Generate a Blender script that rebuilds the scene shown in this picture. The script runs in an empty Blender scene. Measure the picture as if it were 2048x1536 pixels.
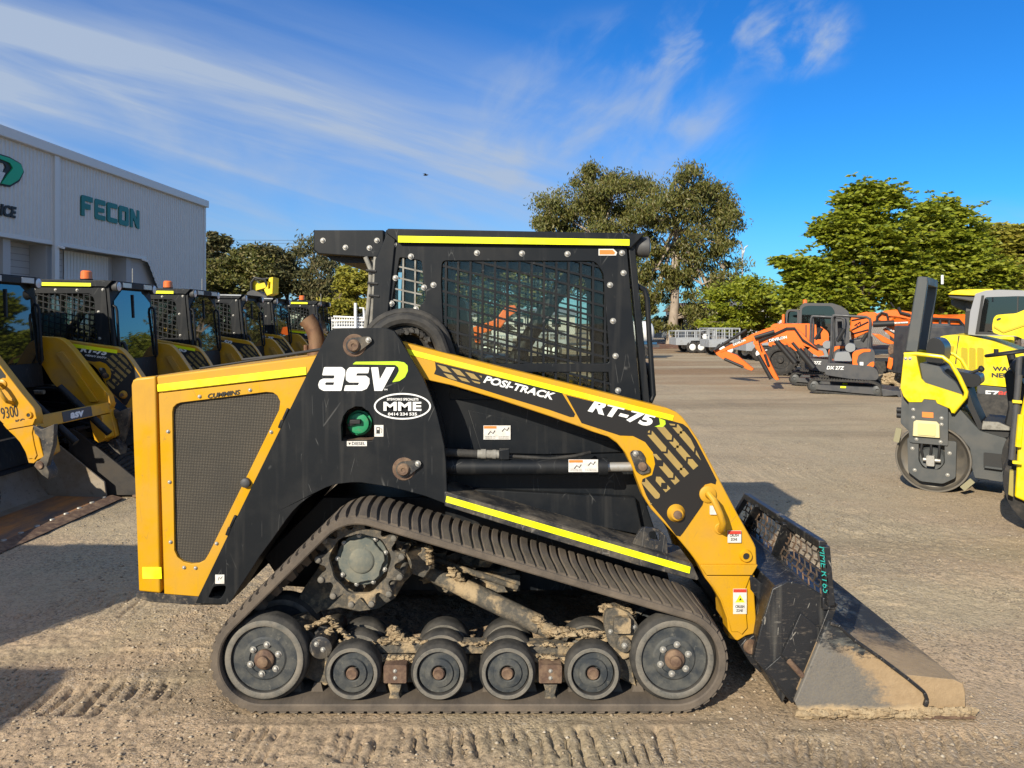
import bpy, math, random, numpy as np
from mathutils import Vector, Matrix, noise as mnoise
from mathutils.geometry import tessellate_polygon
R = math.radians
SC = bpy.context.scene
COL = SC.collection
random.seed(7)

# ---------------------------------------------------------------- camera, sky, sun
F, HZ, CH = 1480.0, 645.0, 1.59          # focal length (px of a 2048 px wide photo), horizon row, eye height
cam_d = bpy.data.cameras.new('camera'); cam = bpy.data.objects.new('camera', cam_d); COL.objects.link(cam)
cam.location = (0, 0, CH); cam.rotation_euler = (R(90), 0, 0)
cam_d.sensor_width = 36; cam_d.lens = F / 2048 * 36
cam_d.shift_y = -(768 - HZ) / 2048
cam_d.clip_start = 0.05; cam_d.clip_end = 3000
SC.camera = cam

SUN_AZ, SUN_EL = 212.0, 28.5
wd = bpy.data.worlds.new('World'); SC.world = wd; wd.use_nodes = True
nt = wd.node_tree; nt.nodes.clear()
def N(t, **k):
    n = nt.nodes.new(t)
    for a, b in k.items(): setattr(n, a, b)
    return n
def L(a, b): nt.links.new(a, b)
def M_(op, a, b=None, c=None, clamp=False):
    n = N('ShaderNodeMath', operation=op); n.use_clamp = clamp
    for i, v in enumerate((a, b, c)):
        if v is None: continue
        if isinstance(v, (int, float)): n.inputs[i].default_value = v
        else: L(v, n.inputs[i])
    return n.outputs[0]
out = N('ShaderNodeOutputWorld'); bg = N('ShaderNodeBackground'); bg.inputs[1].default_value = 0.10
sky = N('ShaderNodeTexSky', sky_type='NISHITA'); sky.sun_disc = False
sky.sun_elevation = R(SUN_EL); sky.sun_rotation = R(SUN_AZ)
sky.air_density = 1.0; sky.dust_density = 0.3; sky.ozone_density = 3.0
hs = N('ShaderNodeHueSaturation'); hs.inputs['Saturation'].default_value = 1.22; hs.inputs['Value'].default_value = 1.0
L(sky.outputs[0], hs.inputs['Color'])
tint = N('ShaderNodeMix', data_type='RGBA', blend_type='MULTIPLY'); tint.inputs[0].default_value = 1.0; tint.inputs[7].default_value = (.22, .70, 1.10, 1); L(hs.outputs[0], tint.inputs[6])
geo = N('ShaderNodeTexCoord'); sep = N('ShaderNodeSeparateXYZ'); L(geo.outputs['Generated'], sep.inputs[0])
ay = M_('MAXIMUM', M_('ABSOLUTE', sep.outputs[1]), 0.2)
u = M_('DIVIDE', sep.outputs[0], ay)        # bearing-like coordinate of the sky direction
v = M_('DIVIDE', sep.outputs[2], ay)        # height-like coordinate
# cirrus streaks that fall gently from upper left to lower right
def streak(ang, sx, sy, scale, seed, detail=5, dist=0.4):
    c, s = math.cos(ang), math.sin(ang)
    a = M_('ADD', M_('MULTIPLY', u, c * sx), M_('MULTIPLY', v, s * sx))
    b = M_('ADD', M_('MULTIPLY', u, -s * sy), M_('MULTIPLY', v, c * sy))
    cb = N('ShaderNodeCombineXYZ'); L(a, cb.inputs[0]); L(b, cb.inputs[1]); cb.inputs[2].default_value = seed
    n = N('ShaderNodeTexNoise'); n.inputs['Scale'].default_value = scale; n.inputs['Detail'].default_value = detail
    n.inputs['Roughness'].default_value = 0.55; n.inputs['Distortion'].default_value = dist
    L(cb.outputs[0], n.inputs['Vector']); return n.outputs['Fac']
def mr(val, a, b, c=0.0, d=1.0):
    n = N('ShaderNodeMapRange', interpolation_type='SMOOTHSTEP'); L(val, n.inputs[0])
    for i, x in enumerate((a, b, c, d)): n.inputs[i + 1].default_value = x
    return n.outputs[0]
n1 = streak(-0.30, 0.55, 2.6, 2.4, 3.1, 6, 0.5)
n2 = streak(-0.30, 0.8, 9.0, 2.2, 8.7, 5, 0.6)
n3 = streak(1.05, 1.2, 4.0, 3.0, 5.2, 7, 0.9)
# long bright streak, hazy veil under it, thinner veil over it, mottled patch and torn wisps to the right
t0 = M_('ADD', M_('SUBTRACT', M_('ADD', v, M_('MULTIPLY', u, 0.26)), 0.233), M_('MULTIPLY', M_('SUBTRACT', n1, 0.5), 0.055))
core = mr(M_('ABSOLUTE', t0), 0.0, 0.055, 0.42, 0.0)
lowv = M_('MULTIPLY', mr(t0, -0.34, -0.01, 0.0, 1.0), mr(t0, -0.002, 0.02, 1.0, 0.0))
upv = M_('MULTIPLY', mr(t0, 0.0, 0.02, 0.0, 1.0), mr(t0, 0.02, 0.17, 1.0, 0.12))
fadeR = mr(u, -0.02, 0.34, 1.0, 0.0); fadeL = mr(u, -0.8, 0.15, 1.0, 0.40)
fine = mr(n2, 0.34, 0.70, 0.62, 1.15); puff = mr(n1, 0.34, 0.64, 0.5, 1.1)
cl = M_('ADD', core, M_('MULTIPLY', M_('MULTIPLY', lowv, 1.55), M_('MULTIPLY', fadeL, puff)))
cl = M_('ADD', cl, M_('MULTIPLY', M_('MULTIPLY', upv, 0.5), puff))
cl = M_('MULTIPLY', M_('MULTIPLY', cl, fine), fadeR)
def patch(cx, cy, rx, ry, amt, lo, hi, n_):
    q = M_('ADD', M_('POWER', M_('DIVIDE', M_('SUBTRACT', u, cx), rx), 2), M_('POWER', M_('DIVIDE', M_('SUBTRACT', v, cy), ry), 2))
    return M_('MULTIPLY', M_('MULTIPLY', mr(q, 0.0, 1.0, 1.0, 0.0), mr(n_, lo, hi)), amt)
n4 = streak(0.75, 1.0, 1.9, 7.5, 1.7, 9, 0.35)
cl = M_('ADD', cl, patch(0.13, 0.27, 0.24, 0.17, 0.55, 0.34, 0.78, n4))
cl = M_('ADD', cl, patch(0.385, 0.40, 0.10, 0.085, 0.8, 0.40, 0.74, n4))
cl = M_('ADD', cl, patch(0.245, 0.285, 0.07, 0.05, 0.32, 0.40, 0.74, n4))
cl = M_('ADD', cl, patch(0.28, 0.38, 0.22, 0.07, 0.5, 0.42, 0.72, n4))
cl = M_('ADD', cl, patch(0.64, 0.13, 0.16, 0.05, 0.45, 0.36, 0.7, n1))
cl = M_('ADD', cl, M_('MULTIPLY', mr(v, 0.0, 0.20, 0.55, 0.0), mr(u, -0.7, 0.6, 1.0, 0.35)))
cl = M_('MINIMUM', cl, 0.92)
# unseen overcast added behind the viewer and overhead as neutral fill light
fill_cloud = M_('MAXIMUM', mr(sep.outputs[1], 0.05, -0.35, 0.0, 0.62), mr(sep.outputs[2], 0.50, 0.80, 0.0, 0.62))
cl = M_('MAXIMUM', cl, fill_cloud)
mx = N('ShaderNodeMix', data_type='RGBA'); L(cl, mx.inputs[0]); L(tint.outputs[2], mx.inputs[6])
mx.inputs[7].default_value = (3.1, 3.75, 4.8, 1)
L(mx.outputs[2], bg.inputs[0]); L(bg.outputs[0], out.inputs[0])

sd = bpy.data.lights.new('sun', 'SUN'); sd.energy = 4.6; sd.angle = R(0.5); sd.color = (1.0, 0.91, 0.75)
sun = bpy.data.objects.new('sun', sd); COL.objects.link(sun)
az = R(SUN_AZ); el = R(SUN_EL)
sdir = Vector((math.sin(az) * math.cos(el), math.cos(az) * math.cos(el), math.sin(el)))
sun.rotation_euler = sdir.to_track_quat('Z', 'Y').to_euler()
sun.location = (-8, -8, 12)
SC.view_settings.view_transform = 'Standard'; SC.view_settings.look = 'None'
SC.view_settings.exposure = 0.50; SC.view_settings.gamma = 1

# ---------------------------------------------------------------- helpers
PIV = None      # (column, factor): things that stand turned are laid out about their own pivot
def X(px, Y):
    if PIV: return (PIV[0]-1024.0)*PIV[2]/F+(px-PIV[0])*PIV[2]/F*PIV[1]
    return (px - 1024.0) * Y / F
def Z(py, Y): return CH - (py - HZ) * Y / F
def PP(pts, Y): return [(X(a, Y), Z(b, Y)) for a, b in pts]
def P3(px, py, Y): return (X(px, Y), Y, Z(py, Y))
ORG = Vector((0, 0, 0))
def setorg(x, y, z=0):
    global ORG
    ORG = Vector((x, y, z))

class MB:
    def __init__(s): s.v = []; s.f = []
    def add(s, vs, fs):
        b = len(s.v); s.v += [tuple(q) for q in vs]; s.f += [tuple(b + i for i in f) for f in fs]; return s
    def prism(s, pts, y0, y1, holes=()):
        loops = [list(pts)] + [list(h) for h in holes]
        flat = [p for l in loops for p in l]; n = len(flat)
        tris = tessellate_polygon([[Vector((p[0], p[1], 0)) for p in l] for l in loops])
        fs = []
        for t in tris:
            a, b, c = [flat[i] for i in t]
            ar = (b[0]-a[0])*(c[1]-a[1]) - (b[1]-a[1])*(c[0]-a[0])
            if abs(ar) < 1e-12: continue
            t = tuple(t) if ar > 0 else tuple(reversed(t))
            fs.append(t); fs.append(tuple(n + i for i in reversed(t)))
        st = 0
        for li, l in enumerate(loops):
            m = len(l); A = sum(l[i][0]*l[(i+1)%m][1] - l[(i+1)%m][0]*l[i][1] for i in range(m))
            ccw = (A > 0) == (li == 0)
            for i in range(m):
                a, b = st + i, st + (i+1) % m
                fs.append((b, a, a+n, b+n) if ccw else (a, b, b+n, a+n))
            st += m
        return s.add([(p[0], y0, p[1]) for p in flat] + [(p[0], y1, p[1]) for p in flat], fs)
    def ptop(s, pts, z0, z1):
        m = MB().prism(pts, 0, 1)
        return s.add([(x, z, z1 + (z0 - z1) * y) for x, y, z in m.v], m.f)
    def pside(s, pts, x0, x1, holes=()):       # pts are (y, z), extruded along x
        m = MB().prism(pts, 0, 1, holes)
        return s.add([(x0 + (x1-x0)*y, x, z) for x, y, z in m.v], [tuple(reversed(f)) for f in m.f])
    def box(s, x0, x1, y0, y1, z0, z1):
        return s.prism([(x0, z0), (x1, z0), (x1, z1), (x0, z1)], y0, y1)
    def bar(s, p, q, w, h=None, up=(0, 0, 1), roll=0):
        h = w if h is None else h
        p = Vector(p); q = Vector(q); d = (q-p).normalized(); up = Vector(up)
        if abs(d.dot(up)) > .98: up = Vector((1, 0, 0))
        a = d.cross(up).normalized(); b = a.cross(d)
        if roll: a, b = a*math.cos(roll)+b*math.sin(roll), b*math.cos(roll)-a*math.sin(roll)
        vs = []
        for c in (p, q):
            for i, j in ((-1, -1), (1, -1), (1, 1), (-1, 1)): vs.append(c + a*w/2*i + b*h/2*j)
        return s.add(vs, [(0, 1, 2, 3), (7, 6, 5, 4), (0, 4, 5, 1), (1, 5, 6, 2), (2, 6, 7, 3), (3, 7, 4, 0)])
    def tube(s, path, r, seg=10, caps=True, closed=False):
        P = [Vector(p) for p in path]; n = len(P); rs = r if isinstance(r, (list, tuple)) else [r]*n
        vs = []; prev = None
        for i, p in enumerate(P):
            if closed: d = (P[(i+1) % n] - P[i-1]).normalized()
            else: d = (P[min(i+1, n-1)] - P[max(i-1, 0)]).normalized()
            if prev is None:
                up = Vector((0, 0, 1)) if abs(d.z) < .9 else Vector((1, 0, 0)); a = d.cross(up).normalized()
            else: a = (prev - d*prev.dot(d)).normalized()
            prev = a; b = d.cross(a)
            for k in range(seg):
                t = 2*math.pi*k/seg; vs.append(p + (a*math.cos(t) + b*math.sin(t))*rs[i])
        fs = []
        for i in range(n if closed else n-1):
            for k in range(seg):
                k2 = (k+1) % seg; i2 = (i+1) % n
                fs.append((i*seg+k, i2*seg+k, i2*seg+k2, i*seg+k2))
        if caps and not closed:
            fs.append(tuple(range(seg))); fs.append(tuple((n-1)*seg+k for k in reversed(range(seg))))
        return s.add(vs, fs)
    def lathe(s, c, prof, seg=48, axis='y'):
        # prof: (offset along axis, radius)
        vs = []; fs = []
        for o, r in prof:
            for k in range(seg):
                t = 2*math.pi*k/seg; a, b = r*math.cos(t), r*math.sin(t)
                if axis == 'y': vs.append((c[0]+a, c[1]+o, c[2]+b))
                elif axis == 'x': vs.append((c[0]+o, c[1]+a, c[2]+b))
                else: vs.append((c[0]+a, c[1]+b, c[2]+o))
        for i in range(len(prof)-1):
            for k in range(seg):
                k2 = (k+1) % seg
                q = (i*seg+k, i*seg+k2, (i+1)*seg+k2, (i+1)*seg+k)
                fs.append(q if axis != 'y' else tuple(reversed(q)))
        f0 = tuple(range(seg)); f1 = tuple((len(prof)-1)*seg+k for k in range(seg))
        fs += [f0 if axis == 'y' else tuple(reversed(f0)), f1 if axis != 'y' else tuple(reversed(f1))]
        return s.add(vs, fs)
    def cyl(s, c, r, l, seg=24, axis='y', ch=0):
        if ch: return s.lathe(c, [(0, r-ch), (ch, r), (l-ch, r), (l, r-ch)], seg, axis)
        return s.lathe(c, [(0, r), (l, r)], seg, axis)
    def blob(s, c, r, seed=0, rough=.35, sc=(1, 1, 1)):
        rn = random.Random(seed); vs = []; fs = []; nu, nv = 7, 5
        ph = [rn.uniform(0, 6.28) for _ in range(6)]
        for j in range(nv+1):
            th = math.pi*j/nv
            for i in range(nu):
                fi = 2*math.pi*i/nu
                k = r*(1+rough*rn.uniform(-1, 1))
                vs.append((c[0]+k*sc[0]*math.sin(th)*math.cos(fi), c[1]+k*sc[1]*math.sin(th)*math.sin(fi), c[2]+k*sc[2]*math.cos(th)))
        for j in range(nv):
            for i in range(nu):
                fs.append((j*nu+i, (j+1)*nu+i, (j+1)*nu+(i+1) % nu, j*nu+(i+1) % nu))
        return s.add(vs, fs)
    def mirror(s, yc):
        m = MB(); m.v = [(x, 2*yc-y, z) for x, y, z in s.v]; m.f = [tuple(reversed(f)) for f in s.f]; return m
    def move(s, d):
        m = MB(); m.v = [(x+d[0], y+d[1], z+d[2]) for x, y, z in s.v]; m.f = list(s.f); return m
    def build(s, name, mat, parent=None, bevel=0, smooth=35, seg=2, label=None):
        me = bpy.data.meshes.new(name)
        me.from_pydata([(x-ORG.x, y-ORG.y, z-ORG.z) for x, y, z in s.v], [], s.f)
        me.validate(); me.update()
        if smooth:
            me.polygons.foreach_set('use_smooth', [True]*len(me.polygons)); me.set_sharp_from_angle(angle=R(smooth))
        me.materials.append(mat)
        o = bpy.data.objects.new(name, me); COL.objects.link(o)
        if parent: o.parent = parent
        else: o.location = ORG
        if bevel:
            b = o.modifiers.new('bevel', 'BEVEL'); b.width = bevel; b.segments = seg; b.limit_method = 'ANGLE'; b.angle_limit = R(40)
            b.harden_normals = False
        if label: o['label'] = label
        return o

def turned(px, Y, deg):
    """start a thing that faces the viewer turned by deg about the vertical through column px"""
    global PIV
    t = R(deg); tb = (px-1024)/F; PIV = None; setorg(X(px, Y), Y, 0); PIV = (px, 1/(math.cos(t)+tb*math.sin(t)), Y); return -t
def unturn():
    global PIV
    PIV = None

def tag(o, label=None, cat=None, group=None, kind=None):
    if label: o['label'] = label
    if cat: o['category'] = cat
    if group: o['group'] = group
    if kind: o['kind'] = kind
    return o
def empty(name, loc, label=None, cat=None, group=None, rz=0):
    o = bpy.data.objects.new(name, None); COL.objects.link(o); o.location = loc; o.rotation_euler.z = rz
    o.empty_display_size = .2
    return tag(o, label, cat, group)
def kids(o): return [c for c in bpy.data.objects if c.parent == o]
def copy_tree(o, parent=None):
    c = o.copy(); COL.objects.link(c); c.parent = parent
    if parent: c.matrix_parent_inverse = o.matrix_parent_inverse.copy()
    for ch in kids(o): copy_tree(ch, c)
    return c

_tc = {}
def text_mesh(s, shear=0.0, bold=0.0):
    k = (s, shear, bold)
    if k in _tc: return _tc[k]
    cu = bpy.data.curves.new('t', 'FONT'); cu.body = s; cu.shear = shear; cu.offset = bold; cu.resolution_u = 3
    ob = bpy.data.objects.new('t', cu); COL.objects.link(ob)
    dg = bpy.context.evaluated_depsgraph_get(); dg.update()
    me = bpy.data.meshes.new_from_object(ob.evaluated_get(dg))
    vs = [tuple(v.co) for v in me.vertices]; fs = [tuple(p.vertices) for p in me.polygons]
    bpy.data.objects.remove(ob); bpy.data.curves.remove(cu); bpy.data.meshes.remove(me)
    _tc[k] = (vs, fs); return _tc[k]
def text(mb, s, origin, w, h, ux=(1, 0, 0), uz=(0, 0, 1), shear=0, bold=0.0, nrm=None, th=.0):
    """lettering fitted into a box w x h whose lower left corner is origin, along ux / uz"""
    vs, fs = text_mesh(s, shear, bold)
    x0 = min(v[0] for v in vs); x1 = max(v[0] for v in vs); y0 = min(v[1] for v in vs); y1 = max(v[1] for v in vs)
    o = Vector(origin); ux = Vector(ux).normalized(); uz = Vector(uz).normalized()
    mb.add([o + ux*((v[0]-x0)/(x1-x0)*w) + uz*((v[1]-y0)/(y1-y0)*h) for v in vs], fs)
    return mb
def clip(poly, reg):
    """Sutherland-Hodgman: poly clipped by convex region reg (2D)"""
    A = sum(reg[i][0]*reg[(i+1) % len(reg)][1]-reg[(i+1) % len(reg)][0]*reg[i][1] for i in range(len(reg)))
    if A < 0: reg = list(reversed(reg))
    out_ = list(poly)
    for i in range(len(reg)):
        a, b = reg[i], reg[(i+1) % len(reg)]; src = out_; out_ = []
        f = lambda p: (b[0]-a[0])*(p[1]-a[1])-(b[1]-a[1])*(p[0]-a[0])
        for j in range(len(src)):
            p, q = src[j-1], src[j]; fp, fq = f(p), f(q)
            if (fp >= 0) != (fq >= 0):
                t = fp/(fp-fq); out_.append((p[0]+(q[0]-p[0])*t, p[1]+(q[1]-p[1])*t))
            if fq >= 0: out_.append(q)
        if not out_: return []
    return out_
def grow(pts, d):
    n = len(pts); A = sum(pts[i][0]*pts[(i+1) % n][1]-pts[(i+1) % n][0]*pts[i][1] for i in range(n)); s = 1 if A > 0 else -1
    res = []
    for i in range(n):
        a, b, c = Vector(pts[i-1]), Vector(pts[i]), Vector(pts[(i+1) % n])
        e1 = (b-a).normalized(); e2 = (c-b).normalized()
        n1_ = Vector((e1.y, -e1.x))*s; n2_ = Vector((e2.y, -e2.x))*s
        m = n1_+n2_; k = 1+n1_.dot(n2_)
        m = m/max(k, .3); p = b+m*d; res.append((p.x, p.y))
    return res
def rnd(pts, r, seg=4):
    res = []; n = len(pts)
    for i in range(n):
        a, b, c = Vector(pts[i-1]), Vector(pts[i]), Vector(pts[(i+1) % n])
        d1, d2 = (a-b), (c-b); rr = min(r, d1.length*.45, d2.length*.45)
        p, q = b+d1.normalized()*rr, b+d2.normalized()*rr
        for k in range(seg+1):
            t = k/seg; w = p*(1-t)**2+b*2*t*(1-t)+q*t*t; res.append((w.x, w.y))
    return res
def rect(x0, z0, x1, z1, r=0):
    p = [(x0, z0), (x1, z0), (x1, z1), (x0, z1)]
    return rnd(p, r) if r else p

# ---------------------------------------------------------------- materials
def mat(name, col, rough=.5, metal=0, dirt=None, dscale=6, damt=.4, dsoft=.12, dirt2=None, d2scale=40, d2amt=.3, bump=0, bscale=60, spec=.5, vary=.0, coat=0, emit=None, alpha_trans=0, bdist=.004, stretch=None, drough=.9, scr=None, scramt=.3, strk=None):
    m = bpy.data.materials.new(name); m.use_nodes = True; t = m.node_tree; b = t.nodes['Principled BSDF']
    ln = t.links.new
    b.inputs['Roughness'].default_value = rough; b.inputs['Metallic'].default_value = metal
    b.inputs['Specular IOR Level'].default_value = spec
    if coat: b.inputs['Coat Weight'].default_value = coat; b.inputs['Coat Roughness'].default_value = .08
    c = tuple(col)+(1,); b.inputs['Base Color'].default_value = c
    tc = t.nodes.new('ShaderNodeTexCoord'); vec = tc.outputs['Object']
    if stretch:
        mp = t.nodes.new('ShaderNodeMapping'); mp.inputs['Scale'].default_value = stretch; ln(vec, mp.inputs[0]); vec = mp.outputs[0]
    def nz(scale, det=5, rg=.6):
        n = t.nodes.new('ShaderNodeTexNoise'); n.inputs['Scale'].default_value = scale; n.inputs['Detail'].default_value = det; n.inputs['Roughness'].default_value = rg
        ln(vec, n.inputs['Vector']); return n.outputs['Fac']
    cur = None; rcur = None
    def mixc(fac, a, bcol):
        x = t.nodes.new('ShaderNodeMix'); x.data_type = 'RGBA'; ln(fac, x.inputs[0])
        if a is None: x.inputs[6].default_value = c
        else: ln(a, x.inputs[6])
        if isinstance(bcol, tuple): x.inputs[7].default_value = bcol+(1,)
        else: ln(bcol, x.inputs[7])
        return x.outputs[2]
    def mrg(v_, a, b_, lo=0, hi=1):
        n = t.nodes.new('ShaderNodeMapRange'); ln(v_, n.inputs[0])
        for i, q in enumerate((a, b_, lo, hi)): n.inputs[i+1].default_value = q
        return n.outputs[0]
    if vary:
        hv = t.nodes.new('ShaderNodeHueSaturation'); hv.inputs['Color'].default_value = c
        ln(mrg(nz(dscale*.7, 3), .3, .7, 1-vary, 1+vary), hv.inputs['Value']); cur = hv.outputs[0]
    if dirt2:
        f = mrg(nz(d2scale, 4, .7), 1-d2amt-.1, 1-d2amt+.1, 0, .8); cur = mixc(f, cur, tuple(dirt2))
    if dirt:
        f = mrg(nz(dscale), 1-damt-dsoft, 1-damt+dsoft); cur = mixc(f, cur, tuple(dirt))
        rr = mrg(f, 0, 1, rough, drough); ln(rr, b.inputs['Roughness'])
    if strk:      # dust run down in vertical streaks
        mp2 = t.nodes.new('ShaderNodeMapping'); mp2.inputs['Scale'].default_value = (26, 26, 1.6); ln(tc.outputs['Object'], mp2.inputs[0])
        n2_ = t.nodes.new('ShaderNodeTexNoise'); n2_.inputs['Scale'].default_value = 1; n2_.inputs['Detail'].default_value = 5; ln(mp2.outputs[0], n2_.inputs['Vector'])
        cur = mixc(mrg(n2_.outputs['Fac'], .56, .74, 0, .40), cur, tuple(strk))
    if scr:       # thin scratches and knocks
        for sc_i, rot_i, wd_i in ((9, .5, .010), (17, 1.9, .016)):
            mp3 = t.nodes.new('ShaderNodeMapping'); mp3.inputs['Rotation'].default_value = (0, rot_i, 0); mp3.inputs['Scale'].default_value = (1, 1, .22); ln(tc.outputs['Object'], mp3.inputs[0])
            vo_ = t.nodes.new('ShaderNodeTexVoronoi'); vo_.feature = 'DISTANCE_TO_EDGE'; vo_.inputs['Scale'].default_value = sc_i; ln(mp3.outputs[0], vo_.inputs['Vector'])
            mm_ = t.nodes.new('ShaderNodeMath'); mm_.operation = 'MULTIPLY'; ln(mrg(vo_.outputs['Distance'], 0, wd_i, scramt, 0), mm_.inputs[0]); ln(mrg(nz(4.1*sc_i/9, 3), .56, .62), mm_.inputs[1])
            cur = mixc(mm_.outputs[0], cur, tuple(scr))
    if cur is not None: ln(cur, b.inputs['Base Color'])
    if bump:
        bp = t.nodes.new('ShaderNodeBump'); bp.inputs['Strength'].default_value = bump; bp.inputs['Distance'].default_value = bdist
        ln(nz(bscale, 6, .65), bp.inputs['Height']); ln(bp.outputs[0], b.inputs['Normal'])
    if emit: b.inputs['Emission Color'].default_value = tuple(emit[:3])+(1,); b.inputs['Emission Strength'].default_value = emit[3]
    return m
DUST = (.25, .185, .125)
MUD = (.40, .28, .15)
M = {}
M['yellow'] = mat('amber_yellow_paint', (.60, .315, .0), .34, strk=(.44, .25, .04), scr=(.30, .17, .05), scramt=.55, dirt=(.46, .245, .035), dscale=3.6, damt=.40, dsoft=.22, dirt2=(.25, .15, .06), d2scale=34, d2amt=.27, bump=.06, bscale=260, bdist=.001, vary=.06)
M['yellow2'] = mat('amber_yellow_paint_fleet', (.60, .30, .008), .35, dirt=(.35, .22, .08), dscale=4, damt=.38, dsoft=.2, vary=.08)
M['black'] = mat('black_machine_paint', (.006, .0078, .0105), .45, strk=(.045, .043, .04), scr=(.14, .14, .135), scramt=.5, spec=.28, dirt=(.018, .018, .018), dscale=5, damt=.36, dsoft=.2, drough=.6, dirt2=(.075, .068, .058), d2scale=30, d2amt=.22, bump=.10, bscale=420, bdist=.001)
M['blackd'] = mat('black_paint_dusty', (.018, .019, .022), .5, scr=(.25, .23, .2), scramt=.6, dirt=(.15, .125, .09), dscale=7, damt=.43, dsoft=.14, dirt2=(.28, .22, .15), d2scale=45, d2amt=.34, bump=.25, bscale=120)
M['blackin'] = mat('black_interior_plastic', (.012, .012, .013), .6)
M['tape'] = mat('fluorescent_tape', (.90, .96, .0), .5, dirt=(.70, .68, .06), dscale=8, damt=.36, dsoft=.2, dirt2=(.55, .52, .08), d2scale=70, d2amt=.27, vary=.04)
M['rubber'] = mat('dusty_track_rubber', (.075, .062, .050), .85, dirt=(.16, .127, .095), dscale=9, damt=.47, dsoft=.2, dirt2=(.05, .04, .034), d2scale=30, d2amt=.38, stretch=(1,.35,1), bump=.5, bscale=90)
M['rubberd'] = mat('dark_rubber', (.020, .0195, .019), .75, dirt=(.075, .068, .058), dscale=16, damt=.42, dsoft=.2, bump=.4, bscale=140)
M['ring'] = mat('worn_wheel_ring', (.12, .115, .10), .8, dirt=(.21, .185, .15), dscale=22, damt=.45, dsoft=.2, dirt2=(.06, .06, .057), d2scale=60, d2amt=.42, bump=.4, bscale=150)
M['disc'] = mat('dusty_wheel_disc', (.026, .032, .038), .62, dirt=(.13, .125, .105), dscale=15, damt=.38, dsoft=.22, dirt2=(.19, .18, .15), d2scale=55, d2amt=.31, bump=.2, bscale=200)
M['rust'] = mat('rusty_steel', (.105, .062, .042), .8, dirt=(.22, .145, .09), dscale=20, damt=.45, dirt2=(.06, .035, .025), d2scale=60, d2amt=.4, bump=.5, bscale=120)
M['bolt'] = mat('galvanised_bolt', (.42, .41, .38), .45, metal=.5, dirt=(.25, .22, .17), dscale=40, damt=.4)
M['mud'] = mat('caked_mud', (.33, .24, .14), .95, dirt=(.43, .33, .2), dscale=30, damt=.5, dirt2=(.2, .14, .08), d2scale=90, d2amt=.38, bump=1, bscale=90, bdist=.01)
M['cast'] = mat('muddy_casting', (.075, .069, .058), .85, dirt=(.36, .27, .16), dscale=11, damt=.43, dsoft=.05, dirt2=(.17, .14, .1), d2scale=40, d2amt=.45, bump=.8, bscale=70, bdist=.008)
M['castg'] = mat('grey_hub_casting', (.10, .115, .105), .8, dirt=(.24, .22, .16), dscale=14, damt=.4, dsoft=.2, dirt2=(.3, .25, .17), d2scale=60, d2amt=.3, bump=.3, bscale=100)
M['mesh'] = mat('dusty_mesh_screen', (.095, .086, .068), .8, dirt=(.24, .20, .145), dscale=3.2, damt=.5, dsoft=.25, dirt2=(.12, .105, .08), d2scale=260, d2amt=.42, bump=.9, bscale=300, bdist=.004)
def screen_mat():
    m = M['mesh']; t = m.node_tree; b = t.nodes['Principled BSDF']; ln = t.links.new; tc = t.nodes.new('ShaderNodeTexCoord')
    src = b.inputs['Base Color'].links[0].from_socket; out_ = None
    for ang in (.06, 1.6):
        mp = t.nodes.new('ShaderNodeMapping'); mp.inputs['Rotation'].default_value = (0, ang, 0); ln(tc.outputs['Object'], mp.inputs[0])
        w = t.nodes.new('ShaderNodeTexWave'); w.inputs['Scale'].default_value = 46; w.inputs['Distortion'].default_value = .6; w.inputs['Detail'].default_value = 1; ln(mp.outputs[0], w.inputs['Vector'])
        if out_ is None: out_ = w.outputs['Fac']
        else:
            q = t.nodes.new('ShaderNodeMath'); q.operation = 'MULTIPLY'; ln(out_, q.inputs[0]); ln(w.outputs['Fac'], q.inputs[1]); out_ = q.outputs[0]
    mx_ = t.nodes.new('ShaderNodeMix'); mx_.data_type = 'RGBA'; ln(out_, mx_.inputs[0]); ln(src, mx_.inputs[7]); mx_.inputs[6].default_value = (.02, .019, .017, 1); ln(mx_.outputs[2], b.inputs['Base Color'])
screen_mat()
M['white'] = mat('white_decal', (.80, .80, .78), .5)
M['whited'] = mat('white_sticker', (.72, .70, .66), .5, dirt=(.5, .46, .4), dscale=40, damt=.4, dsoft=.2)
M['ink'] = mat('black_ink', (.02, .02, .02), .6)
M['red'] = mat('red_decal', (.55, .05, .03), .5)
M['orangedecal'] = mat('orange_decal', (.75, .22, .04), .5)
M['lime'] = mat('lime_decal', (.48, .72, .02), .5)
M['gold'] = mat('gold_decal', (.36, .25, .075), .5, dirt=(.25, .17, .06), dscale=9, damt=.4, dsoft=.25)
M['green'] = mat('green_cap', (.02, .26, .11), .45, dirt=(.1, .2, .1), dscale=40, damt=.35)
M['conduit'] = mat('grey_conduit', (.26, .25, .22), .6, dirt=(.15, .14, .12), dscale=20, damt=.45)
M['exhaust'] = mat('heat_browned_pipe', (.17, .085, .05), .45, metal=.6, dirt=(.28, .18, .11), dscale=14, damt=.45, dsoft=.2, dirt2=(.06, .035, .03), d2scale=30, d2amt=.36)
M['orange'] = mat('orange_paint', (.80, .145, .008), .38, vary=.06)
M['dgrey'] = mat('dark_grey_paint', (.045, .047, .052), .45, dirt=(.09, .085, .08), dscale=5, damt=.4, dsoft=.2)
M['rgrey'] = mat('roller_grey_paint', (.062, .068, .070), .48, dirt=(.11, .105, .095), dscale=5, damt=.36, dsoft=.2, bump=.1, bscale=300, bdist=.001)
M['ryellow'] = mat('lemon_yellow_paint', (.78, .60, .0), .35, dirt=(.66, .5, .05), dscale=6, damt=.35, dsoft=.2)
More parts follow.
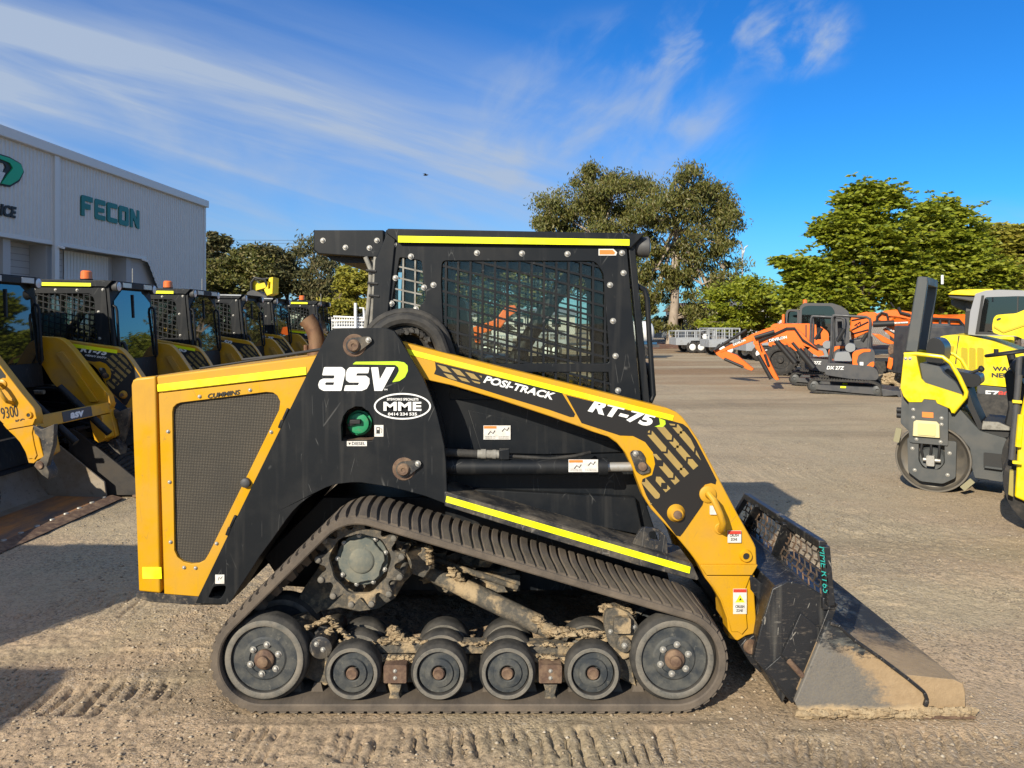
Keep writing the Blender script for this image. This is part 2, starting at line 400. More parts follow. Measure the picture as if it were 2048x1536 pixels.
M['steel'] = mat('worn_drum_steel', (.16, .15, .135), .42, metal=.7, dirt=(.2, .17, .13), dscale=7, damt=.45, dsoft=.2, stretch=(1, 6, 1))
M['galv'] = mat('galvanised_steel', (.42, .44, .46), .45, metal=.4, dirt=(.3, .31, .32), dscale=5, damt=.45)
M['silver'] = mat('silver_cab_paint', (.27, .275, .29), .4)
M['seat'] = mat('black_vinyl_seat', (.014, .014, .015), .35)
M['seatg'] = mat('grey_seat', (.22, .23, .24), .6)
M['amber'] = mat('amber_lens', (.75, .16, .02), .3, coat=.5)
M['lamp'] = mat('clear_lamp_lens', (.55, .57, .6), .15, coat=.6)
M['tyre'] = mat('black_tyre', (.022, .021, .02), .8, dirt=(.07, .06, .05), dscale=12, damt=.4)
M['bladebk'] = mat('scraped_black_steel', (.016, .017, .02), .4, strk=(.16,.15,.13), scr=(.4, .37, .32), scramt=.8, dirt=(.22, .2, .17), dscale=5, damt=.32, dsoft=.05, dirt2=(.12, .1, .08), d2scale=26, d2amt=.34, bump=.3, bscale=90, stretch=(1.0, 1, 3.2))
M['bucketst'] = mat('worn_bucket_steel', (.34, .29, .23), .55, metal=.35, dirt=(.26, .2, .13), dscale=3.2, damt=.47, dsoft=.12, dirt2=(.07, .07, .072), d2scale=24, d2amt=.34, bump=.3, bscale=80)
M['bucketmud'] = mat('mud_caked_bucket', (.37, .27, .155), .92, dirt=(.022, .024, .028), dscale=4.5, damt=.43, dsoft=.07, dirt2=(.2, .15, .09), d2scale=34, d2amt=.42, bump=.7, bscale=80, stretch=(1, 1, 2))
M['castm'] = mat('brown_black_mesh', (.05, .04, .032), .8, dirt=(.2, .12, .07), dscale=9, damt=.45, dsoft=.1)
M['bucketdk'] = mat('dark_bucket_steel', (.035, .034, .034), .5, metal=.3, dirt=(.08, .065, .05), dscale=4, damt=.45, dsoft=.2, dirt2=(.03, .028, .028), d2scale=12, d2amt=.4, bump=.3, bscale=50)
M['bucketru'] = mat('rusty_bucket_floor', (.50, .20, .05), .7, dirt=(.13, .10, .08), dscale=2.6, damt=.5, dsoft=.16, dirt2=(.28, .14, .05), d2scale=12, d2amt=.38, bump=.3, bscale=50, stretch=(2.4, .8, 1))

def glass_mat(name, tint, refl=1.0, dark=.35, dustc=(.25, .27, .25), dusta=.08):
    m = bpy.data.materials.new(name); m.use_nodes = True; t = m.node_tree; t.nodes.clear(); ln = t.links.new
    o = t.nodes.new('ShaderNodeOutputMaterial'); tr = t.nodes.new('ShaderNodeBsdfTransparent'); tr.inputs[0].default_value = tuple(tint)+(1,)
    gl = t.nodes.new('ShaderNodeBsdfGlossy'); gl.inputs['Roughness'].default_value = .02; gl.inputs[0].default_value = (.9, .9, .9, 1)
    fr = t.nodes.new('ShaderNodeFresnel'); fr.inputs[0].default_value = 1.5
    mu = t.nodes.new('ShaderNodeMath'); mu.operation = 'MULTIPLY_ADD'; ln(fr.outputs[0], mu.inputs[0]); mu.inputs[1].default_value = 1.3*refl; mu.inputs[2].default_value = .05*refl; mu.use_clamp = True
    mx_ = t.nodes.new('ShaderNodeMixShader'); ln(mu.outputs[0], mx_.inputs[0]); ln(tr.outputs[0], mx_.inputs[1]); ln(gl.outputs[0], mx_.inputs[2])
    df = t.nodes.new('ShaderNodeBsdfDiffuse'); df.inputs[0].default_value = tuple(dustc)+(1,)
    m2 = t.nodes.new('ShaderNodeMixShader'); m2.inputs[0].default_value = dusta
    ln(mx_.outputs[0], m2.inputs[1]); ln(df.outputs[0], m2.inputs[2]); ln(m2.outputs[0], o.inputs[0])
    return m
M['glass'] = glass_mat('green_tinted_glass', (.90, .94, .90), dusta=.012, refl=.35)
M['glassd'] = glass_mat('dark_windscreen_glass', (.04, .05, .055), refl=1.2, dusta=.03)

def bucket_mat(name, floor):
    """scraped steel: black paint high up, bare grey steel low down, dried mud along the edges (fixed to the bucket)"""
    m = bpy.data.materials.new(name); m.use_nodes = True; t = m.node_tree; b = t.nodes['Principled BSDF']; ln = t.links.new
    tc = t.nodes.new('ShaderNodeTexCoord'); sp = t.nodes.new('ShaderNodeSeparateXYZ'); ln(tc.outputs['Object'], sp.inputs[0])
    def nz(s, d=5, r=.6, st=None):
        n = t.nodes.new('ShaderNodeTexNoise'); n.inputs['Scale'].default_value = s; n.inputs['Detail'].default_value = d; n.inputs['Roughness'].default_value = r
        if st:
            mp = t.nodes.new('ShaderNodeMapping'); mp.inputs['Scale'].default_value = st; ln(tc.outputs['Object'], mp.inputs[0]); ln(mp.outputs[0], n.inputs['Vector'])
        else: ln(tc.outputs['Object'], n.inputs['Vector'])
        return n.outputs['Fac']
    def ma(op, x, y):
        n = t.nodes.new('ShaderNodeMath'); n.operation = op
        for i, q in enumerate((x, y)):
            if isinstance(q, (int, float)): n.inputs[i].default_value = q
            else: ln(q, n.inputs[i])
        return n.outputs[0]
    def mp_(v, a_, b_, c=0., d=1.):
        n = t.nodes.new('ShaderNodeMapRange'); ln(v, n.inputs[0])
        for i, q in enumerate((a_, b_, c, d)): n.inputs[i+1].default_value = q
        return n.outputs[0]
    def mix(f, x, y):
        n = t.nodes.new('ShaderNodeMix'); n.data_type = 'RGBA'; ln(f, n.inputs[0])
        for i, q in ((6, x), (7, y)):
            if isinstance(q, tuple): n.inputs[i].default_value = q+(1,)
            else: ln(q, n.inputs[i])
        return n.outputs[2]
    mud = mix(nz(30, 4), (.26, .18, .10), (.42, .30, .175)); st = mix(mp_(nz(120, 3, .8), .40, .62), mix(nz(9, 6, .75), (.075, .072, .072), (.20, .185, .165)), (.17, .15, .12)); bk = mix(mp_(nz(9, 6, .7, (1, 1, 4)), .5, .66), (.014, .017, .022), (.13, .13, .115))
    w = ma('ADD', ma('MULTIPLY', ma('SUBTRACT', nz(5, 6, .7), .5), .5), ma('MULTIPLY', ma('SUBTRACT', nz(45, 5, .75, (1, 1, 2.5)), .5), .22))
    if floor:      # object y: toward the far side it turns near-black; near end is caked
        f = mp_(ma('ADD', sp.outputs[1], ma('MULTIPLY', w, 1.6)), -.62, -.36); c = mix(f, mud, bk)
    else:
        zz = ma('ADD', sp.outputs[2], w); xx = ma('ADD', sp.outputs[0], ma('MULTIPLY', w, .8))
        c = mix(mp_(ma('ADD', ma('MULTIPLY', sp.outputs[2], 1.05), xx), 1.72, 1.80), st, mud)
        c = mix(mp_(zz, .235, .285), c, bk); c = mix(mp_(ma('ADD', sp.outputs[2], ma('MULTIPLY', w, .16)), .055, .035), c, (.44, .325, .19))
    ln(c, b.inputs['Base Color']); b.inputs['Roughness'].default_value = .75
    bp = t.nodes.new('ShaderNodeBump'); bp.inputs['Strength'].default_value = .6; bp.inputs['Distance'].default_value = .005; ln(nz(70, 6, .7), bp.inputs['Height']); ln(bp.outputs[0], b.inputs['Normal'])
    return m
M['clamside'] = bucket_mat('clam_side_steel', False); M['clamfloor'] = bucket_mat('clam_floor_steel', True)
# ---------------------------------------------------------------- compact track loader
YC = 3.83                      # centre line of the hero loader (faces +X)
LORG = (-.17, YC, 0)
_unitbolt = None
def bolt(parent, x, y, z, r, mt=None, flat=False):
    """hex-headed button bolt facing -Y, its own part"""
    global _unitbolt
    if _unitbolt is None:
        me = bpy.data.meshes.new('bolt'); m = MB()
        m.lathe((0, 0, 0), [(0, 1.25), (-.25, 1.2), (-.25, .8), (-.75, .72), (-.95, .35)], 10)
        me.from_pydata(m.v, [], m.f); me.update(); me.polygons.foreach_set('use_smooth', [True]*len(me.polygons)); me.set_sharp_from_angle(angle=R(35))
        me.materials.append(M['bolt']); _unitbolt = me
    o = bpy.data.objects.new('bolt', _unitbolt); COL.objects.link(o); o.parent = parent
    o.location = (x-ORG.x, y-ORG.y, z-ORG.z); o.scale = (r, r, r); return o
def boltp(parent, px, py, Y, rpx):
    return bolt(parent, X(px, Y), Y, Z(py, Y), rpx*Y/F)

def hull_path(circs, n):
    P = []
    for cx, cz, r in circs:
        for k in range(240):
            t = 2*math.pi*k/240; P.append((cx+r*math.cos(t), cz+r*math.sin(t)))
    P.sort(); cr = lambda o, a, b: (a[0]-o[0])*(b[1]-o[1])-(a[1]-o[1])*(b[0]-o[0])
    lo = []; up = []
    for p in P:
        while len(lo) > 1 and cr(lo[-2], lo[-1], p) <= 0: lo.pop()
        lo.append(p)
    for p in reversed(P):
        while len(up) > 1 and cr(up[-2], up[-1], p) <= 0: up.pop()
        up.append(p)
    H = lo[:-1]+up[:-1]
    H.append(H[0]); acc = [0]
    for i in range(len(H)-1): acc.append(acc[-1]+math.dist(H[i], H[i+1]))
    tot = acc[-1]; res = []; j = 0
    def at(s):
        s %= tot
        import bisect
        k = min(max(bisect.bisect_right(acc, s)-1, 0), len(H)-2)
        t = (s-acc[k])/max(acc[k+1]-acc[k], 1e-9)
        return (H[k][0]*(1-t)+H[k+1][0]*t, H[k][1]*(1-t)+H[k+1][1]*t)
    return at, tot

RI = (X(524, 3.0), Z(1325, 3.0)); RF = (X(1352, 3.0), Z(1325, 3.0)); SPK = (X(714, 3.0), Z(1136, 3.0))
def track_belt(y0, y1):
    """rubber track: carcass, curved tread bars outside, drive lugs inside; runs counter-clockwise"""
    m = MB(); Ro = .219
    circs = [(RI[0], RI[1]+.004, Ro), (SPK[0], SPK[1], Ro), (RF[0], RF[1]+.004, Ro)]
    at, tot = hull_path(circs, 0)
    def frame(s):
        a = at(s-.004); b = at(s+.004); d = Vector((b[0]-a[0], b[1]-a[1])).normalized()
        return Vector(at(s)), d, Vector((d.y, -d.x))      # outward normal for a ccw loop
    w = y1-y0; n = 260
    prof = [(y0+.004, -.044), (y0, -.038), (y0, -.017), (y0+.012, -.013), (y1-.012, -.013), (y1, -.017), (y1, -.038), (y1-.004, -.044)]
    vs = []
    for i in range(n):
        p, d, nn = frame(tot*i/n)
        for yy, o in prof: q = p+nn*o; vs.append((q.x, yy, q.y))
    k = len(prof); fs = [(i*k+j, ((i+1) % n)*k+j, ((i+1) % n)*k+(j+1) % k, i*k+(j+1) % k) for i in range(n) for j in range(k)]
    m.add(vs, fs)
    NL = int(tot/.0445); pitch = tot/NL; rn = random.Random(3)
    for i in range(NL):
        s0 = pitch*i; hw = pitch*(.40 if i % 2 else .33); S = 6; vs = []
        for j in range(S+1):
            t = j/S; yy = y0+.006+(w-.012)*t; c = (2*t-1); off = .014*(1-c*c)-.007+.012*c
            h = 0.0 if 0 < j < S else -.006
            for sgn in (-1, 1):
                pb, d, nn = frame(s0+off+sgn*(hw+.002)); q = pb-nn*.016
                pt, d, nn = frame(s0+off+sgn*(hw-.003)); q2 = pt+nn*(h+rn.uniform(-.0012, .0008))
                vs += [(q.x, yy, q.y), (q2.x, yy, q2.y)]
        fs = []
        for j in range(S):
            a = j*4; b = a+4
            fs += [(a, b, b+1, a+1), (a+1, b+1, b+3, a+3), (a+3, b+3, b+2, a+2)]
        fs += [(0, 1, 3, 2), (S*4, S*4+2, S*4+3, S*4+1)]
        m.add(vs, fs)
    NI = int(tot/.089); pi_ = tot/NI; ym = (y0+y1)/2
    for i in range(NI):
        for yy0, yy1 in ((ym-.075, ym-.03), (ym+.03, ym+.075)):
            vs = []
            for o, hw in ((-.040, .026), (-.078, .014)):
                for sg, yy in ((-1, yy0), (1, yy0), (1, yy1), (-1, yy1)):
                    p, d, nn = frame(pi_*i+sg*hw); q = p+nn*o
                    yv = yy + (.008 if o < -.05 else 0)*(1 if yy == yy0 else -1); vs.append((q.x, yv, q.y))
            m.add(vs, [(4, 5, 6, 7), (0, 1, 5, 4), (1, 2, 6, 5), (2, 3, 7, 6), (3, 0, 4, 7)])
    return m

def wheel(root, cx, cz, y, r, w, big, flip=1, name=None):
    """disc wheel with rubber tyre, outer face at y"""
    c = (cx, y, cz); k = r/.178 if big else r/.116
    if big:
        d = MB().lathe(c, [(.03, r*.75), (.012, r*.74), (.012, r*.50), (.006, r*.46), (.004, r*.35), (.010, r*.34), (.010, r*.2), (.0, r*.2), (w-.012, r*.2), (w-.01, r*.74)], 56)
    else:
        d = MB().lathe(c, [(.03, r*.72), (.014, r*.71), (.012, r*.52), (.004, r*.49), (.002, r*.30), (.006, r*.26), (w-.014, r*.26), (w-.012, r*.70)], 48)
    D = d.build(name or ('idler_wheel' if big else 'road_wheel'), M['disc'], root, smooth=30)
    t = MB().lathe(c, [(.034, r*.745), (.003, r*.755), (.0, r*.79), (.0, r*.88), (.004, r*.905), (.012, r*.97), (.02, r), (w-.006, r), (w, r*.97), (w, r*.75), (w-.02, r*.745)], 64)
    T = t.build('tyre', M['rubberd'], D, smooth=40)
    g = MB().lathe(c, [(-.0008, r*.765), (-.0026, r*.78), (-.0026, r*.885), (-.0004, r*.90)], 56)
    # ring as an annulus only
    g.f = [f for f in g.f if len(f) == 4]; g.build('wear_ring', M['ring'], D, smooth=40)
    if big:
        h = MB().lathe((cx, y-.012, cz), [(0, r*.12), (-.002, r*.10), (.004, r*.19), (.010, r*.225), (.03, r*.225)], 28)
        h.lathe((cx, y-.026, cz), [(0, r*.10), (.002, r*.125), (.016, r*.13)], 20)
        h.build('hub_cap', M['rust'], D)
        if flip > 0:
            for q in range(6):
                a = R(60*q+80); bolt(D, cx+r*.34*math.cos(a), y+.006, cz+r*.34*math.sin(a), .0115)
    else:
        MB().lathe((cx, y-.006, cz), [(0, r*.10), (-.002, r*.17), (.004, r*.21), (.014, r*.21)], 20).build('hub_cap', M['rust'], D)
    return D

def sprocket(root, y, flip=False):
    cx, cz = SPK; m = MB(); n = 13; pts = []
    for i in range(n):
        a0 = 2*math.pi*(i+.32)/n
        for da, rr in ((-.50, .142), (-.36, .146), (-.20, .172), (-.11, .187), (0, .191), (.11, .187), (.20, .172), (.36, .146)):
            a = a0+da*2*math.pi/n; pts.append((cx+rr*math.cos(a), cz+rr*math.sin(a)))
    hole = []
    for i in range(44):
        a = 2*math.pi*i/44; rr = .125+.005*math.sin(3*a)+.003*math.sin(9*a); hole.append((cx+rr*math.cos(a), cz+rr*math.sin(a)))
    m.prism(pts, y, y+.022, [hole]); m.prism(pts, y+.15, y+.172, [hole])
    P = m.build('drive_sprocket', M['cast'], root, bevel=.004)
    g = MB()
    for i in range(n):
        a = 2*math.pi*(i+.32)/n; c = (cx+.174*math.cos(a), y-.012, cz+.174*math.sin(a))
        g.lathe(c, [(0, .008), (.003, .0125), (.013, .0135), (.2, .0135)], 12)
    g.build('roller_pins', M['ring'], P)
    h = MB(); pts = []
    for i in range(36):
        a = 2*math.pi*i/36; rr = .092+(.005 if i % 6 in (0, 1, 2) else -.004); pts.append((cx+rr*math.cos(a), cz+rr*math.sin(a)))
    h.prism(pts, y+.03, y+.06); h.lathe((cx, y+.022, cz), [(0, .045), (.004, .052), (.012, .056)], 30)
    h.lathe((cx, y+.05, cz), [(0, .108), (.1, .112), (.28, .12)], 36)
    h.build('hub', M['castg'], P, bevel=.003)
    for i in range(9):
        a = 2*math.pi*i/9+.3; bolt(P, cx+.103*math.cos(a), y+.044, cz+.103*math.sin(a), .0085)
    return P

def lozenge(c1, r1, c2, r2, n=14):
    a = math.atan2(c2[1]-c1[1], c2[0]-c1[0]); d = math.dist(c1, c2); b = math.acos(max(-1, min(1, (r1-r2)/d)))
    pts = []
    for i in range(n+1): t = a+b+(2*math.pi-2*b)*i/n; pts.append((c1[0]+r1*math.cos(t), c1[1]+r1*math.sin(t)))
    for i in range(n+1): t = a-b+2*b*i/n; pts.append((c2[0]+r2*math.cos(t), c2[1]+r2*math.sin(t)))
    return pts

TOWER = [(666,657),(771,656),(788,662),(801,680),(815,704),(832,732),(847,758),(860,788),(872,822),(880,853),(888,890),(892,925),(894,986),(893,1007),(889,1007),(850,992),(810,981),(776,973),(748,969),(722,965),(699,965),(674,968),(652,975),(632,985),(615,996),(600,1008),(586,1022),(572,1040),(544,1080),(520,1112),(501,1142),(480,1174),(462,1203),(454,1209),(391,1207),(397,1192),(455,1072),(510,960),(570,838),(630,716),(657,666)]
FILL = [(683,882),(682,850),(687,832),(696,820),(710,813),(724,814),(737,823),(745,837),(748,852),(748,876),(744,882)]
SLOT = rnd([(416,1196),(427,1173),(452,1171),(450,1183),(441,1198)], 5, 3)
ARM = [(770,672),(803,684),(900,709),(1000,734),(1150,771),(1304,809),(1334,816),(1353,824),(1364,833),(1376,848),(1398,881),(1438,957),(1475,1028),(1508,1086),(1512,1096),(1514,1129),(1503,1147),(1510,1152),(1508,1171),(1511,1215),(1515,1264),(1508,1268),(1492,1272),(1476,1282),(1458,1277),(1454,1237),(1441,1201),(1426,1176),(1410,1156),(1397,1129),(1380,1106),(1350,1070),(1302,1018),(1286,992),(1276,965),(1263,931),(1250,905),(1234,886),(1215,873),(1180,862),(1163,855),(1100,833),(1000,800),(900,770),(850,759),(790,735)]
DEC1 = [(870,724),(872,738),(868,748),(905,760),(1000,790),(1100,820),(1140,834),(1148,834),(1150,828),(1124,786)]
DEC2 = [(1132,790),(1163,846),(1200,858),(1240,871),(1266,872),(1290,884),(1306,905),(1310,928),(1304,950),(1285,958),(1283,966),(1292,990),(1303,1010),(1330,1042),(1352,1071),(1360,1073),(1366,1066),(1405,1010),(1407,1003),(1402,990),(1402,978),(1410,969),(1422,966),(1431,969),(1433,960),(1418,930),(1393,882),(1376,856),(1366,848),(1348,843)]

def build_loader(hero, root):
    yo = 3.0; yi = 3.36
    YA, YT, YH, YCAB = 3.26, 3.20, 3.215, 3.42
    both = lambda m: [m, m.mirror(YC)]
    def two(m, name, mt, parent=root, **k):
        a = m.build(name, mt, parent, **k); b = m.mirror(YC).build(name, mt, parent, **k); return a, b
    # --- undercarriage
    belt = track_belt(yo, yi); two(belt, 'track_belt', M['rubber'] if hero else M['rubberd'], smooth=25)
    for side in (0, 1):
        ys = [3.025, 3.255] if side == 0 else [2*YC-3.025-.07, 2*YC-3.255-.07]
        for y in ys:
            wheel(root, RI[0], RI[1], y, .178, .07, True, 1 if side == 0 else -1); wheel(root, RF[0], RF[1], y, .178, .07, True, 1 if side == 0 else -1)
        for px, ex in ((703, 0), (877, 0), (1015, 0), (1187, 0)):
            for y in ys:
                wheel(root, X(px, 3.0), Z(1350, 3.0), y-.015, .116, .075, False)
            if hero and side == 0:       # middle rollers peeping over the frame
                wheel(root, X(px, 3.0), Z(1350, 3.0), 3.135, .116, .06, False)
        sprocket(root, 3.06 if side == 0 else 2*YC-3.06-.17)
    fr = MB()
    fr.prism(PP([(640,1286),(1190,1290),(1262,1290),(1262,1310),(640,1306)], 3.12), 3.12, 3.19)
    fr.prism(PP([(700,1306),(1240,1312),(1240,1372),(700,1366)], 3.2), 3.195, 3.215)
    fr.prism(PP([(560,1255),(600,1245),(660,1300),(700,1345),(650,1372),(600,1350)], 3.12), 3.12, 3.24)
    fr.prism(PP([(1215,1290),(1262,1290),(1290,1340),(1270,1372),(1215,1345)], 3.12), 3.12, 3.24)
    for px in (790, 1101):       # bogie arms
        fr.prism(PP([(px-105,1345),(px-80,1322),(px-22,1312),(px+22,1312),(px+80,1322),(px+105,1345),(px+90,1362),(px-90,1362)], 3.1), 3.085, 3.125)
        fr.prism(PP([(px-14,1367),(px+14,1367),(px+8,1388),(px+22,1412),(px-22,1412),(px-8,1388)], 3.06), 3.05, 3.11)
    fr.tube([(RI[0], 3.05, RI[1]), (RI[0], 3.34, RI[1])], .03, 12); fr.tube([(RF[0], 3.05, RF[1]), (RF[0], 3.34, RF[1])], .03, 12)
    two(fr, 'track_frame', M['cast'], bevel=.004)
    for px in (790, 1101):
        b = MB().prism(rnd(PP([(px-23,1331),(px+23,1331),(px+23,1367),(px-23,1367)], 3.02), .006, 2), 3.02, 3.11); bb = two(b, 'bogie_block', M['rust'], bevel=.003)
        boltp(bb[0], px, 1342, 3.02, 3.4); boltp(bb[0], px, 1356, 3.02, 3.4)
    # rear tensioner cylinder that points at the viewer
    tc = MB().lathe((X(641,3.04), 3.04, Z(1296,3.04)), [(0, .042), (.002, .046), (.20, .046)], 26)
    tc.tube([(X(641,3.04), 3.12, Z(1296,3.04)+.01), (X(668,3.3), 3.34, Z(1255,3.3))], .05, 14)
    tt = two(tc, 'tensioner_cylinder', M['blackd'])
    boltp(tt[0], 633, 1288, 3.04, 4.3); boltp(tt[0], 646, 1299, 3.04, 4.3)
    # pivot casting near the front idler
    pv = MB().prism(rnd(PP([(1212,1222),(1232,1215),(1262,1228),(1276,1250),(1276,1280),(1262,1312),(1248,1320),(1236,1312),(1216,1285),(1208,1250)], 3.08), .01, 2), 3.08, 3.14)
    pv.prism(rnd(PP([(1228,1236),(1262,1236),(1262,1268),(1228,1268)], 3.05), .01, 3), 3.05, 3.1)
    pv.lathe((X(1249,3.05), 3.052, Z(1292,3.05)), [(0, .02), (.004, .03), (.04, .032)], 20)
    pv.prism(PP([(1238,1312),(1256,1308),(1272,1372),(1240,1350)], 3.1), 3.10, 3.14)
    pp = two(pv, 'pivot_casting', M['cast'], bevel=.004)
    boltp(pp[0], 1249, 1291, 3.05, 5); boltp(pp[0], 1221, 1263, 3.08, 4); boltp(pp[0], 1268, 1254, 3.08, 4)
    st = MB().tube([P3(852,1142,3.3), P3(1100,1262,3.16)], .034, 16); st.tube([P3(930,1177,3.26), P3(1080,1250,3.17)], .041, 16)
    st.tube([P3(1085,1254,3.12), P3(1135,1272,3.12)], .022, 10)
    two(st, 'push_strut', M['cast'])
    # final drive casing and arms behind the sprocket
    fd = MB().prism(PP([(572,1240),(612,1170),(640,1130),(660,1060),(760,1045),(815,1080),(850,1100),(868,1120),(856,1150),(832,1140),(808,1165),(790,1196),(758,1216),(715,1222),(680,1214),(640,1222),(608,1262)], 3.28), 3.27, 3.33)
    fd.prism(PP([(812,1100),(850,1090),(868,1126),(850,1152),(826,1144)], 3.22), 3.19, 3.27)
    two(fd, 'final_drive_casing', M['cast'], bevel=.006)
    # --- chassis
    ch = MB()
    ch.prism(PP([(640,1000),(880,1000),(1290,1115),(1345,1180),(1330,1186),(1120,1190),(700,1190),(560,1180),(520,1120)], 3.45), 3.50, 2*YC-3.50)
    ch.prism(PP([(890,770),(1262,870),(1290,1000),(1330,1120),(1340,1168),(1100,1120),(890,1080)], 3.43), 3.43, 2*YC-3.43)
    ch.build('chassis', M['black'], root, bevel=.006)
    if hero:
        vv = MB()    # valves and lines seen under the belly
        rn = random.Random(5)
        for i in range(16):
            x = X(rn.uniform(850,1040), 3.44); z = Z(rn.uniform(1108,1180), 3.44)
            vv.blob((x, 3.44+rn.uniform(-.02,.05), z), rn.uniform(.02,.045), i, .5, (1.5,1,.7))
        vv.tube([P3(850,1110,3.4), P3(930,1140,3.38), P3(1035,1175,3.4)], .014, 8)
        vv.box(X(960,3.42), X(1040,3.42), 3.42, 3.5, Z(1182,3.42), Z(1150,3.42))
        vv.build('belly_machinery', M['cast'], root, smooth=60)
    pl = MB()
    pl.prism(PP([(905,985),(945,978),(1270,995),(1286,1070),(1100,1035),(975,1005)], 3.39), 3.385, 3.43)
    pl.prism(PP([(935,820),(1228,885),(1245,905),(1090,910),(900,905),(960,900)], 3.41), 3.417, 3.43)
    two(pl, 'side_panel', M['black'], bevel=.004)
    # fender over the track with a reflective tape
    fe = MB().prism(PP([(889,984),(893,984),(1150,1060),(1384,1127),(1398,1158),(1394,1161),(1277,1131),(1100,1078),(889,1012)], 3.19), 3.19, 3.205)
    fe.prism(PP([(889,984),(1384,1127),(1383,1131),(889,988)], 3.19), 3.206, 3.44)
    fe.prism(PP([(889,1004),(1390,1150),(1388,1156),(889,1012)], 3.19), 3.206, 3.40)
    fp = two(fe, 'fender', M['blackd'] if hero else M['black'], bevel=.003)
    if hero:
        for a, b in ((1068,1004), (1180,1040)): boltp(fp[0], a, b, 3.40, 5)
    tape = MB().prism(PP([(893,992),(1381,1134),(1379,1147),(891,1004)], 3.187), 3.187, 3.1895); two(tape, 'reflective_tape', M['tape'], fp[0]) if hero else None
    lg = MB().prism(rnd(PP([(1262,1100),(1268,1080),(1284,1055),(1316,1058),(1334,1075),(1336,1120)], 3.24), .01, 2), 3.24, 3.26, [rnd(PP([(1298,1063),(1318,1065),(1321,1082),(1300,1080)], 3.24), .01, 3)])
    two(lg, 'tie_down_lug', M['blackd'], bevel=.002)
    # --- rear engine hood
    hd = [(263,770),(266,760),(273,756),(311,751),(630,711),(650,711),(640,760),(397,1196),(330,1189),(278,1183)]
    ho = MB().prism(PP([(267,762),(274,757),(318,752),(650,709),(650,800),(400,1186),(330,1184),(280,1178)], YH+.012), YH+.027, 2*YC-YH-.027)
    H_ = ho.build('engine_hood', M['yellow'], root, bevel=.02, seg=3)
    cp = MB().prism(PP([(263,768),(266,760),(273,756),(311,752),(321,1187),(278,1183)], YH), YH, YH+.05); two(cp, 'corner_panel', M['yellow'], H_, bevel=.008, seg=3)
    tp = MB().prism(PP([(313,753),(630,712),(638,716),(616,750),(316,785)], YH), YH, YH+.03); tpo = two(tp, 'hood_rail', M['yellow'], H_, bevel=.006)
    scr = rnd(PP([(344,808),(557,781),(559,817),(497,945),(409,1129),(348,1127)], YH), .07, 6)
    scr = [(X(344,YH), Z(826,YH)), (X(346,YH), Z(815,YH)), (X(353,YH), Z(808,YH)), (X(362,YH), Z(805,YH)), (X(533,YH), Z(784,YH)), (X(545,YH), Z(785,YH)), (X(554,YH), Z(791,YH)), (X(560,YH), Z(803,YH)), (X(558,YH), Z(820,YH)), (X(497,YH), Z(945,YH)), (X(417,YH), Z(1108,YH)), (X(409,YH), Z(1121,YH)), (X(397,YH), Z(1127,YH)), (X(382,YH), Z(1128,YH)), (X(366,YH), Z(1124,YH)), (X(354,YH), Z(1114,YH)), (X(348,YH), Z(1100,YH))]
    dr = MB().prism(PP([(317,787),(614,753),(622,753),(612,772),(402,1194),(328,1188)], YH), YH+.002, YH+.022, [scr])
    DR = two(dr, 'side_door', M['yellow'], H_, bevel=.003)
    sc_ = MB().prism(grow(scr, .006), YH+.016, YH+.024); two(sc_, 'mesh_screen', M['mesh'], DR[0] if 0 else H_)
    if hero:
        for a, b in ((399,793),(500,780),(336,863),(339,964),(341,1084),(368,1135),(391,1136),(433,1087),(542,864)): boltp(DR[0], a, b, YH, 3)
        tpp = MB().prism(PP([(315,769),(612,734),(613,749),(316,783)], YH), YH-.003, YH-.0005)
        tpp.build('reflective_tape', M['tape'], H_); MB().prism(PP([(285,1134),(323,1134),(324,1157),(286,1157)], YH), YH-.003, YH-.0005).build('reflective_tape', M['tape'], H_)
        lt = MB(); text(lt, 'CUMMINS', (X(416,YH), YH-.001, Z(797,YH)), 66*YH/F, 9.5*YH/F, ux=(1, 0, .13), uz=(-.13, 0, 1), shear=.3, bold=.03)
        lt.build('lettering', M['ink'], DR[0], smooth=0)
        kn = MB().lathe((X(492,YH), YH-.02, Z(965,YH)), [(0, .006), (.001, .013), (.006, .02), (.022, .022)], 20); kn.build('latch_knob', M['dgrey'], DR[0])
        for a, b in ((562,849), (457,1063)):
            hg = MB().bar(P3(a-2,b+7,YH-.006), P3(a+4,b-9,YH-.006), .022, .016); hg.tube([P3(a+5,b-10,YH-.006), P3(a+15,b-32,YH-.006)], .008, 8); hg.build('hinge', M['black'], DR[0], bevel=.003)
        # wiring and brackets lying on the hood
        wr_ = MB(); wr_.tube([(X(400,3.6),3.6,Z(737,3.6)), (X(500,3.6),3.55,Z(722,3.6)), (X(640,3.6),3.6,Z(700,3.6))], .006, 6)
        wr_.tube([(X(470,3.6),3.7,Z(722,3.6)), (X(560,3.6),3.66,Z(712,3.6)), (X(645,3.6),3.7,Z(698,3.6))], .009, 6); wr_.build('cable', M['blackin'], H_)
    sk = MB().prism(PP([(268,1190),(300,1186),(455,1200),(459,1205),(440,1212),(385,1212),(300,1206),(272,1198)], YH), YH+.01, 2*YC-YH-.01)
    sk.build('skid_plate', M['blackd'], root, bevel=.003)
    ex = MB(); Y = 3.78
    path = [P3(634,725,Y), P3(634,702,Y), P3(634,685,Y), P3(631,668,Y), P3(625,652,Y), P3(614,638,Y)]
    ex.tube(path, [.043,.043,.041,.041,.042,.045], 20, caps=False); ex.tube(path[::-1], [.040,.038,.037,.037,.038,.039], 20, caps=False)
    ex.tube([P3(634,712,Y), P3(634,700,Y)], .048, 20); ex.tube([P3(612,704,Y), P3(612,690,Y)], .012, 10)
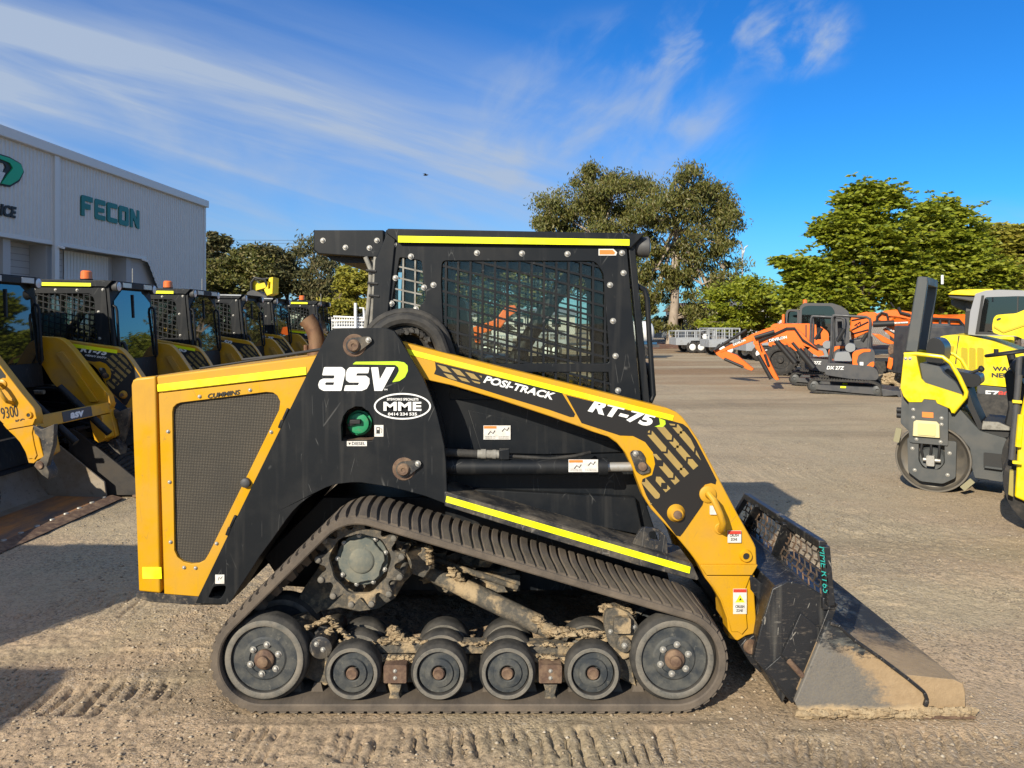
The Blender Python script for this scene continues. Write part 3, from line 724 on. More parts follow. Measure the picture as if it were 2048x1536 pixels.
    ex.build('exhaust_pipe', M['exhaust'], root)
    # --- tower (lift arm stanchion)
    to = MB().prism(PP(TOWER, YT), YT, YT+.03, [PP(FILL, YT), PP(SLOT, YT)])
    outer = PP(TOWER, YT)
    TO = two(to, 'tower_plate', M['black'], bevel=.003)
    ti = MB().prism(grow(outer, -.006), 3.39, 3.41)
    # closing strips round the plate edge
    n = len(outer); ins = grow(outer, -.012)
    for i in range(n):
        j = (i+1) % n
        if 0 <= i <= 13 and i != 0: continue
        ti.prism([outer[i], outer[j], ins[j], ins[i]][::-1], YT+.031, 3.389)
    two(ti, 'tower_box', M['black'])
    fb = MB().box(X(676,YT), X(756,YT), YT+.15, YT+.16, Z(890,YT), Z(805,YT)); fb.box(X(676,YT), X(756,YT), YT+.031, YT+.149, Z(892,YT), Z(882,YT))
    fb.build('filler_recess', M['rust'], root)
    cap = MB().lathe((X(718,3.27), 3.255, Z(846,3.27)), [(0, .036), (.003, .045), (.02, .048), (.022, .055), (.05, .055)], 28)
    CP_ = cap.build('fuel_cap', M['green'], root)
    MB().bar(P3(700,843,3.25), P3(722,843,3.25), .03, .02).bar(P3(695,850,3.25), P3(712,846,3.25), .018, .014).build('latch', M['blackin'], CP_, bevel=.003)
    for c, c2, r in (((709,691), (737,680), 24), ((808,938), (836,927), 21)):
        pm = MB().prism(lozenge((X(c[0],YT), Z(c[1],YT)), .034, (X(c2[0],YT), Z(c2[1],YT)), .016), YT-.014, YT-.001)
        a = two(pm, 'pin_tab', M['blackd'], bevel=.002)
        pn = MB().lathe((X(c[0],YT), YT-.032, Z(c[1],YT)), [(.008, .006), (.004, .010), (.004, .021), (.009, .026), (.02, .028)], 22)
        two(pn, 'pivot_pin', M['rust'], a[0]); boltp(a[0], c2[0], c2[1], YT-.014, 5)
        MB().lathe((X(c[0],YT), YT-.003, Z(c[1],YT)), [(0, .047), (.003, .05)], 26).build('grease_ring', M['rust'], a[0])
    # --- lift cylinder and hose
    cy = MB().tube([P3(870,934,3.30), P3(1206,934,3.30)], .036, 22); cy.tube([P3(1196,934,3.30), P3(1214,934,3.30)], .041, 22)
    CY = two(cy, 'lift_cylinder', M['black'])
    rd = MB().tube([P3(1214,934,3.30), P3(1285,933,3.30)], .021, 16); two(rd, 'rod', M['bolt'], CY[0])
    hs_ = MB().tube([P3(860,903,3.30), P3(955,908,3.30)], .018, 12); hs_.tube([P3(1015,912,3.31), P3(1100,918,3.33), P3(1150,912,3.33), P3(1180,905,3.38)], .008, 8)
    two(hs_, 'hydraulic_hose', M['rubberd'])
    fg = MB().tube([P3(955,908,3.30), P3(1000,909,3.30)], .019, 12); fg.tube([P3(962,908,3.30), P3(972,908,3.30)], .022, 12); fg.tube([P3(985,909,3.30), P3(992,909,3.30)], .0215, 12)
    two(fg, 'hose_fitting', M['conduit'])
    two(MB().bar(P3(998,908,3.30), P3(1019,908,3.30), .04, .045).tube([P3(1008,908,3.3), P3(1008,930,3.3)], .015, 10), 'elbow_block', M['black'], bevel=.003)
    # --- lift arm
    ar = MB().prism(PP(ARM, YA), YA, YA+.085)
    A = two(ar, 'lift_arm', M['yellow'] if hero else M['yellow2'], bevel=.005, seg=2)
    # cast foot, slightly proud, with the fold above it
    ft = MB().prism(PP([(1399,1128),(1514,1128),(1503,1148),(1410,1148)], YA-.004), YA-.018, YA-.001)
    ft.prism(PP([(1412,1151),(1500,1151),(1491,1175),(1491,1215),(1494,1255),(1483,1268),(1474,1262),(1461,1262),(1456,1235),(1443,1199),(1428,1174)], YA), YA-.008, YA-.001)
    two(ft, 'arm_foot', M['yellow'] if hero else M['yellow2'], A[0], bevel=.003)
    xb = MB().prism(PP([(1452,1120),(1508,1120),(1508,1165),(1462,1165)], YA), YA+.086, 2*YC-YA-.086)
    xb.prism(PP([(1455,1165),(1508,1168),(1508,1262),(1476,1276),(1462,1262)], YA), YA+.086, YA+.24); xb.prism(PP([(1455,1165),(1508,1168),(1508,1262),(1476,1276),(1462,1262)], YA), 2*YC-YA-.24, 2*YC-YA-.086)
    xb.prism(PP([(1330,880),(1360,880),(1470,1110),(1440,1110)], YA), YA+.086, YA+.11); xb.prism(PP([(1330,880),(1360,880),(1470,1110),(1440,1110)], YA), 2*YC-YA-.11, 2*YC-YA-.086)
    xb.build('cross_beam', M['yellow'] if hero else M['yellow2'], root, bevel=.006)
    # pivot bosses, grab bar on the arm
    bs = MB().lathe((X(1352,YA), YA-.028, Z(1026,YA)), [(0, .016), (.001, .026), (.02, .036), (.027, .04)], 24); bs = two(bs, 'boss', M['yellow'] if hero else M['yellow2'], A[0])
    MB().lathe((X(1352,YA), YA-.038, Z(1026,YA)), [(0, .014), (.002, .018), (.02, .018)], 16).build('pivot_pin', M['rust'], bs[0])
    bh = MB().lathe((X(1491,YA), YA-.014, Z(1111,YA)), [(.012, .014), (0, .015), (0, .024), (.013, .029)], 24); bh = two(bh, 'boss', M['yellow'] if hero else M['yellow2'], A[0])
    MB().lathe((X(1491,YA), YA-.010, Z(1111,YA)), [(0, .014), (.008, .0145)], 16).build('bore', M['ink'], bh[0])
    gb = MB().tube([P3(1416,990,YA+.0), P3(1418,989,YA-.05), P3(1428,1000,YA-.075), P3(1439,1025,YA-.08), P3(1446,1045,YA-.075), P3(1444,1058,YA-.05), P3(1441,1060,YA)], .0145, 14)
    gb.lathe((X(1415,YA), YA-.012, Z(988,YA)), [(0, .03), (.004, .037), (.011, .037)], 22); gb.lathe((X(1440,YA), YA-.008, Z(1057,YA)), [(0, .022), (.004, .026), (.007, .026)], 18)
    two(gb, 'grab_bar', M['yellow'] if hero else M['yellow2'], A[0])
    pc = MB().prism(rnd(PP([(1259,906),(1264,900),(1282,901),(1290,914),(1289,922),(1300,934),(1299,944),(1283,949),(1272,943),(1266,925)], YA), .008, 2), YA-.012, YA-.001)
    pc = two(pc, 'cylinder_pin_plate', M['blackd'], A[0], bevel=.002); boltp(pc[0], 1271, 907, YA-.012, 5)
    MB().lathe((X(1284,YA), YA-.022, Z(932,YA)), [(0, .01), (.001, .018), (.01, .02)], 16).build('pivot_pin', M['rust'], pc[0])
    # decals on the arm (both sides carry them)
    Yd = YA-.0012
    d = MB().prism(PP(DEC1, YA), Yd, YA-.0002); d.prism(PP(DEC2, YA), Yd, YA-.0002)
    D = two(d, 'arm_decal', M['ink'] if not hero else mat('black_film', (.017,.016,.016), .35), A[0])
    g = MB(); reg = [(1285,868),(1300,858),(1368,852),(1389,881),(1404,925),(1303,1008),(1284,966),(1310,940)]
    ddx, ddy = .655, .755; rn = random.Random(11)
    import itertools
    lanes = []
    for k in range(-3, 7):
        ox, oy = 1262+k*19.0, 905-k*14.5
        s = -70+rn.uniform(-10, 10)
        while s < 170:
            ln_ = rn.choice((16, 30, 44)); w_ = 12.6
            a = s; b = s+ln_; nx, ny = ddy, -ddx; sk_ = 6*(1 if rn.random() < .5 else -1)
            q = [(ox+ddx*a, oy+ddy*a), (ox+ddx*(a+sk_)+nx*w_/2, oy+ddy*(a+sk_)+ny*w_/2), (ox+ddx*a+nx*w_, oy+ddy*a+ny*w_), (ox+ddx*b+nx*w_, oy+ddy*b+ny*w_), (ox+ddx*(b+sk_)+nx*w_/2, oy+ddy*(b+sk_)+ny*w_/2), (ox+ddx*b, oy+ddy*b)]
            RG = [(1296,862),(1330,846),(1368,850),(1404,925),(1300,1010),(1283,968)]; h1 = clip([q[0], q[1], q[4], q[5]], RG); h2 = clip([q[1], q[2], q[3], q[4]], RG)
            inside = lambda p: True
            for hq in (h1, h2):
                if len(hq) > 2:
                    cx_ = sum(p[0] for p in hq)/len(hq); cy_ = sum(p[1] for p in hq)/len(hq)
                    if (cx_-1270)**2+(cy_-922)**2 < 44**2: continue
                    g.prism(PP(hq, YA), Yd-.0006, Yd-.0001)
            s += ln_+5.5
    two(g, 'tread_pattern', M['gold'], D[0]); g = MB()
    for k in range(5):      # fading lozenges by the lettering
        x0 = 874+k*28; y0 = 729+k*7.2
        for a_, b_ in ((0, 13), (17, 28-3*k)):
            if b_-a_ < 4: continue
            q = [(x0+a_*.75, y0+a_), (x0+17+a_*.75, y0+4+a_), (x0+20+b_*.75, y0+4+b_), (x0+3+b_*.75, y0+b_)]
            q = clip(q, [(874,729),(868,747),(958,775),(964,752)])
            if len(q) > 2: g.prism(PP(q, YA), Yd-.0006, Yd-.0001)
    two(g, 'tread_pattern', M['gold'], D[0])
    U = Vector((1, 0, -.252)); Vv = Vector((.252, 0, 1))
    if hero:
        t = MB(); text(t, 'POSI-TRACK', P3(966,765,Yd-.0006), 146*YA/F, 15*YA/F, ux=U, uz=Vv, shear=.25, bold=.035)
        text(t, 'RT-75', P3(1175,823,Yd-.0006), 136*YA/F, 27*YA/F, ux=U, uz=Vv, shear=.25, bold=.05)
        t.build('lettering', M['white'], D[0], smooth=0)
        MB().prism(PP([(1318,836),(1330,841),(1331,848),(1325,854),(1309,853),(1320,849)], YA), Yd-.0016, Yd-.0008).build('lime_swoosh', M['lime'], D[0])
        MB().prism(PP([(812,697),(1347,831),(1345,841),(820,709.5)], YA), YA-.0035, YA-.0014).build('reflective_tape', M['tape'], A[0])
        for (x0,y0,x1,y1,hd_,wd_) in ((1454,1060,1481,1084,'r','CRUSH\nZONE'), (1465,1176,1492,1226,'r2','CRUSH\nZONE'), (1419,1011,1433,1028,None,'')):
            s_ = MB().prism(PP([(x0,y0),(x1,y0),(x1,y1),(x0,y1)], YA), YA-.0105, YA-.0085 if x0 > 1430 else YA-.0005)
            S_ = s_.build('warning_sticker', M['whited'], A[0])
            if hd_: MB().prism(PP([(x0+.5,y0+.5),(x1-.5,y0+.5),(x1-.5,y0+7),(x0+.5,y0+7)], YA), YA-.0112, YA-.0106).build('red_header', M['red'], S_)
            if hd_ == 'r2':
                MB().prism(PP([(1478.5,1187),(1488,1203),(1469,1203)], YA), YA-.0112, YA-.0106).build('warning_triangle', M['tape'], S_)
                MB().prism(PP([(1475,1199),(1482,1199),(1480,1193),(1478,1196)], YA), YA-.0118, YA-.0113).build('warning_symbol', M['ink'], S_)
            if wd_:
                tt_ = MB(); text(tt_, 'CRUSH', (X(x0+4,YA), YA-.0112, Z(y1-12,YA)), 18*YA/F, 5.5*YA/F, bold=.03); text(tt_, 'ZONE', (X(x0+6,YA), YA-.0112, Z(y1-4,YA)), 13*YA/F, 5.5*YA/F, bold=.03)
                tt_.build('lettering', M['ink'], S_, smooth=0)
    # --- tower lettering
    if hero:
        def zz(pts): return PP([(600+a/4.04, 640+b/4.04) for a, b in pts], YT)
        t = MB(); y0, y1 = YT-.0022, YT-.0004
        t.prism(rnd(zz([(195,380),(340,380),(366,402),(366,430),(335,572),(190,572),(155,552),(148,520),(160,488),(187,473),(275,473),(281,447),(180,447)]), .004, 2), y0, y1, [zz([(212,503),(278,503),(271,525),(208,525),(203,514)])])
        t.prism(rnd(zz([(400,382),(562,382),(552,430),(462,430),(453,450),(535,450),(562,472),(562,515),(540,555),(500,572),(355,572),(366,527),(470,527),(480,505),(398,505),(372,485),(370,440),(380,402)]), .003, 2), y0, y1)
        t.prism(zz([(575,382),(632,382),(645,480),(698,382),(767,382),(665,572),(602,572)]), y0, y1)
        text(t, 'TM', (X(600+678/4.04,YT), y0, Z(640+568/4.04,YT)), 7*YT/F, 3*YT/F, bold=.03)
        t.build('brand_lettering', M['white'], TO[0], smooth=0)
        MB().prism(rnd(zz([(450,337),(790,333),(842,342),(870,368),(872,412),(848,462),(805,492),(745,503),(780,450),(800,410),(795,382),(770,363),(425,358)]), .003, 2), y0, y1).build('lime_swoosh', M['lime'], TO[0])
        e = MB(); cx, cz = X(805,YT), Z(812.5,YT)
        ell = lambda a, b: [(cx+a*YT/F*math.cos(2*math.pi*i/64), cz+b*YT/F*math.sin(2*math.pi*i/64)) for i in range(64)]
        e.prism(ell(57,26.5), YT-.0022, YT-.0004, [ell(53.8,23.4)])
        text(e, 'MME', (X(767,YT), YT-.002, Z(821.5,YT)), 76*YT/F, 18*YT/F, bold=.035)
        text(e, 'SITEWORKS SPECIALISTS', (X(774,YT), YT-.002, Z(801,YT)), 63*YT/F, 5*YT/F, bold=.03)
        text(e, '0414 234 535', (X(776,YT), YT-.002, Z(831,YT)), 58*YT/F, 6*YT/F, bold=.03)
        e.build('owner_emblem', M['white'], TO[0], smooth=0)
        for (x0,y0_,x1,y1_,nm) in ((749,850,767,873,'f'),(694,882,734,892,'d'),(431,1149,449,1167,'r')):
            S_ = MB().prism(PP([(x0,y0_),(x1,y0_),(x1,y1_),(x0,y1_)], YT), YT-.003, YT-.0008).build('sticker', M['whited'], TO[0])
            q = MB()
            if nm == 'd': text(q, 'DIESEL', (X(704,YT), YT-.0034, Z(890,YT)), 27*YT/F, 6.5*YT/F, bold=.02); q.prism(PP([(697,885),(702,885),(699.5,890)], YT), YT-.0037, YT-.0032)
            elif nm == 'f': q.prism(PP([(753,854),(760,854),(760,867),(753,867)], YT), YT-.0037, YT-.0032, [PP([(754.2,855.5),(758.8,855.5),(758.8,859.5),(754.2,859.5)], YT)]); q.tube([P3(761,856,YT-.0034), P3(764,859,YT-.0034), P3(763,866,YT-.0034)], .0009, 5)
            else: q.tube([P3(436,1161,YT-.0034), P3(438,1154,YT-.0034), P3(441,1158,YT-.0034), P3(445,1153,YT-.0034)], .0012, 5)
            q.build('sticker_print', M['ink'], S_, smooth=0)
        for (x0,y0_,x1,y1_,yy) in ((967,851,1021,879,3.412),(1137,919,1196,944,3.262)):
            S_ = MB().prism(PP([(x0,y0_),(x1,y0_),(x1,y1_),(x0,y1_)], yy), yy-.001, yy+.001).build('warning_sticker', M['whited'], root if yy > 3.3 else CY[0])
            xm = (x0+x1)/2
            MB().prism(PP([(x0+1,y0_+1),(xm-1,y0_+1),(xm-1,y0_+6),(x0+1,y0_+6)], yy), yy-.0018, yy-.0011).build('orange_header', M['orangedecal'], S_)
            q = MB()
            for i, (a, b) in enumerate(((xm-18,y0_+12),(xm+10,y0_+6))):
                q.tube([P3(a,b+6,yy-.0014), P3(a+5,b,yy-.0014), P3(a+10,b+4,yy-.0014), P3(a+14,b-2,yy-.0014)], .0022, 5)
            for r_ in range(2): text(q, 'WARNING KEEP CLEAR', (X(x0+3,yy), yy-.0014, Z(y1_-2-3*r_,yy)), (xm-x0-6)*yy/F, 1.6*yy/F); text(q, 'OF LIFT ARM ALWAYS', (X(xm+3,yy), yy-.0014, Z(y1_-2-3*r_,yy)), (xm-x0-6)*yy/F, 1.6*yy/F)
            q.build('sticker_print', M['ink'], S_, smooth=0)
    # --- cab
    W1 = rnd(PP([(884,521),(1190,522),(1207,545),(1214,640),(1220,727),(900,728),(888,700),(882,560)], YCAB), .02, 3)
    W2 = PP([(900,744),(1217,744),(1223,800),(900,800)], YCAB)
    W3 = rnd(PP([(799,514),(843,521),(851,598),(838,617),(834,650),(780,650),(784,600)], YCAB), .012, 3)
    cbp = PP([(772,460),(1252,466),(1254,500),(1264,620),(1282,806),(1284,900),(742,900),(742,655)], YCAB)
    cb = MB().prism(cbp, YCAB, YCAB+.02, [W1, W2, W3])
    CB = two(cb, 'cab_side_plate', M['black'], bevel=.002)
    # floor, rear bulkhead, interior
    it = MB(); it.box(X(800,3.45), X(1284,3.45), 3.45, 2*YC-3.45, Z(860,3.45), Z(800,3.45))
    it.pside([(3.445,1.1),(2*YC-3.445,1.1),(2*YC-3.445,2.0),(3.445,2.0)], X(780,3.45), X(790,3.45), [[(3.55,1.45),(2*YC-3.55,1.45),(2*YC-3.55,1.9),(3.55,1.9)]])
    it.prism(PP([(905,770),(1010,770),(1010,730),(930,700),(905,640)], 3.6), 3.56, 4.1)
    it.build('cab_interior', M['blackin'], root)
    se = MB().prism(rnd(PP([(930,735),(1015,735),(1015,715),(945,715)], 3.6), .03, 3), 3.6, 4.06); se.prism(rnd(PP([(925,720),(945,720),(930,600),(905,590),(900,640)], 3.6), .03, 3), 3.62, 4.04)
    se.build('seat', M['seat'], root, bevel=.02, seg=3)
    lb = MB().tube([P3(1020,735,3.62), P3(1105,600,3.62), P3(1160,530,3.62)], .038, 12); lb.tube([P3(1020,735,4.0), P3(1105,600,4.0), P3(1160,530,4.0)], .03, 12); lb.tube([P3(1112,590,3.6), P3(1112,590,4.02)], .02, 8)
    lb.build('lap_bar', M['blackin'], root)
    def grille(win, dx, slope, sp, x0, x1, th, y, ox=0):
        m = MB(); gw = grow(win, .004)
        xs = np.arange(x0, x1, dx)
        for x in xs:
            q = clip([(X(x,YCAB), 0), (X(x,YCAB)+th, 0), (X(x,YCAB)+th+.02, 3), (X(x,YCAB)+.02, 3)], gw)
            if len(q) > 2: m.prism(q, y, y+.006)
        for k in range(-14, 30):
            z0 = Z(500+k*sp, YCAB)
            q = clip([(X(x0-30,YCAB), z0), (X(x1+30,YCAB), z0-slope*(X(x1+30,YCAB)-X(x0-30,YCAB))), (X(x1+30,YCAB), z0+th-slope*(X(x1+30,YCAB)-X(x0-30,YCAB))), (X(x0-30,YCAB), z0+th)], gw)
            if len(q) > 2: m.prism(q, y+.001, y+.0055)
        return m
    gr = grille(W1, 24.6, .25, 25.5, 884, 1235, .0105, YCAB+.007); two(gr, 'window_guard', M['black'], CB[0])
    gr = grille(W2, 24.6, .25, 25.5, 884, 1235, .0105, YCAB+.007); two(gr, 'window_guard', M['black'], CB[0])
    gr = grille(W3, 24, .22, 23, 775, 860, .0075, YCAB+.007); two(gr, 'window_guard', M['conduit'] if hero else M['black'], CB[0])
    gp = MB()
    for w in (W1, W2, W3): gp.prism(grow(w, .004), YCAB+.03, YCAB+.034)
    two(gp, 'window_pane', M['glass'], CB[0], smooth=0)
    if hero:
        for a, b in ((954,506),(1044,507),(1135,508),(1244,506),(1247,546),(1220,570),(1226,642),(1231,712),(1236,781),(848,575),(867,570),(822,513),(788,489),(791,556),(783,607),(769,595),(832,618)): boltp(CB[0], a, b, YCAB, 5)
        rf = MB().prism(PP([(1197,498),(1227,498),(1234,505),(1232,511),(1197,511)], YCAB), YCAB-.003, YCAB-.0005); RFL = rf.build('side_reflector', M['whited'], CB[0])
        MB().prism(PP([(1199,500),(1225,500),(1230,505),(1228,509),(1199,509)], YCAB), YCAB-.004, YCAB-.0032).build('amber_insert', M['orangedecal'], RFL)
    else:
        for a, b in ((954,506),(1044,507),(1135,508),(1244,506),(1226,600),(1231,712),(1236,781)): boltp(CB[0], a, b, YCAB, 5)
    # corner post at the rear, front frame
    po = MB().prism(PP([(750,520),(776,462),(792,462),(775,640),(770,700),(742,700)], YCAB-.012), YCAB-.012, YCAB-.001); two(po, 'corner_post', M['black'], bevel=.004)
    roof = MB().prism(PP([(775,457),(1290,467),(1262,497),(1250,493),(800,487),(772,466)], 3.40), 3.40, 2*YC-3.40)
    RO = roof.build('roof', M['black'], root, bevel=.005)
    if hero:
        MB().prism(PP([(796,471.5),(1259,478.5),(1259,491),(796,484.5)], 3.395), 3.3965, 3.3995).build('reflective_tape', M['tape'], RO)
    hl = MB().lathe((X(1272,3.45), 3.44, Z(500,3.45)), [(0, .02), (.005, .045), (.06, .05), (.08, .04)], 18, 'x').move((0, 0, .0))
    hl = MB().lathe((X(1278,3.44), 3.47, Z(493,3.44)), [(-.03, .02), (0, .045), (.045, .05), (.05, .045)], 18, 'x'); HL = two(hl, 'work_light', M['dgrey'])
    ll = MB().lathe((X(1278,3.44)+.051, 3.47, Z(493,3.44)), [(0, .043), (.004, .03)], 18, 'x'); two(ll, 'lens', M['lamp'], HL[0])
    rb = MB().prism(PP([(627,460),(768,460),(768,514),(735,515),(636,508),(627,500)], 3.44), 3.44, 2*YC-3.44)
    RB = rb.build('rear_roof_box', M['black'], root, bevel=.006)
    ub = MB().prism(PP([(650,510),(765,514),(765,526),(688,526),(660,518)], 3.5), 3.5, 2*YC-3.5); ub.build('underside_unit', M['blackin'], RB)
    if hero:
        for a, b in ((646,481),(691,495),(739,496),(754,481)): boltp(RB, a, b, 3.44, 4.6)
        cd = MB()
        for (a0, a1, a2, yy) in ((731,742,731,3.44),(745,747,735,3.47),(752,750,742,3.43)):
            cd.tube([P3(a0,514,yy), P3(a1,540,yy), P3(a1-1,570,yy), P3((a1+a2)/2,615,yy), P3(a2,660,yy)], .011, 10)
        cd.build('conduit', M['conduit'], root)
        for i in range(3): MB().tube([P3(740+3*i-8, 541+25*i, 3.415), P3(752+3*i, 543+25*i, 3.41), P3(760, 545+25*i, 3.43)], .007, 6).build('cable_tie', M['blackin'], root)
        # coiled hoses beside the cab
        co = MB()
        for r_, yy, w_ in ((62, 3.33, .030), (42, 3.36, .024), (76, 3.385, .02)):
            cx, cy_ = 812, 700; pth = []
            for k in range(15):
                t = R(185-k*11.5); pth.append(P3(cx+r_*1.12*math.cos(t), cy_-r_*math.sin(t), yy))
            pth.append(P3(cx+r_*1.12*math.cos(R(12))+12, cy_+20, yy)); co.tube(pth, w_, 10)
        for k in range(9):
            t = R(30+k*13); co.blob(P3(818+45*math.cos(t), 700-38*math.sin(t), 3.32), .014, k, .5)
        co.build('hose_bundle', M['rubberd'], root)
    # front frame with door, hex-shouldered glass, grab rails
    x1 = X(1262,YCAB); zt = Z(500,YCAB); zb = Z(806,YCAB)
    def front(m, pts, d, t):      # pts in (y, z), leaning with the cab front
        mm = MB().pside(pts, 0, t); sl = (X(1284,YCAB)-X(1255,YCAB))/(zt-zb)
        mm.v = [(x+x1+d+sl*(zt-z), y, z) for x, y, z in mm.v]; m.v, m.f = (lambda b: (m.v+mm.v, m.f+[tuple(b+i for i in f) for f in mm.f]))(len(m.v)); return m
    ya, yb = YCAB, 2*YC-YCAB; gl = [(ya+.07,zb+.02),(yb-.07,zb+.02),(yb-.045,zb+.35),(yb-.06,zt-.13),(yb-.22,zt-.02),(ya+.22,zt-.02),(ya+.06,zt-.13),(ya+.045,zb+.35)]
    m = MB(); mm = MB().pside([(ya,zb-.2),(yb,zb-.2),(yb,zt+.03),(ya,zt+.03)], 0, .03, [gl]); sl = (X(1284,YCAB)-X(1255,YCAB))/(zt-zb)
    mm.v = [(x+x1-.01+sl*(zt-z), y, z) for x, y, z in mm.v]
    FF = mm.build('front_frame', M['black'], root, bevel=.003)
    m = front(MB(), grow(gl, .01), .022, .006); m.build('windscreen', M['glassd'] if not hero else M['glass'], FF, smooth=0)
    wp = MB().bar((x1+.04, YC, zt-.05), (x1+.06, YC-.02, zb+.42), .02, .012); wp.build('wiper', M['blackin'], FF)
    gr1 = MB().tube([P3(1258,572,3.45), P3(1276,572,3.45), P3(1289,580,3.45), P3(1294,596,3.45), P3(1299,680,3.45), P3(1307,790,3.45), P3(1302,802,3.45), P3(1282,806,3.45)], .0125, 12)
    two(gr1, 'grab_rail', M['black'])
    gr2 = MB().tube([P3(1280,728,3.55), P3(1294,732,3.55), P3(1302,750,3.55), P3(1302,790,3.55), P3(1290,797,3.55)], .018, 12); gr2.build('door_handle', M['blackin'], FF)
    # quick-hitch plate in front of the arm foot
    qh = MB().prism(PP([(1500,1148),(1528,1170),(1575,1160),(1560,1230),(1530,1290),(1512,1320),(1486,1300),(1492,1282),(1520,1262),(1518,1200),(1502,1180)], YA-.01), YA-.01, YA+.04)
    qh.prism(PP([(1478,1290),(1490,1275),(1515,1278),(1528,1320),(1520,1345),(1500,1325)], YA), YA-.012, YA+.1)
    if hero: qh.prism(PP([(1508,1180),(1535,1165),(1560,1180),(1520,1330),(1508,1322)], YA), YA+.1, 2*YC-YA-.1)
    Q = two(qh, 'quick_hitch', M['bladebk'] if hero else M['blackd'], bevel=.004)
    MB().lathe((X(1500,YA), YA-.024, Z(1291,YA)), [(.004, .012), (0, .02), (.0, .028), (.012, .033)], 20).build('pivot_pin', M['rust'], Q[0])
    two(MB().tube([P3(1350,990,YC-.25), P3(1500,1190,YC-.25)], .03, 12), 'tilt_cylinder', M['black'])
    return A, D, RO

def plain_bucket(root, mt_in, dx=0, dz=0, w0=3.03, w1=None):
    """open dirt bucket with bolted lip; profile in x,z relative to the hitch"""
    w1 = 2*YC-w0 if w1 is None else w1
    x = 1.10+dx; pr = [(x+.0,.62+dz),(x+.01,.50+dz),(x-.0,.30+dz),(x+.04,.12+dz),(x+.14,.03+dz),(x+.24,.012+dz),(x+.74,.006+dz)]
    t = .018; m = MB(); ins = [(p[0]+(.02 if i < 4 else .0), p[1]+(.004 if i < 3 else .018)) for i, p in enumerate(pr)]
    m.prism(pr+ins[::-1], w0, w1)
    B = m.build('bucket', mt_in, root)
    fl = MB().prism([(x+.22,.034+dz),(x+.72,.027+dz),(x+.72,.030+dz),(x+.22,.038+dz)], w0+.025, w1-.025); fl.build('bucket_floor', M['bucketru'], B)
    sp = [(x+.012,.60+dz),(x+.05,.62+dz),(x+.12,.58+dz),(x+.64,.16+dz),(x+.66,.02+dz),(x+.24,.02+dz),(x+.14,.05+dz),(x+.05,.14+dz),(x+.02,.3+dz)]
    for a in (w0-.02, w1): MB().prism(sp, a, a+.02).build('side_plate', mt_in, B, bevel=.003)
    MB().prism([(x-.01,.60+dz),(x+.07,.62+dz),(x+.07,.60+dz),(x-.01,.57+dz)], w0+.001, w1-.001).build('top_rail', mt_in, B)
    lip = MB().prism([(x+.60,.022+dz),(x+.70,.036+dz),(x+.80,.012+dz),(x+.78,.0+dz),(x+.60,.002+dz)], w0-.03, w1+.03); Lp = lip.build('cutting_edge', M['rust'], B, bevel=.003)
    for i in range(9):
        y = w0+.06+(w1-w0-.12)*i/8; MB().lathe((x+.67, y, .028+dz), [(0, .022), (.012, .018), (.014, .01)], 10, 'z').build('bolt', M['bolt'], Lp)
    return B

# ======== the hero
setorg(*LORG)
hero = empty('track_loader', LORG, 'dusty yellow and black tracked loader standing side-on in the foreground, mesh-guarded cab', 'track loader')
build_loader(True, hero)

# four-in-one bucket of the hero
YB = 2.97; YB2 = 2*YC-YB
bk = MB()
bk.prism(PP([(1545,1178),(1575,1163),(1612,1170),(1668,1203),(1655,1245),(1592,1402),(1584,1408),(1508,1318),(1520,1262)], YB+.05), YB+.05, YB+.07)
bk.prism(PP([(1556,1178),(1612,1170),(1665,1203),(1640,1210),(1560,1400),(1530,1345)], YB+.1), YB+.071, YB2-.071)
Bk = bk.build('bucket_moldboard', M['bladebk'], hero, bevel=.004)
rp = MB().prism(PP([(1601,1226),(1646,1262),(1606,1352),(1592,1330),(1563,1310)], YB+.04), YB+.036, YB+.049)
rp.prism(PP([(1562,1312),(1603,1352),(1588,1400),(1530,1340)], YB+.04), YB+.040, YB+.049)
rp.build('wear_plate', M['bladebk'], Bk, bevel=.002)
ed = MB().bar(P3(1668,1203,YB+.045), P3(1590,1404,YB+.045), .02, .03); ed.build('edge_bar', M['bladebk'], Bk, bevel=.003)
hn = MB().tube([P3(1578,1322,YB+.02), P3(1605,1352,YB+.02)], .012, 8); hn.build('hinge_pin', M['rust'], Bk)
# clam: near side plate with heavy rim, hollow floor, lip
sp = PP([(1657,1243),(1672,1243),(1706,1275),(1760,1312),(1815,1352),(1846,1377),(1856,1390),(1856,1408),(1850,1424),(1800,1430),(1606,1438),(1590,1404),(1600,1380)], YB)
Cl = MB().prism(sp, YB, YB+.022).build('clam_side_plate', M['clamside'], hero, bevel=.004)
rim = MB()
rp_ = [(1660,1246),(1676,1250),(1708,1279),(1760,1315),(1814,1356),(1848,1384),(1853,1398),(1849,1412)]
for i in range(len(rp_)-1): rim.bar(P3(rp_[i][0],rp_[i][1],YB-.004), P3(rp_[i+1][0],rp_[i+1][1],YB-.004), .018, .013)
rim.build('rim', M['bladebk'], Cl, bevel=.003)
MB().prism(sp, YB2-.022, YB2).build('clam_side_plate', M['bucketmud'], hero, bevel=.004)
xl = X(1938,YB); zl = Z(1373,YB)
fl = MB().prism([(X(1640,YB),Z(1300,YB)+.02),(X(1700,YB),Z(1345,YB)),(X(1790,YB),Z(1352,YB)),(xl-.045,zl+.016),(xl-.008,zl),(xl,zl-.03),(xl+.002,.03),(X(1700,YB),.012),(X(1610,YB),.02),(X(1600,YB),.1)], YB+.0225, YB2-.0225)
FL = fl.build('clam_floor', M['clamfloor'], hero, bevel=.004)
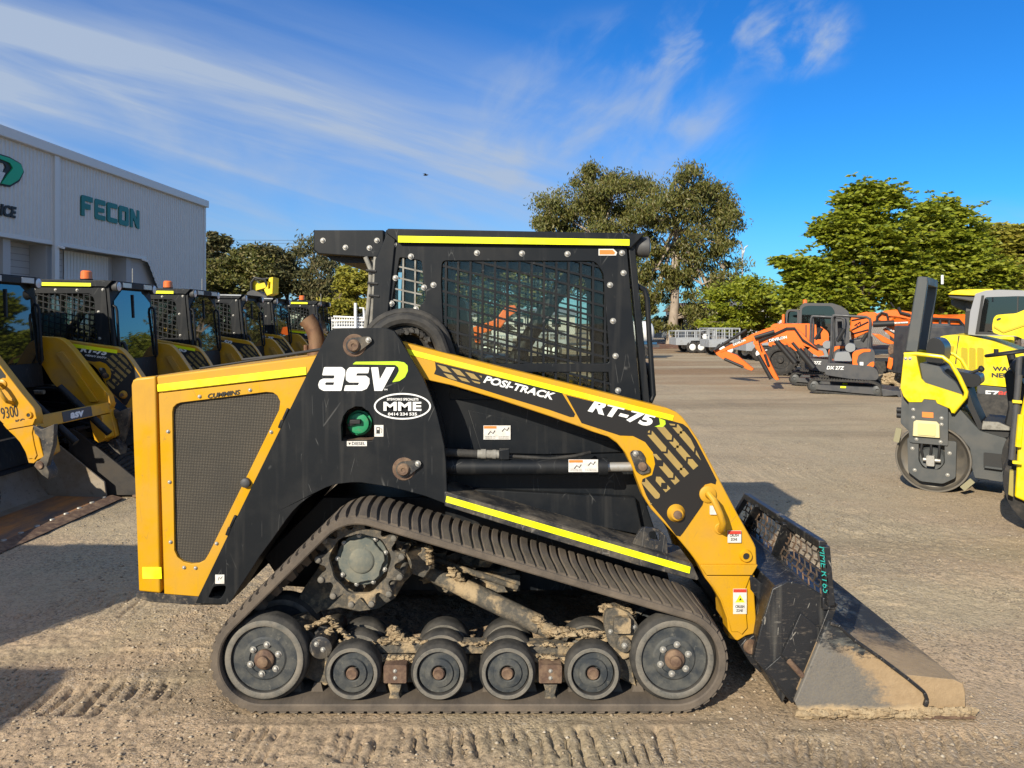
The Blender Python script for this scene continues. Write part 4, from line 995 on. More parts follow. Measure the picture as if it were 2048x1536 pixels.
for k in range(2):
    lp = MB().prism([(X(1845,YB),.004),(X(1950,YB),.004),(X(1948,YB),.012),(X(1930,YB),.024),(X(1845,YB),.028)], YB-.012, YB2+.012) if k == 0 else MB()
    if k == 0: lp.build('cutting_edge', M['rust'], hero, bevel=.002)
mdm = MB(); rn = random.Random(2)
for i in range(150):
    px = 1606+rn.random()*340; mdm.blob(P3(px, 1432-rn.random()*9-(4 if px > 1850 else 0), YB-.004), rn.uniform(.006, .017), i, .5, (1.9, .7, .8))
mdm.build('caked_mud', M['mud'], hero, smooth=70)
# spill guard on top of the bucket
gx = X(1655, 3.0); G = MB(); zt0, zb0 = Z(1090,3.0), Z(1208,3.0)
tn = (X(1648,3.0), 3.0, zt0); bn = (X(1658,3.0), 3.0, zb0); tf = (X(1494,4.02), 4.02, Z(993,4.02)); bf = (X(1472,4.5), 4.5, Z(1028,4.5)); b2 = (1.255, 4.5, zb0+.02)
G.bar(tn, bn, .05, .03, up=(1, 0, 0)); G.bar((tn[0]-.006, 3.0, zt0+.0), tf, .03, .035); G.bar(tf, bf, .03, .03); G.bar(bn, b2, .05, .05)
Gd = G.build('spill_guard', M['bladebk'], hero, bevel=.004)
ba = MB()
for y0_, y1_ in ((3.38, 3.52), (3.78, 3.98)): 
    t_ = (y0_-3.0)/1.02; ba.bar((tn[0]+(tf[0]-tn[0])*t_, y0_, zt0+(tf[2]-zt0)*t_), (1.262, y1_, zb0+.02), .014, .065, up=(1, 0, 0))
    ba.build('guard_bar', M['bladebk'], Gd, bevel=.002); ba = MB()
em = MB()
for i in range(17):      # expanded-metal strands in the guard plane
    y = 3.02+i*.062
    for j in range(9):
        z0 = zb0+.02+j*.031; zmax = zt0+(tf[2]-zt0)*(y-3)/1.02
        if z0+.03 > zmax+.005: continue
        w_ = .010*math.sin(i*9.1+j*5.3); o = .031 if j % 2 else 0
        em.bar((1.262+.004*j, y+o, z0), (1.262+.004*j, y+.045+o, z0+w_*.5), .0055, .005, up=(1, 0, 0))
        em.bar((1.262+.004*j, y+o, z0), (1.266+.004*j, y+o+(.031 if not j % 2 else -.031)*.6, z0+.031), .0055, .005, up=(1, 0, 0))
em.build('expanded_mesh', M['castm'], Gd)
tx = MB(); text(tx, 'MME RT65', (X(1637,2.98)+.0, 2.975, Z(1092,2.98)), 96*2.98/F, 12*2.98/F, ux=(.09, 0, -1), uz=(1, 0, .09), shear=.3)
tx.build('paint_pen_lettering', mat('teal_paint_pen', (.02,.34,.30), .5), Gd, smooth=0)
# mud caked on the running gear
mu = MB(); rn = random.Random(9)
def mudline(p, q, n, y0, y1, r0, r1, jit):
    for i in range(int(n*1.7)):
        t = rn.random(); yy = rn.uniform(y0, y1)
        mu.blob(P3(p[0]+(q[0]-p[0])*t+rn.uniform(-2,2), p[1]+(q[1]-p[1])*t+rn.uniform(-jit,jit), yy), rn.uniform(r0, r1)*.62, rn.random(), .6, (1.6, 1.2, .7))
mudline((680,1284),(1210,1292), 300, 3.10, 3.24, .006, .016, 3)
mudline((725,1318),(850,1318), 90, 3.07, 3.12, .007, .018, 5); mudline((1040,1316),(1170,1322), 110, 3.07, 3.12, .007, .02, 6)
mudline((1100,1262),(1215,1276), 110, 3.08, 3.2, .01, .026, 7); mudline((1070,1238),(1105,1268), 50, 3.12, 3.2, .01, .024, 4)
mudline((615,1256),(660,1236), 60, 3.06, 3.2, .006, .014, 3); mudline((660,1240),(720,1298), 70, 3.08, 3.16, .006, .013, 3)
mudline((640,1275),(662,1262), 70, 3.06, 3.26, .006, .013, 7)
mudline((1205,1215),(1265,1228), 60, 3.1, 3.16, .01, .022, 6)
mudline((855,1095),(862,1135), 40, 3.18, 3.24, .008, .018, 7); mudline((900,1140),(925,1162), 30, 3.24, 3.28, .008, .02, 5)
mudline((785,1262),(800,1280), 60, 3.16, 3.2, .008, .024, 7); mudline((830,1280),(750,1284), 40, 3.14, 3.2, .008, .018, 4)
mu.build('caked_mud', M['mud'], hero, smooth=70)
# ---------------------------------------------------------------- ground
def vn(x, y, seed=0):
    xi = np.floor(x); yi = np.floor(y); fx = x-xi; fy = y-yi; fx = fx*fx*(3-2*fx); fy = fy*fy*(3-2*fy)
    def h(a, b): t = np.sin(a*127.1+b*311.7+seed*74.7)*43758.5453; return t-np.floor(t)
    return (h(xi, yi)*(1-fx)+h(xi+1, yi)*fx)*(1-fy)+(h(xi, yi+1)*(1-fx)+h(xi+1, yi+1)*fx)*fy
def fbm(x, y, o=4, seed=0):
    s = 0; a = .5
    for i in range(o): s = s+a*(vn(x*2**i, y*2**i, seed+i)-.5); a *= .5
    return s
def grid_axis(lo, hi, step, far, g=1.06):
    c = list(np.arange(lo, hi+step/2, step)); s = step; x = c[-1]
    while x < far: s *= g; x += s; c.append(x)
    s = step; x = c[0]; l = []
    while x > -far: s *= g; x -= s; l.append(x)
    return np.array(l[::-1]+c)
gx_ = grid_axis(-3.1, 3.2, .0105, 700); gy_ = grid_axis(2.25, 5.4, .0105, 900)
GX, GY = np.meshgrid(gx_, gy_)
def sm(a, lo, hi): t = np.clip((a-lo)/(hi-lo), 0, 1); return t*t*(3-2*t)
near = (1-sm(np.abs(GX), 9, 30))*(1-sm(np.abs(GY-3), 9, 30))
GZ = (fbm(GX*1.1, GY*1.1, 4, 3)*.05+fbm(GX*7, GY*7, 3, 9)*.016+fbm(GX*30, GY*30, 3, 5)*.011*(.4+1.6*np.clip(fbm(GX*1.7, GY*1.7, 3, 15)*4+.4, 0, 1)))*near
def cleats(x0, x1, y0, y1, pitch, depth, seed, slant=0.0, bow=0.0):
    m = sm(GX, x0, x0+.12)*(1-sm(GX, x1-.12, x1))*sm(GY, y0, y0+.03)*(1-sm(GY, y1-.03, y1))
    t = (GY-(y0+y1)/2)/((y1-y0)/2)
    s = GX+slant*t*(y1-y0)/2+bow*t*t*(y1-y0)/2+fbm(GX*6, GY*6, 3, seed)*.06
    w = (s/pitch) % 1.0; alt = ((np.floor(s/pitch)) % 2)
    groove = np.exp(-((w-.5)/(.10+.06*alt))**2)*np.clip(fbm(GX*11, GY*9, 2, seed+7)*4+.95, .15, 1)
    wear = np.clip(fbm(GX*2.6, GY*5.2, 4, seed+4)*4.5+1.0, 0, 1)
    return m*wear*(-.004+depth*groove*-1+.3*depth*(1-groove)*fbm(GX*20, GY*20, 2, seed)), m*wear
hgt = 0
for a in ((-1.15, 2.0, 2.66, 2.93, .049, .027, 21, .03, .06), (-3.6, -1.35, 2.98, 3.30, .062, .027, 33, .05, .05), (-3.4, -2.0, 3.98, 4.36, .070, .018, 41, .10, .0), (.9, 2.2, 2.62, 2.95, .050, .026, 55, -.35, .12), (-2.4, -1.3, 3.36, 3.6, .06, .004, 61, .3, .0), (-3.2, -2.3, 4.6, 4.9, .06, .004, 71, .1, .05)):
    d_, m_ = cleats(*a); GZ = GZ*(1-.45*m_)+d_
under = sm(GX, -1.25, -1.1)*(1-sm(GX, .75, .95))*sm(GY, 2.9, 2.99)*(1-sm(GY, 3.38, 3.45))
GZ = GZ*(1-under)-.010*under
buck = sm(GX, .95, 1.05)*(1-sm(GX, 2.0, 2.15))*sm(GY, 2.85, 2.93)*(1-sm(GY, 4.8, 4.9)); GZ = GZ*(1-buck)-.004*buck
far_ = sm(GY, 5.5, 9); GZ = GZ-.012*(1-under)*0+0
nyy, nxx = GX.shape
me = bpy.data.meshes.new('ground')
co = np.stack([GX.ravel(), GY.ravel(), GZ.ravel()], 1).astype(np.float32)
idx = np.arange(nyy*nxx).reshape(nyy, nxx)
q = np.stack([idx[:-1, :-1].ravel(), idx[:-1, 1:].ravel(), idx[1:, 1:].ravel(), idx[1:, :-1].ravel()], 1).astype(np.int32)
me.vertices.add(len(co)); me.vertices.foreach_set('co', co.ravel()); me.loops.add(q.size); me.loops.foreach_set('vertex_index', q.ravel())
me.polygons.add(len(q)); me.polygons.foreach_set('loop_start', np.arange(0, q.size, 4, dtype=np.int32)); me.polygons.foreach_set('use_smooth', np.ones(len(q), bool))
me.update(calc_edges=True)
gm = bpy.data.materials.new('sandy_gravel_yard'); gm.use_nodes = True; nt = gm.node_tree; bs_ = nt.nodes['Principled BSDF']
tc_ = N('ShaderNodeTexCoord'); PV = tc_.outputs['Object']
def nz(scale, det=6, rg=.6, vec=None, dist=0):
    n = N('ShaderNodeTexNoise'); n.inputs['Scale'].default_value = scale; n.inputs['Detail'].default_value = det; n.inputs['Roughness'].default_value = rg; n.inputs['Distortion'].default_value = dist
    L(vec or PV, n.inputs['Vector']); return n.outputs['Fac']
def mrl(v_, a, b, c=0., d=1.):
    n = N('ShaderNodeMapRange'); L(v_, n.inputs[0])
    for i, x_ in enumerate((a, b, c, d)): n.inputs[i+1].default_value = x_
    return n.outputs[0]
def mixc(fac, a, b):
    n = N('ShaderNodeMix', data_type='RGBA')
    if isinstance(fac, float): n.inputs[0].default_value = fac
    else: L(fac, n.inputs[0])
    for i, c_ in ((6, a), (7, b)):
        if isinstance(c_, tuple): n.inputs[i].default_value = c_+(1,)
        else: L(c_, n.inputs[i])
    return n.outputs[2]
sx = N('ShaderNodeSeparateXYZ'); L(PV, sx.inputs[0])
sand = (.49, .36, .235); grav = (.43, .345, .225); dark = (.22, .175, .115); red = (.27, .16, .08)
mp_ = N('ShaderNodeMapping'); mp_.inputs['Scale'].default_value = (.10, .55, 1); L(PV, mp_.inputs[0])
c1 = mixc(mrl(nz(.55, 5, .6), .46, .58), sand, grav)
# gravelly further back, sandy nearer
c1 = mixc(mrl(M_('ADD', sx.outputs[1], M_('MULTIPLY', nz(.35, 3), 5.0)), 6.5, 11.0, 0, .75), c1, grav)
c1 = mixc(mrl(nz(1.0, 5, .6, mp_.outputs[0]), .50, .64, 0, .62), c1, dark)
c1 = mixc(M_('MULTIPLY', mrl(nz(.6, 4, .6, mp_.outputs[0]), .46, .58, 0, .85), mrl(sx.outputs[1], 12, 24)), c1, red)
c1 = mixc(mrl(nz(9, 6, .75), .50, .68, 0, .42), c1, dark)
c1 = mixc(mrl(nz(60, 4, .8), .50, .63, 0, .65), c1, (.15, .12, .075)); c1 = mixc(mrl(nz(48, 4, .8, None), .60, .70, 0, .5), c1, (.62, .52, .38))
vo = N('ShaderNodeTexVoronoi'); vo.inputs['Scale'].default_value = 95; L(PV, vo.inputs['Vector'])
vo2 = N('ShaderNodeTexVoronoi'); vo2.inputs['Scale'].default_value = 42; L(PV, vo2.inputs['Vector'])
hsv = N('ShaderNodeSeparateColor'); L(vo.outputs['Color'], hsv.inputs[0])
spk = M_('MULTIPLY', mrl(hsv.outputs[0], .80, .97), mrl(nz(1.6, 4), .40, .56, .2, 1.0))
c1 = mixc(M_('MULTIPLY', spk, .45), c1, (.45, .40, .33))
spk2 = M_('MULTIPLY', mrl(hsv.outputs[1], .72, .95), mrl(nz(1.3, 4), .42, .6, .25, 1.0))
c1 = mixc(M_('MULTIPLY', spk2, .6), c1, (.07, .06, .05))
L(c1, bs_.inputs['Base Color']); bs_.inputs['Roughness'].default_value = .95; bs_.inputs['Specular IOR Level'].default_value = .2
h = M_('ADD', M_('MULTIPLY', nz(160, 6, .75), .5), M_('MULTIPLY', M_('SUBTRACT', 1.0, vo.outputs['Distance']), mrl(nz(1.6, 4), .42, .6, .1, .7)))
h = M_('ADD', h, M_('MULTIPLY', M_('SUBTRACT', 1.0, vo2.outputs['Distance']), .5))
h = M_('ADD', h, M_('MULTIPLY', nz(34, 6, .75), 1.0))
bp_ = N('ShaderNodeBump'); bp_.inputs['Strength'].default_value = .8; bp_.inputs['Distance'].default_value = .008; L(h, bp_.inputs['Height']); L(bp_.outputs[0], bs_.inputs['Normal'])
me.materials.append(gm)
g_ = bpy.data.objects.new('ground', me); COL.objects.link(g_); g_['kind'] = 'structure'

def ground_z(x, y):
    j = int(np.clip(np.searchsorted(gx_, x), 0, nxx-1)); i = int(np.clip(np.searchsorted(gy_, y), 0, nyy-1)); return float(GZ[i, j])
# loose stones
rs = np.random.RandomState(4); n = 26000
sy = 2.3+(rs.rand(n)**1.7)*8; sxx = (rs.rand(n)*2-1)*sy*.78; keep = (fbm(sxx*1.3, sy*1.3, 3, 8) > -.06+.1*rs.rand(n)); sxx, sy = sxx[keep], sy[keep]; n = len(sxx)
ico = np.array([(0,0,1),(.9,0,.2),(.28,.85,.15),(-.72,.5,.25),(-.7,-.55,.2),(.3,-.85,.2),(0,0,-.6)]); fi = np.array([(0,1,2),(0,2,3),(0,3,4),(0,4,5),(0,5,1),(6,2,1),(6,3,2),(6,4,3),(6,5,4),(6,1,5)])
sz = .0022+.0075*rs.rand(n)**3.2*(1+sy*.05); vs = ico[None]*(1+.5*(rs.rand(n, 7, 3)-.5))*sz[:, None, None]
a = rs.rand(n)*6.28; ca, sa = np.cos(a), np.sin(a); vx = vs[..., 0]*ca[:, None]-vs[..., 1]*sa[:, None]; vy = vs[..., 0]*sa[:, None]+vs[..., 1]*ca[:, None]
zi = GZ[np.clip(np.searchsorted(gy_, sy), 0, nyy-1), np.clip(np.searchsorted(gx_, sxx), 0, nxx-1)]
co = np.stack([vx*1.2+sxx[:, None], vy+sy[:, None], vs[..., 2]*.7+zi[:, None]+.001], -1).reshape(-1, 3)
fs = (fi[None]+(np.arange(n)*7)[:, None, None]).reshape(-1, 3)
def fast_mesh(name, co, fs, m):
    me = bpy.data.meshes.new(name); k = fs.shape[1]
    me.vertices.add(len(co)); me.vertices.foreach_set('co', np.ascontiguousarray(co, dtype=np.float32).ravel()); me.loops.add(fs.size); me.loops.foreach_set('vertex_index', fs.astype(np.int32).ravel())
    me.polygons.add(len(fs)); me.polygons.foreach_set('loop_start', np.arange(0, fs.size, k, dtype=np.int32)); me.update(calc_edges=True); me.materials.append(m)
    o = bpy.data.objects.new(name, me); COL.objects.link(o); return o
def island_mat(name, cols, rough=.8, trans=0, spec=.3):
    m = bpy.data.materials.new(name); m.use_nodes = True; t = m.node_tree; b = t.nodes['Principled BSDF']; ge = t.nodes.new('ShaderNodeNewGeometry')
    cr = t.nodes.new('ShaderNodeValToRGB'); el_ = cr.color_ramp.elements
    for i, c in enumerate(cols):
        e = el_[i] if i < 2 else el_.new(1)
        e.position = i/(len(cols)-1); e.color = tuple(c)+(1,)
    t.links.new(ge.outputs['Random Per Island'], cr.inputs[0]); t.links.new(cr.outputs[0], b.inputs['Base Color']); b.inputs['Roughness'].default_value = rough; b.inputs['Specular IOR Level'].default_value = spec
    if trans:
        tl = t.nodes.new('ShaderNodeBsdfTranslucent'); t.links.new(cr.outputs[0], tl.inputs[0]); mx_ = t.nodes.new('ShaderNodeMixShader'); mx_.inputs[0].default_value = trans
        t.links.new(b.outputs[0], mx_.inputs[1]); t.links.new(tl.outputs[0], mx_.inputs[2]); t.links.new(mx_.outputs[0], t.nodes['Material Output'].inputs[0])
    return m
M['stone'] = island_mat('mixed_gravel', [(.16,.13,.10), (.30,.24,.17), (.38,.30,.21), (.24,.19,.13), (.48,.42,.33)])
tag(fast_mesh('loose_gravel', co, fs, M['stone']), 'small loose stones scattered over the sandy yard', 'gravel', kind='stuff')

# ---------------------------------------------------------------- fleet of loaders on the left
setorg(*LORG)
fleet = empty('track_loader', LORG)
A2, D2, RO2 = build_loader(False, fleet)
piv = Vector((X(709, 3.2), 0, Z(691, 3.2)))
def raise_arms(o, deg):
    p = Vector((piv.x-ORG.x, 0, piv.z)); rot = Matrix.Translation(p) @ Matrix.Rotation(R(-deg), 4, 'Y') @ Matrix.Translation(-p)
    for q in kids(o):
        if q.name.split('.')[0] in ('lift_arm', 'cross_beam', 'quick_hitch', 'tilt_cylinder'): q.matrix_local = rot @ q.matrix_local
M['hoody'] = M['yellow2']
def retarget(o):
    for c in kids(o):
        if c.type == 'MESH' and c.data.materials and c.data.materials[0] == M['yellow']: c.data.materials[0] = M['yellow2']
        retarget(c)
retarget(fleet)
spec = [  # centre y, cab front x, beacon, roof tape, arm tape, model text, bucket lip x, bucket centre y, bucket material, label
    (6.30, -4.35, 0, 0, 0, '', -3.50, 5.84, 'bucketst', 'yellow loader nearest in the left row, dark lettered plate on cross beam, worn rusty bucket', 10),
    (7.63, -3.95, 1, 1, 1, 'RT-75', -3.25, 7.55, 'bucketdk', 'second loader of the left row, with the largest orange beacon on its roof', 6),
    (9.45, -3.98, 1, 1, 1, 'RT-65', -2.75, 9.45, 'bucketdk', 'third loader of the left row, yellow roof stripe and second largest orange beacon', 4),
    (11.2, -3.98, 0, 0, 0, '50', -2.7, 11.2, 'bucketdk', 'fourth loader of the left row, pale roof edge, no beacon, behind the second beacon', 5),
    (12.75, -4.02, 0, 0, 0, 'RT-75', -2.75, 12.75, 'bucketdk', 'fifth loader of the left row, no beacon, just right of the raised yellow boom', 7),
    (14.5, -3.74, 1, 1, 1, '60', -2.5, 14.5, 'bucketdk', 'farthest loader of the left row, small red beacon, beside the bright green tree', 8),
    (1.75, -4.05, 0, 0, 0, '', -2.8, 1.75, 'bucketst', 'loader of the left row whose shadow lies across the ground behind the yellow hood', 5),
    (-.15, -4.0, 0, 0, 0, '', -3.05, -.15, 'bucketst', 'loader of the left row whose shadow touches the lower left edge of the ground', 5),
]
HC = X(1262, YCAB) if 'YCAB' in globals() else X(1262, 3.42)
for i, (cy, fx, bea, rt, at_, txt_, bx_, by_, bm, lab, rdeg) in enumerate(spec):
    o = fleet if i == 0 else copy_tree(fleet)
    fleet_list = globals().setdefault('FL_', []); fleet_list.append(o)
for i, (cy, fx, bea, rt, at_, txt_, bx_, by_, bm, lab, rdeg) in enumerate(spec):
    o = FL_[i]; setorg(*LORG)
    tag(o, lab, 'track loader', 'yellow track loaders parked in a row on the left')
    dx = fx-HC; raise_arms(o, rdeg)
    arm = [c for c in kids(o) if c.name.split('.')[0] == 'lift_arm'][0]
    if txt_:
        dec = [c for c in kids(arm) if c.name.split('.')[0] == 'arm_decal'][0]
        t = MB(); U = Vector((1, 0, -.252)); Vv = Vector((.252, 0, 1)); YA = 3.26
        text(t, txt_, P3(1185,822,YA-.002), (120 if len(txt_) > 3 else 60)*YA/F, 25*YA/F, ux=U, uz=Vv, shear=.25, bold=.05)
        if i == 1: text(t, 'HEAVY DUTY', P3(1205,842,YA-.002), 95*YA/F, 8*YA/F, ux=U, uz=Vv, shear=.25, bold=.04)
        t.build('lettering', M['white'], dec, smooth=0)
    if at_: MB().prism(PP([(812,697),(1347,831),(1344,846),(818,713)], 3.26), 3.256, 3.2585).build('reflective_tape', M['tape'], arm)
    roof_ = [c for c in kids(o) if c.name.split('.')[0] == 'roof'][0]
    if rt: MB().prism(PP([(796,471.5),(1200,477.5),(1200,492),(796,486)], 3.395), 3.3965, 3.3995).build('reflective_tape', M['tape'], roof_)
    else: MB().prism(PP([(796,460),(1280,469),(1280,475),(796,468)], 3.395), 3.3965, 3.3995).build('roof_trim', M['galv'], roof_)
    if bea:
        b = MB().lathe((X(1120,3.6), 3.62, 2.015), [(0, .055), (.012, .06)], 20, 'z').build('beacon_base', M['blackin'], roof_)
        MB().lathe((X(1120,3.6), 3.62, 2.027), [(0, .055), (.07, .052), (.082, .042)], 20, 'z').build('beacon_lens', M['amber'], b)
        MB().tube([(.5, 4.0, 2.0), (.5, 4.0, 2.16)], .005, 6).build('aerial', M['bolt'], roof_)
    if i < 3:      # forward light bar
        lb_ = MB().box(X(1290,3.4), X(1290,3.4)+.03, 3.50, 4.16, 1.93, 1.99).build('light_bar', M['blackin'], roof_, bevel=.004)
        for yy in (3.53, 3.95): MB().box(X(1290,3.4)+.031, X(1290,3.4)+.04, yy, yy+.16, 1.937, 1.983).build('lens', M['lamp'], lb_)
    if i == 0:
        xb_ = [c for c in kids(o) if c.name.split('.')[0] == 'cross_beam'][0]
        pl_ = MB().box(1.067, 1.069, 3.60, 4.02, Z(1161,3.26), Z(1123,3.26)).build('name_plate', M['dgrey'], xb_)
        t = MB(); text(t, 'asv', (1.0705, 3.70, Z(1155,3.26)), .20, .05, ux=(0, 1, 0), bold=.05, shear=.15); t.build('lettering', M['white'], pl_, smooth=0)
        t = MB(); text(t, '9300', P3(1395,1110,3.256), .13, .09, ux=(1, 0, 0)); text(t, 'KG', P3(1440,1138,3.256), .07, .04, ux=(1, 0, 0), bold=.03)
        t.build('lettering', M['ink'], arm, smooth=0)
    # bucket on the ground, in this machine's own frame
    ldx = (bx_-1.90)-dx; ldy = by_-cy
    B = plain_bucket(o, M[bm], dx=ldx)
    B.location.y += ldy
    o.location = (LORG[0]+dx, cy, 0)

# ---------------------------------------------------------------- trees
M['bark'] = mat('pale_eucalypt_bark', (.38, .31, .24), .85, dirt=(.2, .15, .11), dscale=1.2, damt=.42, dsoft=.2)
M['barkd'] = mat('dark_bark', (.10, .075, .055), .9, dirt=(.18, .14, .1), dscale=2, damt=.4)
M['leaf_euc'] = island_mat('eucalypt_leaves', [(.06,.072,.018), (.14,.15,.030), (.19,.165,.042), (.10,.115,.024), (.23,.18,.07)], .5, .22, .4)
M['leaf_dk'] = island_mat('dark_leaves', [(.055,.062,.024), (.11,.11,.04), (.16,.125,.05), (.08,.09,.034)], .6, .18)
M['leaf_gr'] = island_mat('feathery_green_leaves', [(.11,.16,.015), (.29,.32,.026), (.21,.25,.02), (.36,.36,.03)], .5, .3, .35)
M['leaf_br'] = island_mat('bright_olive_leaves', [(.20,.20,.03), (.34,.32,.045), (.27,.26,.035), (.38,.31,.05)], .55, .25)
def tree(name, lab, base, Y, blobs, trunk_top, tr, leafm, barkm, n, ll, lw, mode='droop', group='trees behind the yard', seed=0, dens=.22, sub=26, squash=.55):
    rs = np.random.RandomState(seed+17); rn = random.Random(seed)
    bx, by = base; x0 = X(bx, Y); setorg(x0, Y, 0)
    root = empty(name, (x0, Y, 0), lab, 'tree', group)
    tr_ = MB(); tx, tz = X(trunk_top[0], Y), Z(trunk_top[1], Y)
    k = [(x0, Y, -.2), (x0+(tx-x0)*.3+rn.uniform(-.15,.15), Y, tz*.3), (x0+(tx-x0)*.6+rn.uniform(-.2,.2), Y+.1, tz*.6), (tx, Y, tz)]
    tr_.tube(k, [tr*1.35, tr, tr*.8, tr*.55], 12)
    tot = sum(b[2]*b[3] for b in blobs); CO = []; AX = []; BX = []
    for bi, (cx, cy, rx, ry) in enumerate(blobs):
        c = np.array([X(cx, Y), Y+rn.uniform(-.5, .5)*(rx*Y/F), Z(cy, Y)]); rr = np.array([rx*Y/F, rx*Y/F*.9, ry*Y/F])*(.86 if mode == 'frond' else 1)
        mid = Vector((tx, Y, tz)).lerp(Vector(c), .5)+Vector((rn.uniform(-.3,.3), rn.uniform(-.3,.3), rn.uniform(-.5,.1)*.5))
        st_ = Vector(k[2]).lerp(Vector((tx, Y, tz)), rn.uniform(.1, .95)) if c[2] < tz+1 else Vector((tx, Y, tz))
        tr_.tube([st_, mid, Vector(c)], [tr*.46, tr*.32, tr*.16], 7)
        nb = max(6, int(sub*(rx*ry)/(60*55)))
        d = rs.normal(size=(nb, 3)); d /= np.linalg.norm(d, axis=1)[:, None]; rad = .45+.55*rs.rand(nb)**.5
        sc_ = c+d*rad[:, None]*rr
        for s_ in sc_[:min(nb, 9)]: tr_.tube([Vector(c), Vector(c).lerp(Vector(s_), .55)+Vector((0, 0, .12)), Vector(s_)], [tr*.16, tr*.10, tr*.04], 5)
        m = int(n*rx*ry/tot/nb)+1
        for s_ in sc_:
            sr = dens*min(rr)*(.7+.9*rs.rand())
            if mode == 'frond':
                # whorls of drooping fronds
                nw = max(1, m//9)
                wc = s_+rs.normal(size=(nw, 3))*np.array([sr, sr, sr*squash])
                for w in wc:
                    a = rs.rand()*6.28+np.arange(9)*.7; dr = -.45+.75*rs.rand(9)
                    ax = np.stack([np.cos(a), np.sin(a), dr], 1); ax /= np.linalg.norm(ax, axis=1)[:, None]
                    L_ = ll*(.7+.6*rs.rand(9))[:, None]; sd_ = np.cross(ax, np.array([0, 0, .35])+rs.normal(size=(9, 3))*.6); sd_ /= np.linalg.norm(sd_, axis=1)[:, None]
                    CO.append(w+ax*L_*.55); AX.append(ax*L_*.5); BX.append(sd_*lw)
            else:
                p = s_+rs.normal(size=(m, 3))*np.array([sr, sr, sr*squash]); CO.append(p)
                ax = rs.normal(size=(m, 3)); ax[:, 2] = ax[:, 2]*.5-(1.3 if mode == 'droop' else 0); ax /= np.linalg.norm(ax, axis=1)[:, None]
                sd_ = np.cross(ax, rs.normal(size=(m, 3))); sd_ /= np.linalg.norm(sd_, axis=1)[:, None]; s2 = (.7+.6*rs.rand(m))[:, None]
                AX.append(ax*ll*.5*s2); BX.append(sd_*lw*.5*s2)
    tr_.build('trunk', barkm, root, smooth=60)
    C = np.concatenate(CO); A = np.concatenate(AX); B = np.concatenate(BX)
    co = np.stack([C-A, C+B, C+A, C-B], 1).reshape(-1, 3)-np.array([x0, Y, 0]); fs = np.arange(len(co)).reshape(-1, 4)
    cr = fast_mesh('crown', co, fs, leafm); cr.parent = root
    return root
tree('gum_tree', 'tall olive gum tree rising left behind the cab roof, reddish tips', (1188,688), 52, [(1178,372,52,48),(1105,415,42,42),(1150,430,58,40),(1225,405,52,50),(1280,400,48,46),(1095,470,38,34),(1205,470,70,34),(1120,540,70,50),(1220,560,70,50)], (1192,470), .26, M['leaf_euc'], M['bark'], 46000, .28, .085, seed=1, dens=.22, sub=24, squash=.75)
tree('gum_tree', 'large gum tree with pale forked trunk right of the cab', (1342,690), 50, [(1300,430,55,42),(1385,372,52,38),(1340,415,55,45),(1425,405,48,48),(1450,455,32,52),(1300,500,48,38),(1400,480,60,46),(1445,540,36,56),(1290,585,44,44),(1400,570,50,36),(1340,640,55,28),(1430,610,45,36),(1300,640,40,26),(1310,540,34,30),(1375,545,36,28),(1345,590,36,26),(1290,610,30,30),(1440,650,40,24)], (1352,440), .30, M['leaf_euc'], M['bark'], 48000, .28, .085, seed=2, dens=.22, sub=24, squash=.75)
tree('leafy_tree', 'bushy mid-green tree between the gum tree and the orange excavators', (1490,690), 44, [(1470,600,55,38),(1520,590,46,34),(1500,640,66,30),(1440,645,40,22),(1545,630,30,24)], (1490,640), .16, M['leaf_gr'], M['barkd'], 22000, .26, .10, mode='any', seed=3)
tree('feathery_tree', 'broad feathery green tree with the highest crown on the right', (1730,690), 34, [(1728,415,62,46),(1790,400,28,20),(1690,470,60,50),(1760,480,70,50),(1590,535,40,26),(1640,560,60,46),(1610,600,55,34),(1720,560,80,56),(1680,620,80,30),(1800,560,60,56)], (1725,560), .24, M['leaf_gr'], M['barkd'], 46000, .27, .062, mode='frond', seed=4, dens=.30, squash=.85)
tree('feathery_tree', 'feathery green tree behind the roller post, rounded crown', (1880,690), 36, [(1870,425,46,34),(1830,465,60,46),(1920,460,60,46),(1880,510,90,56),(1830,580,70,46),(1930,560,80,50),(1960,600,70,36),(1900,620,90,26)], (1880,560), .22, M['leaf_gr'], M['barkd'], 46000, .27, .062, mode='frond', seed=5, dens=.30, squash=.85)
tree('feathery_tree', 'feathery olive tree cut off by the right edge of the picture', (2030,690), 38, [(1990,470,40,30),(2035,490,46,40),(2010,540,60,46),(2060,580,60,40),(2080,520,50,50)], (2030,560), .2, M['leaf_br'], M['barkd'], 18000, .33, .065, mode='frond', seed=6, dens=.30, squash=.85)
tree('gum_tree', 'tall sparse dark gum tree beside the grey shed corner', (432,690), 58, [(418,480,18,16),(448,482,18,14),(430,505,22,14),(452,505,12,12),(420,530,20,16),(446,528,12,9),(425,565,26,20)], (430,520), .2, M['leaf_dk'], M['barkd'], 11000, .34, .16, mode='any', seed=7, dens=.30)
tree('leafy_tree', 'low olive tree left in the tree line above the loader roofs', (490,690), 50, [(450,560,44,34),(490,530,46,34),(520,560,46,40),(460,600,40,30)], (488,600), .2, M['leaf_euc'], M['barkd'], 20000, .28, .12, mode='any', seed=8)
tree('leafy_tree', 'dark rounded tree behind the raised yellow excavator boom', (575,690), 52, [(545,525,46,30),(590,525,46,32),(570,560,60,36),(610,590,46,34),(545,595,40,30)], (575,600), .2, M['leaf_dk'], M['barkd'], 22000, .30, .12, mode='any', seed=9)
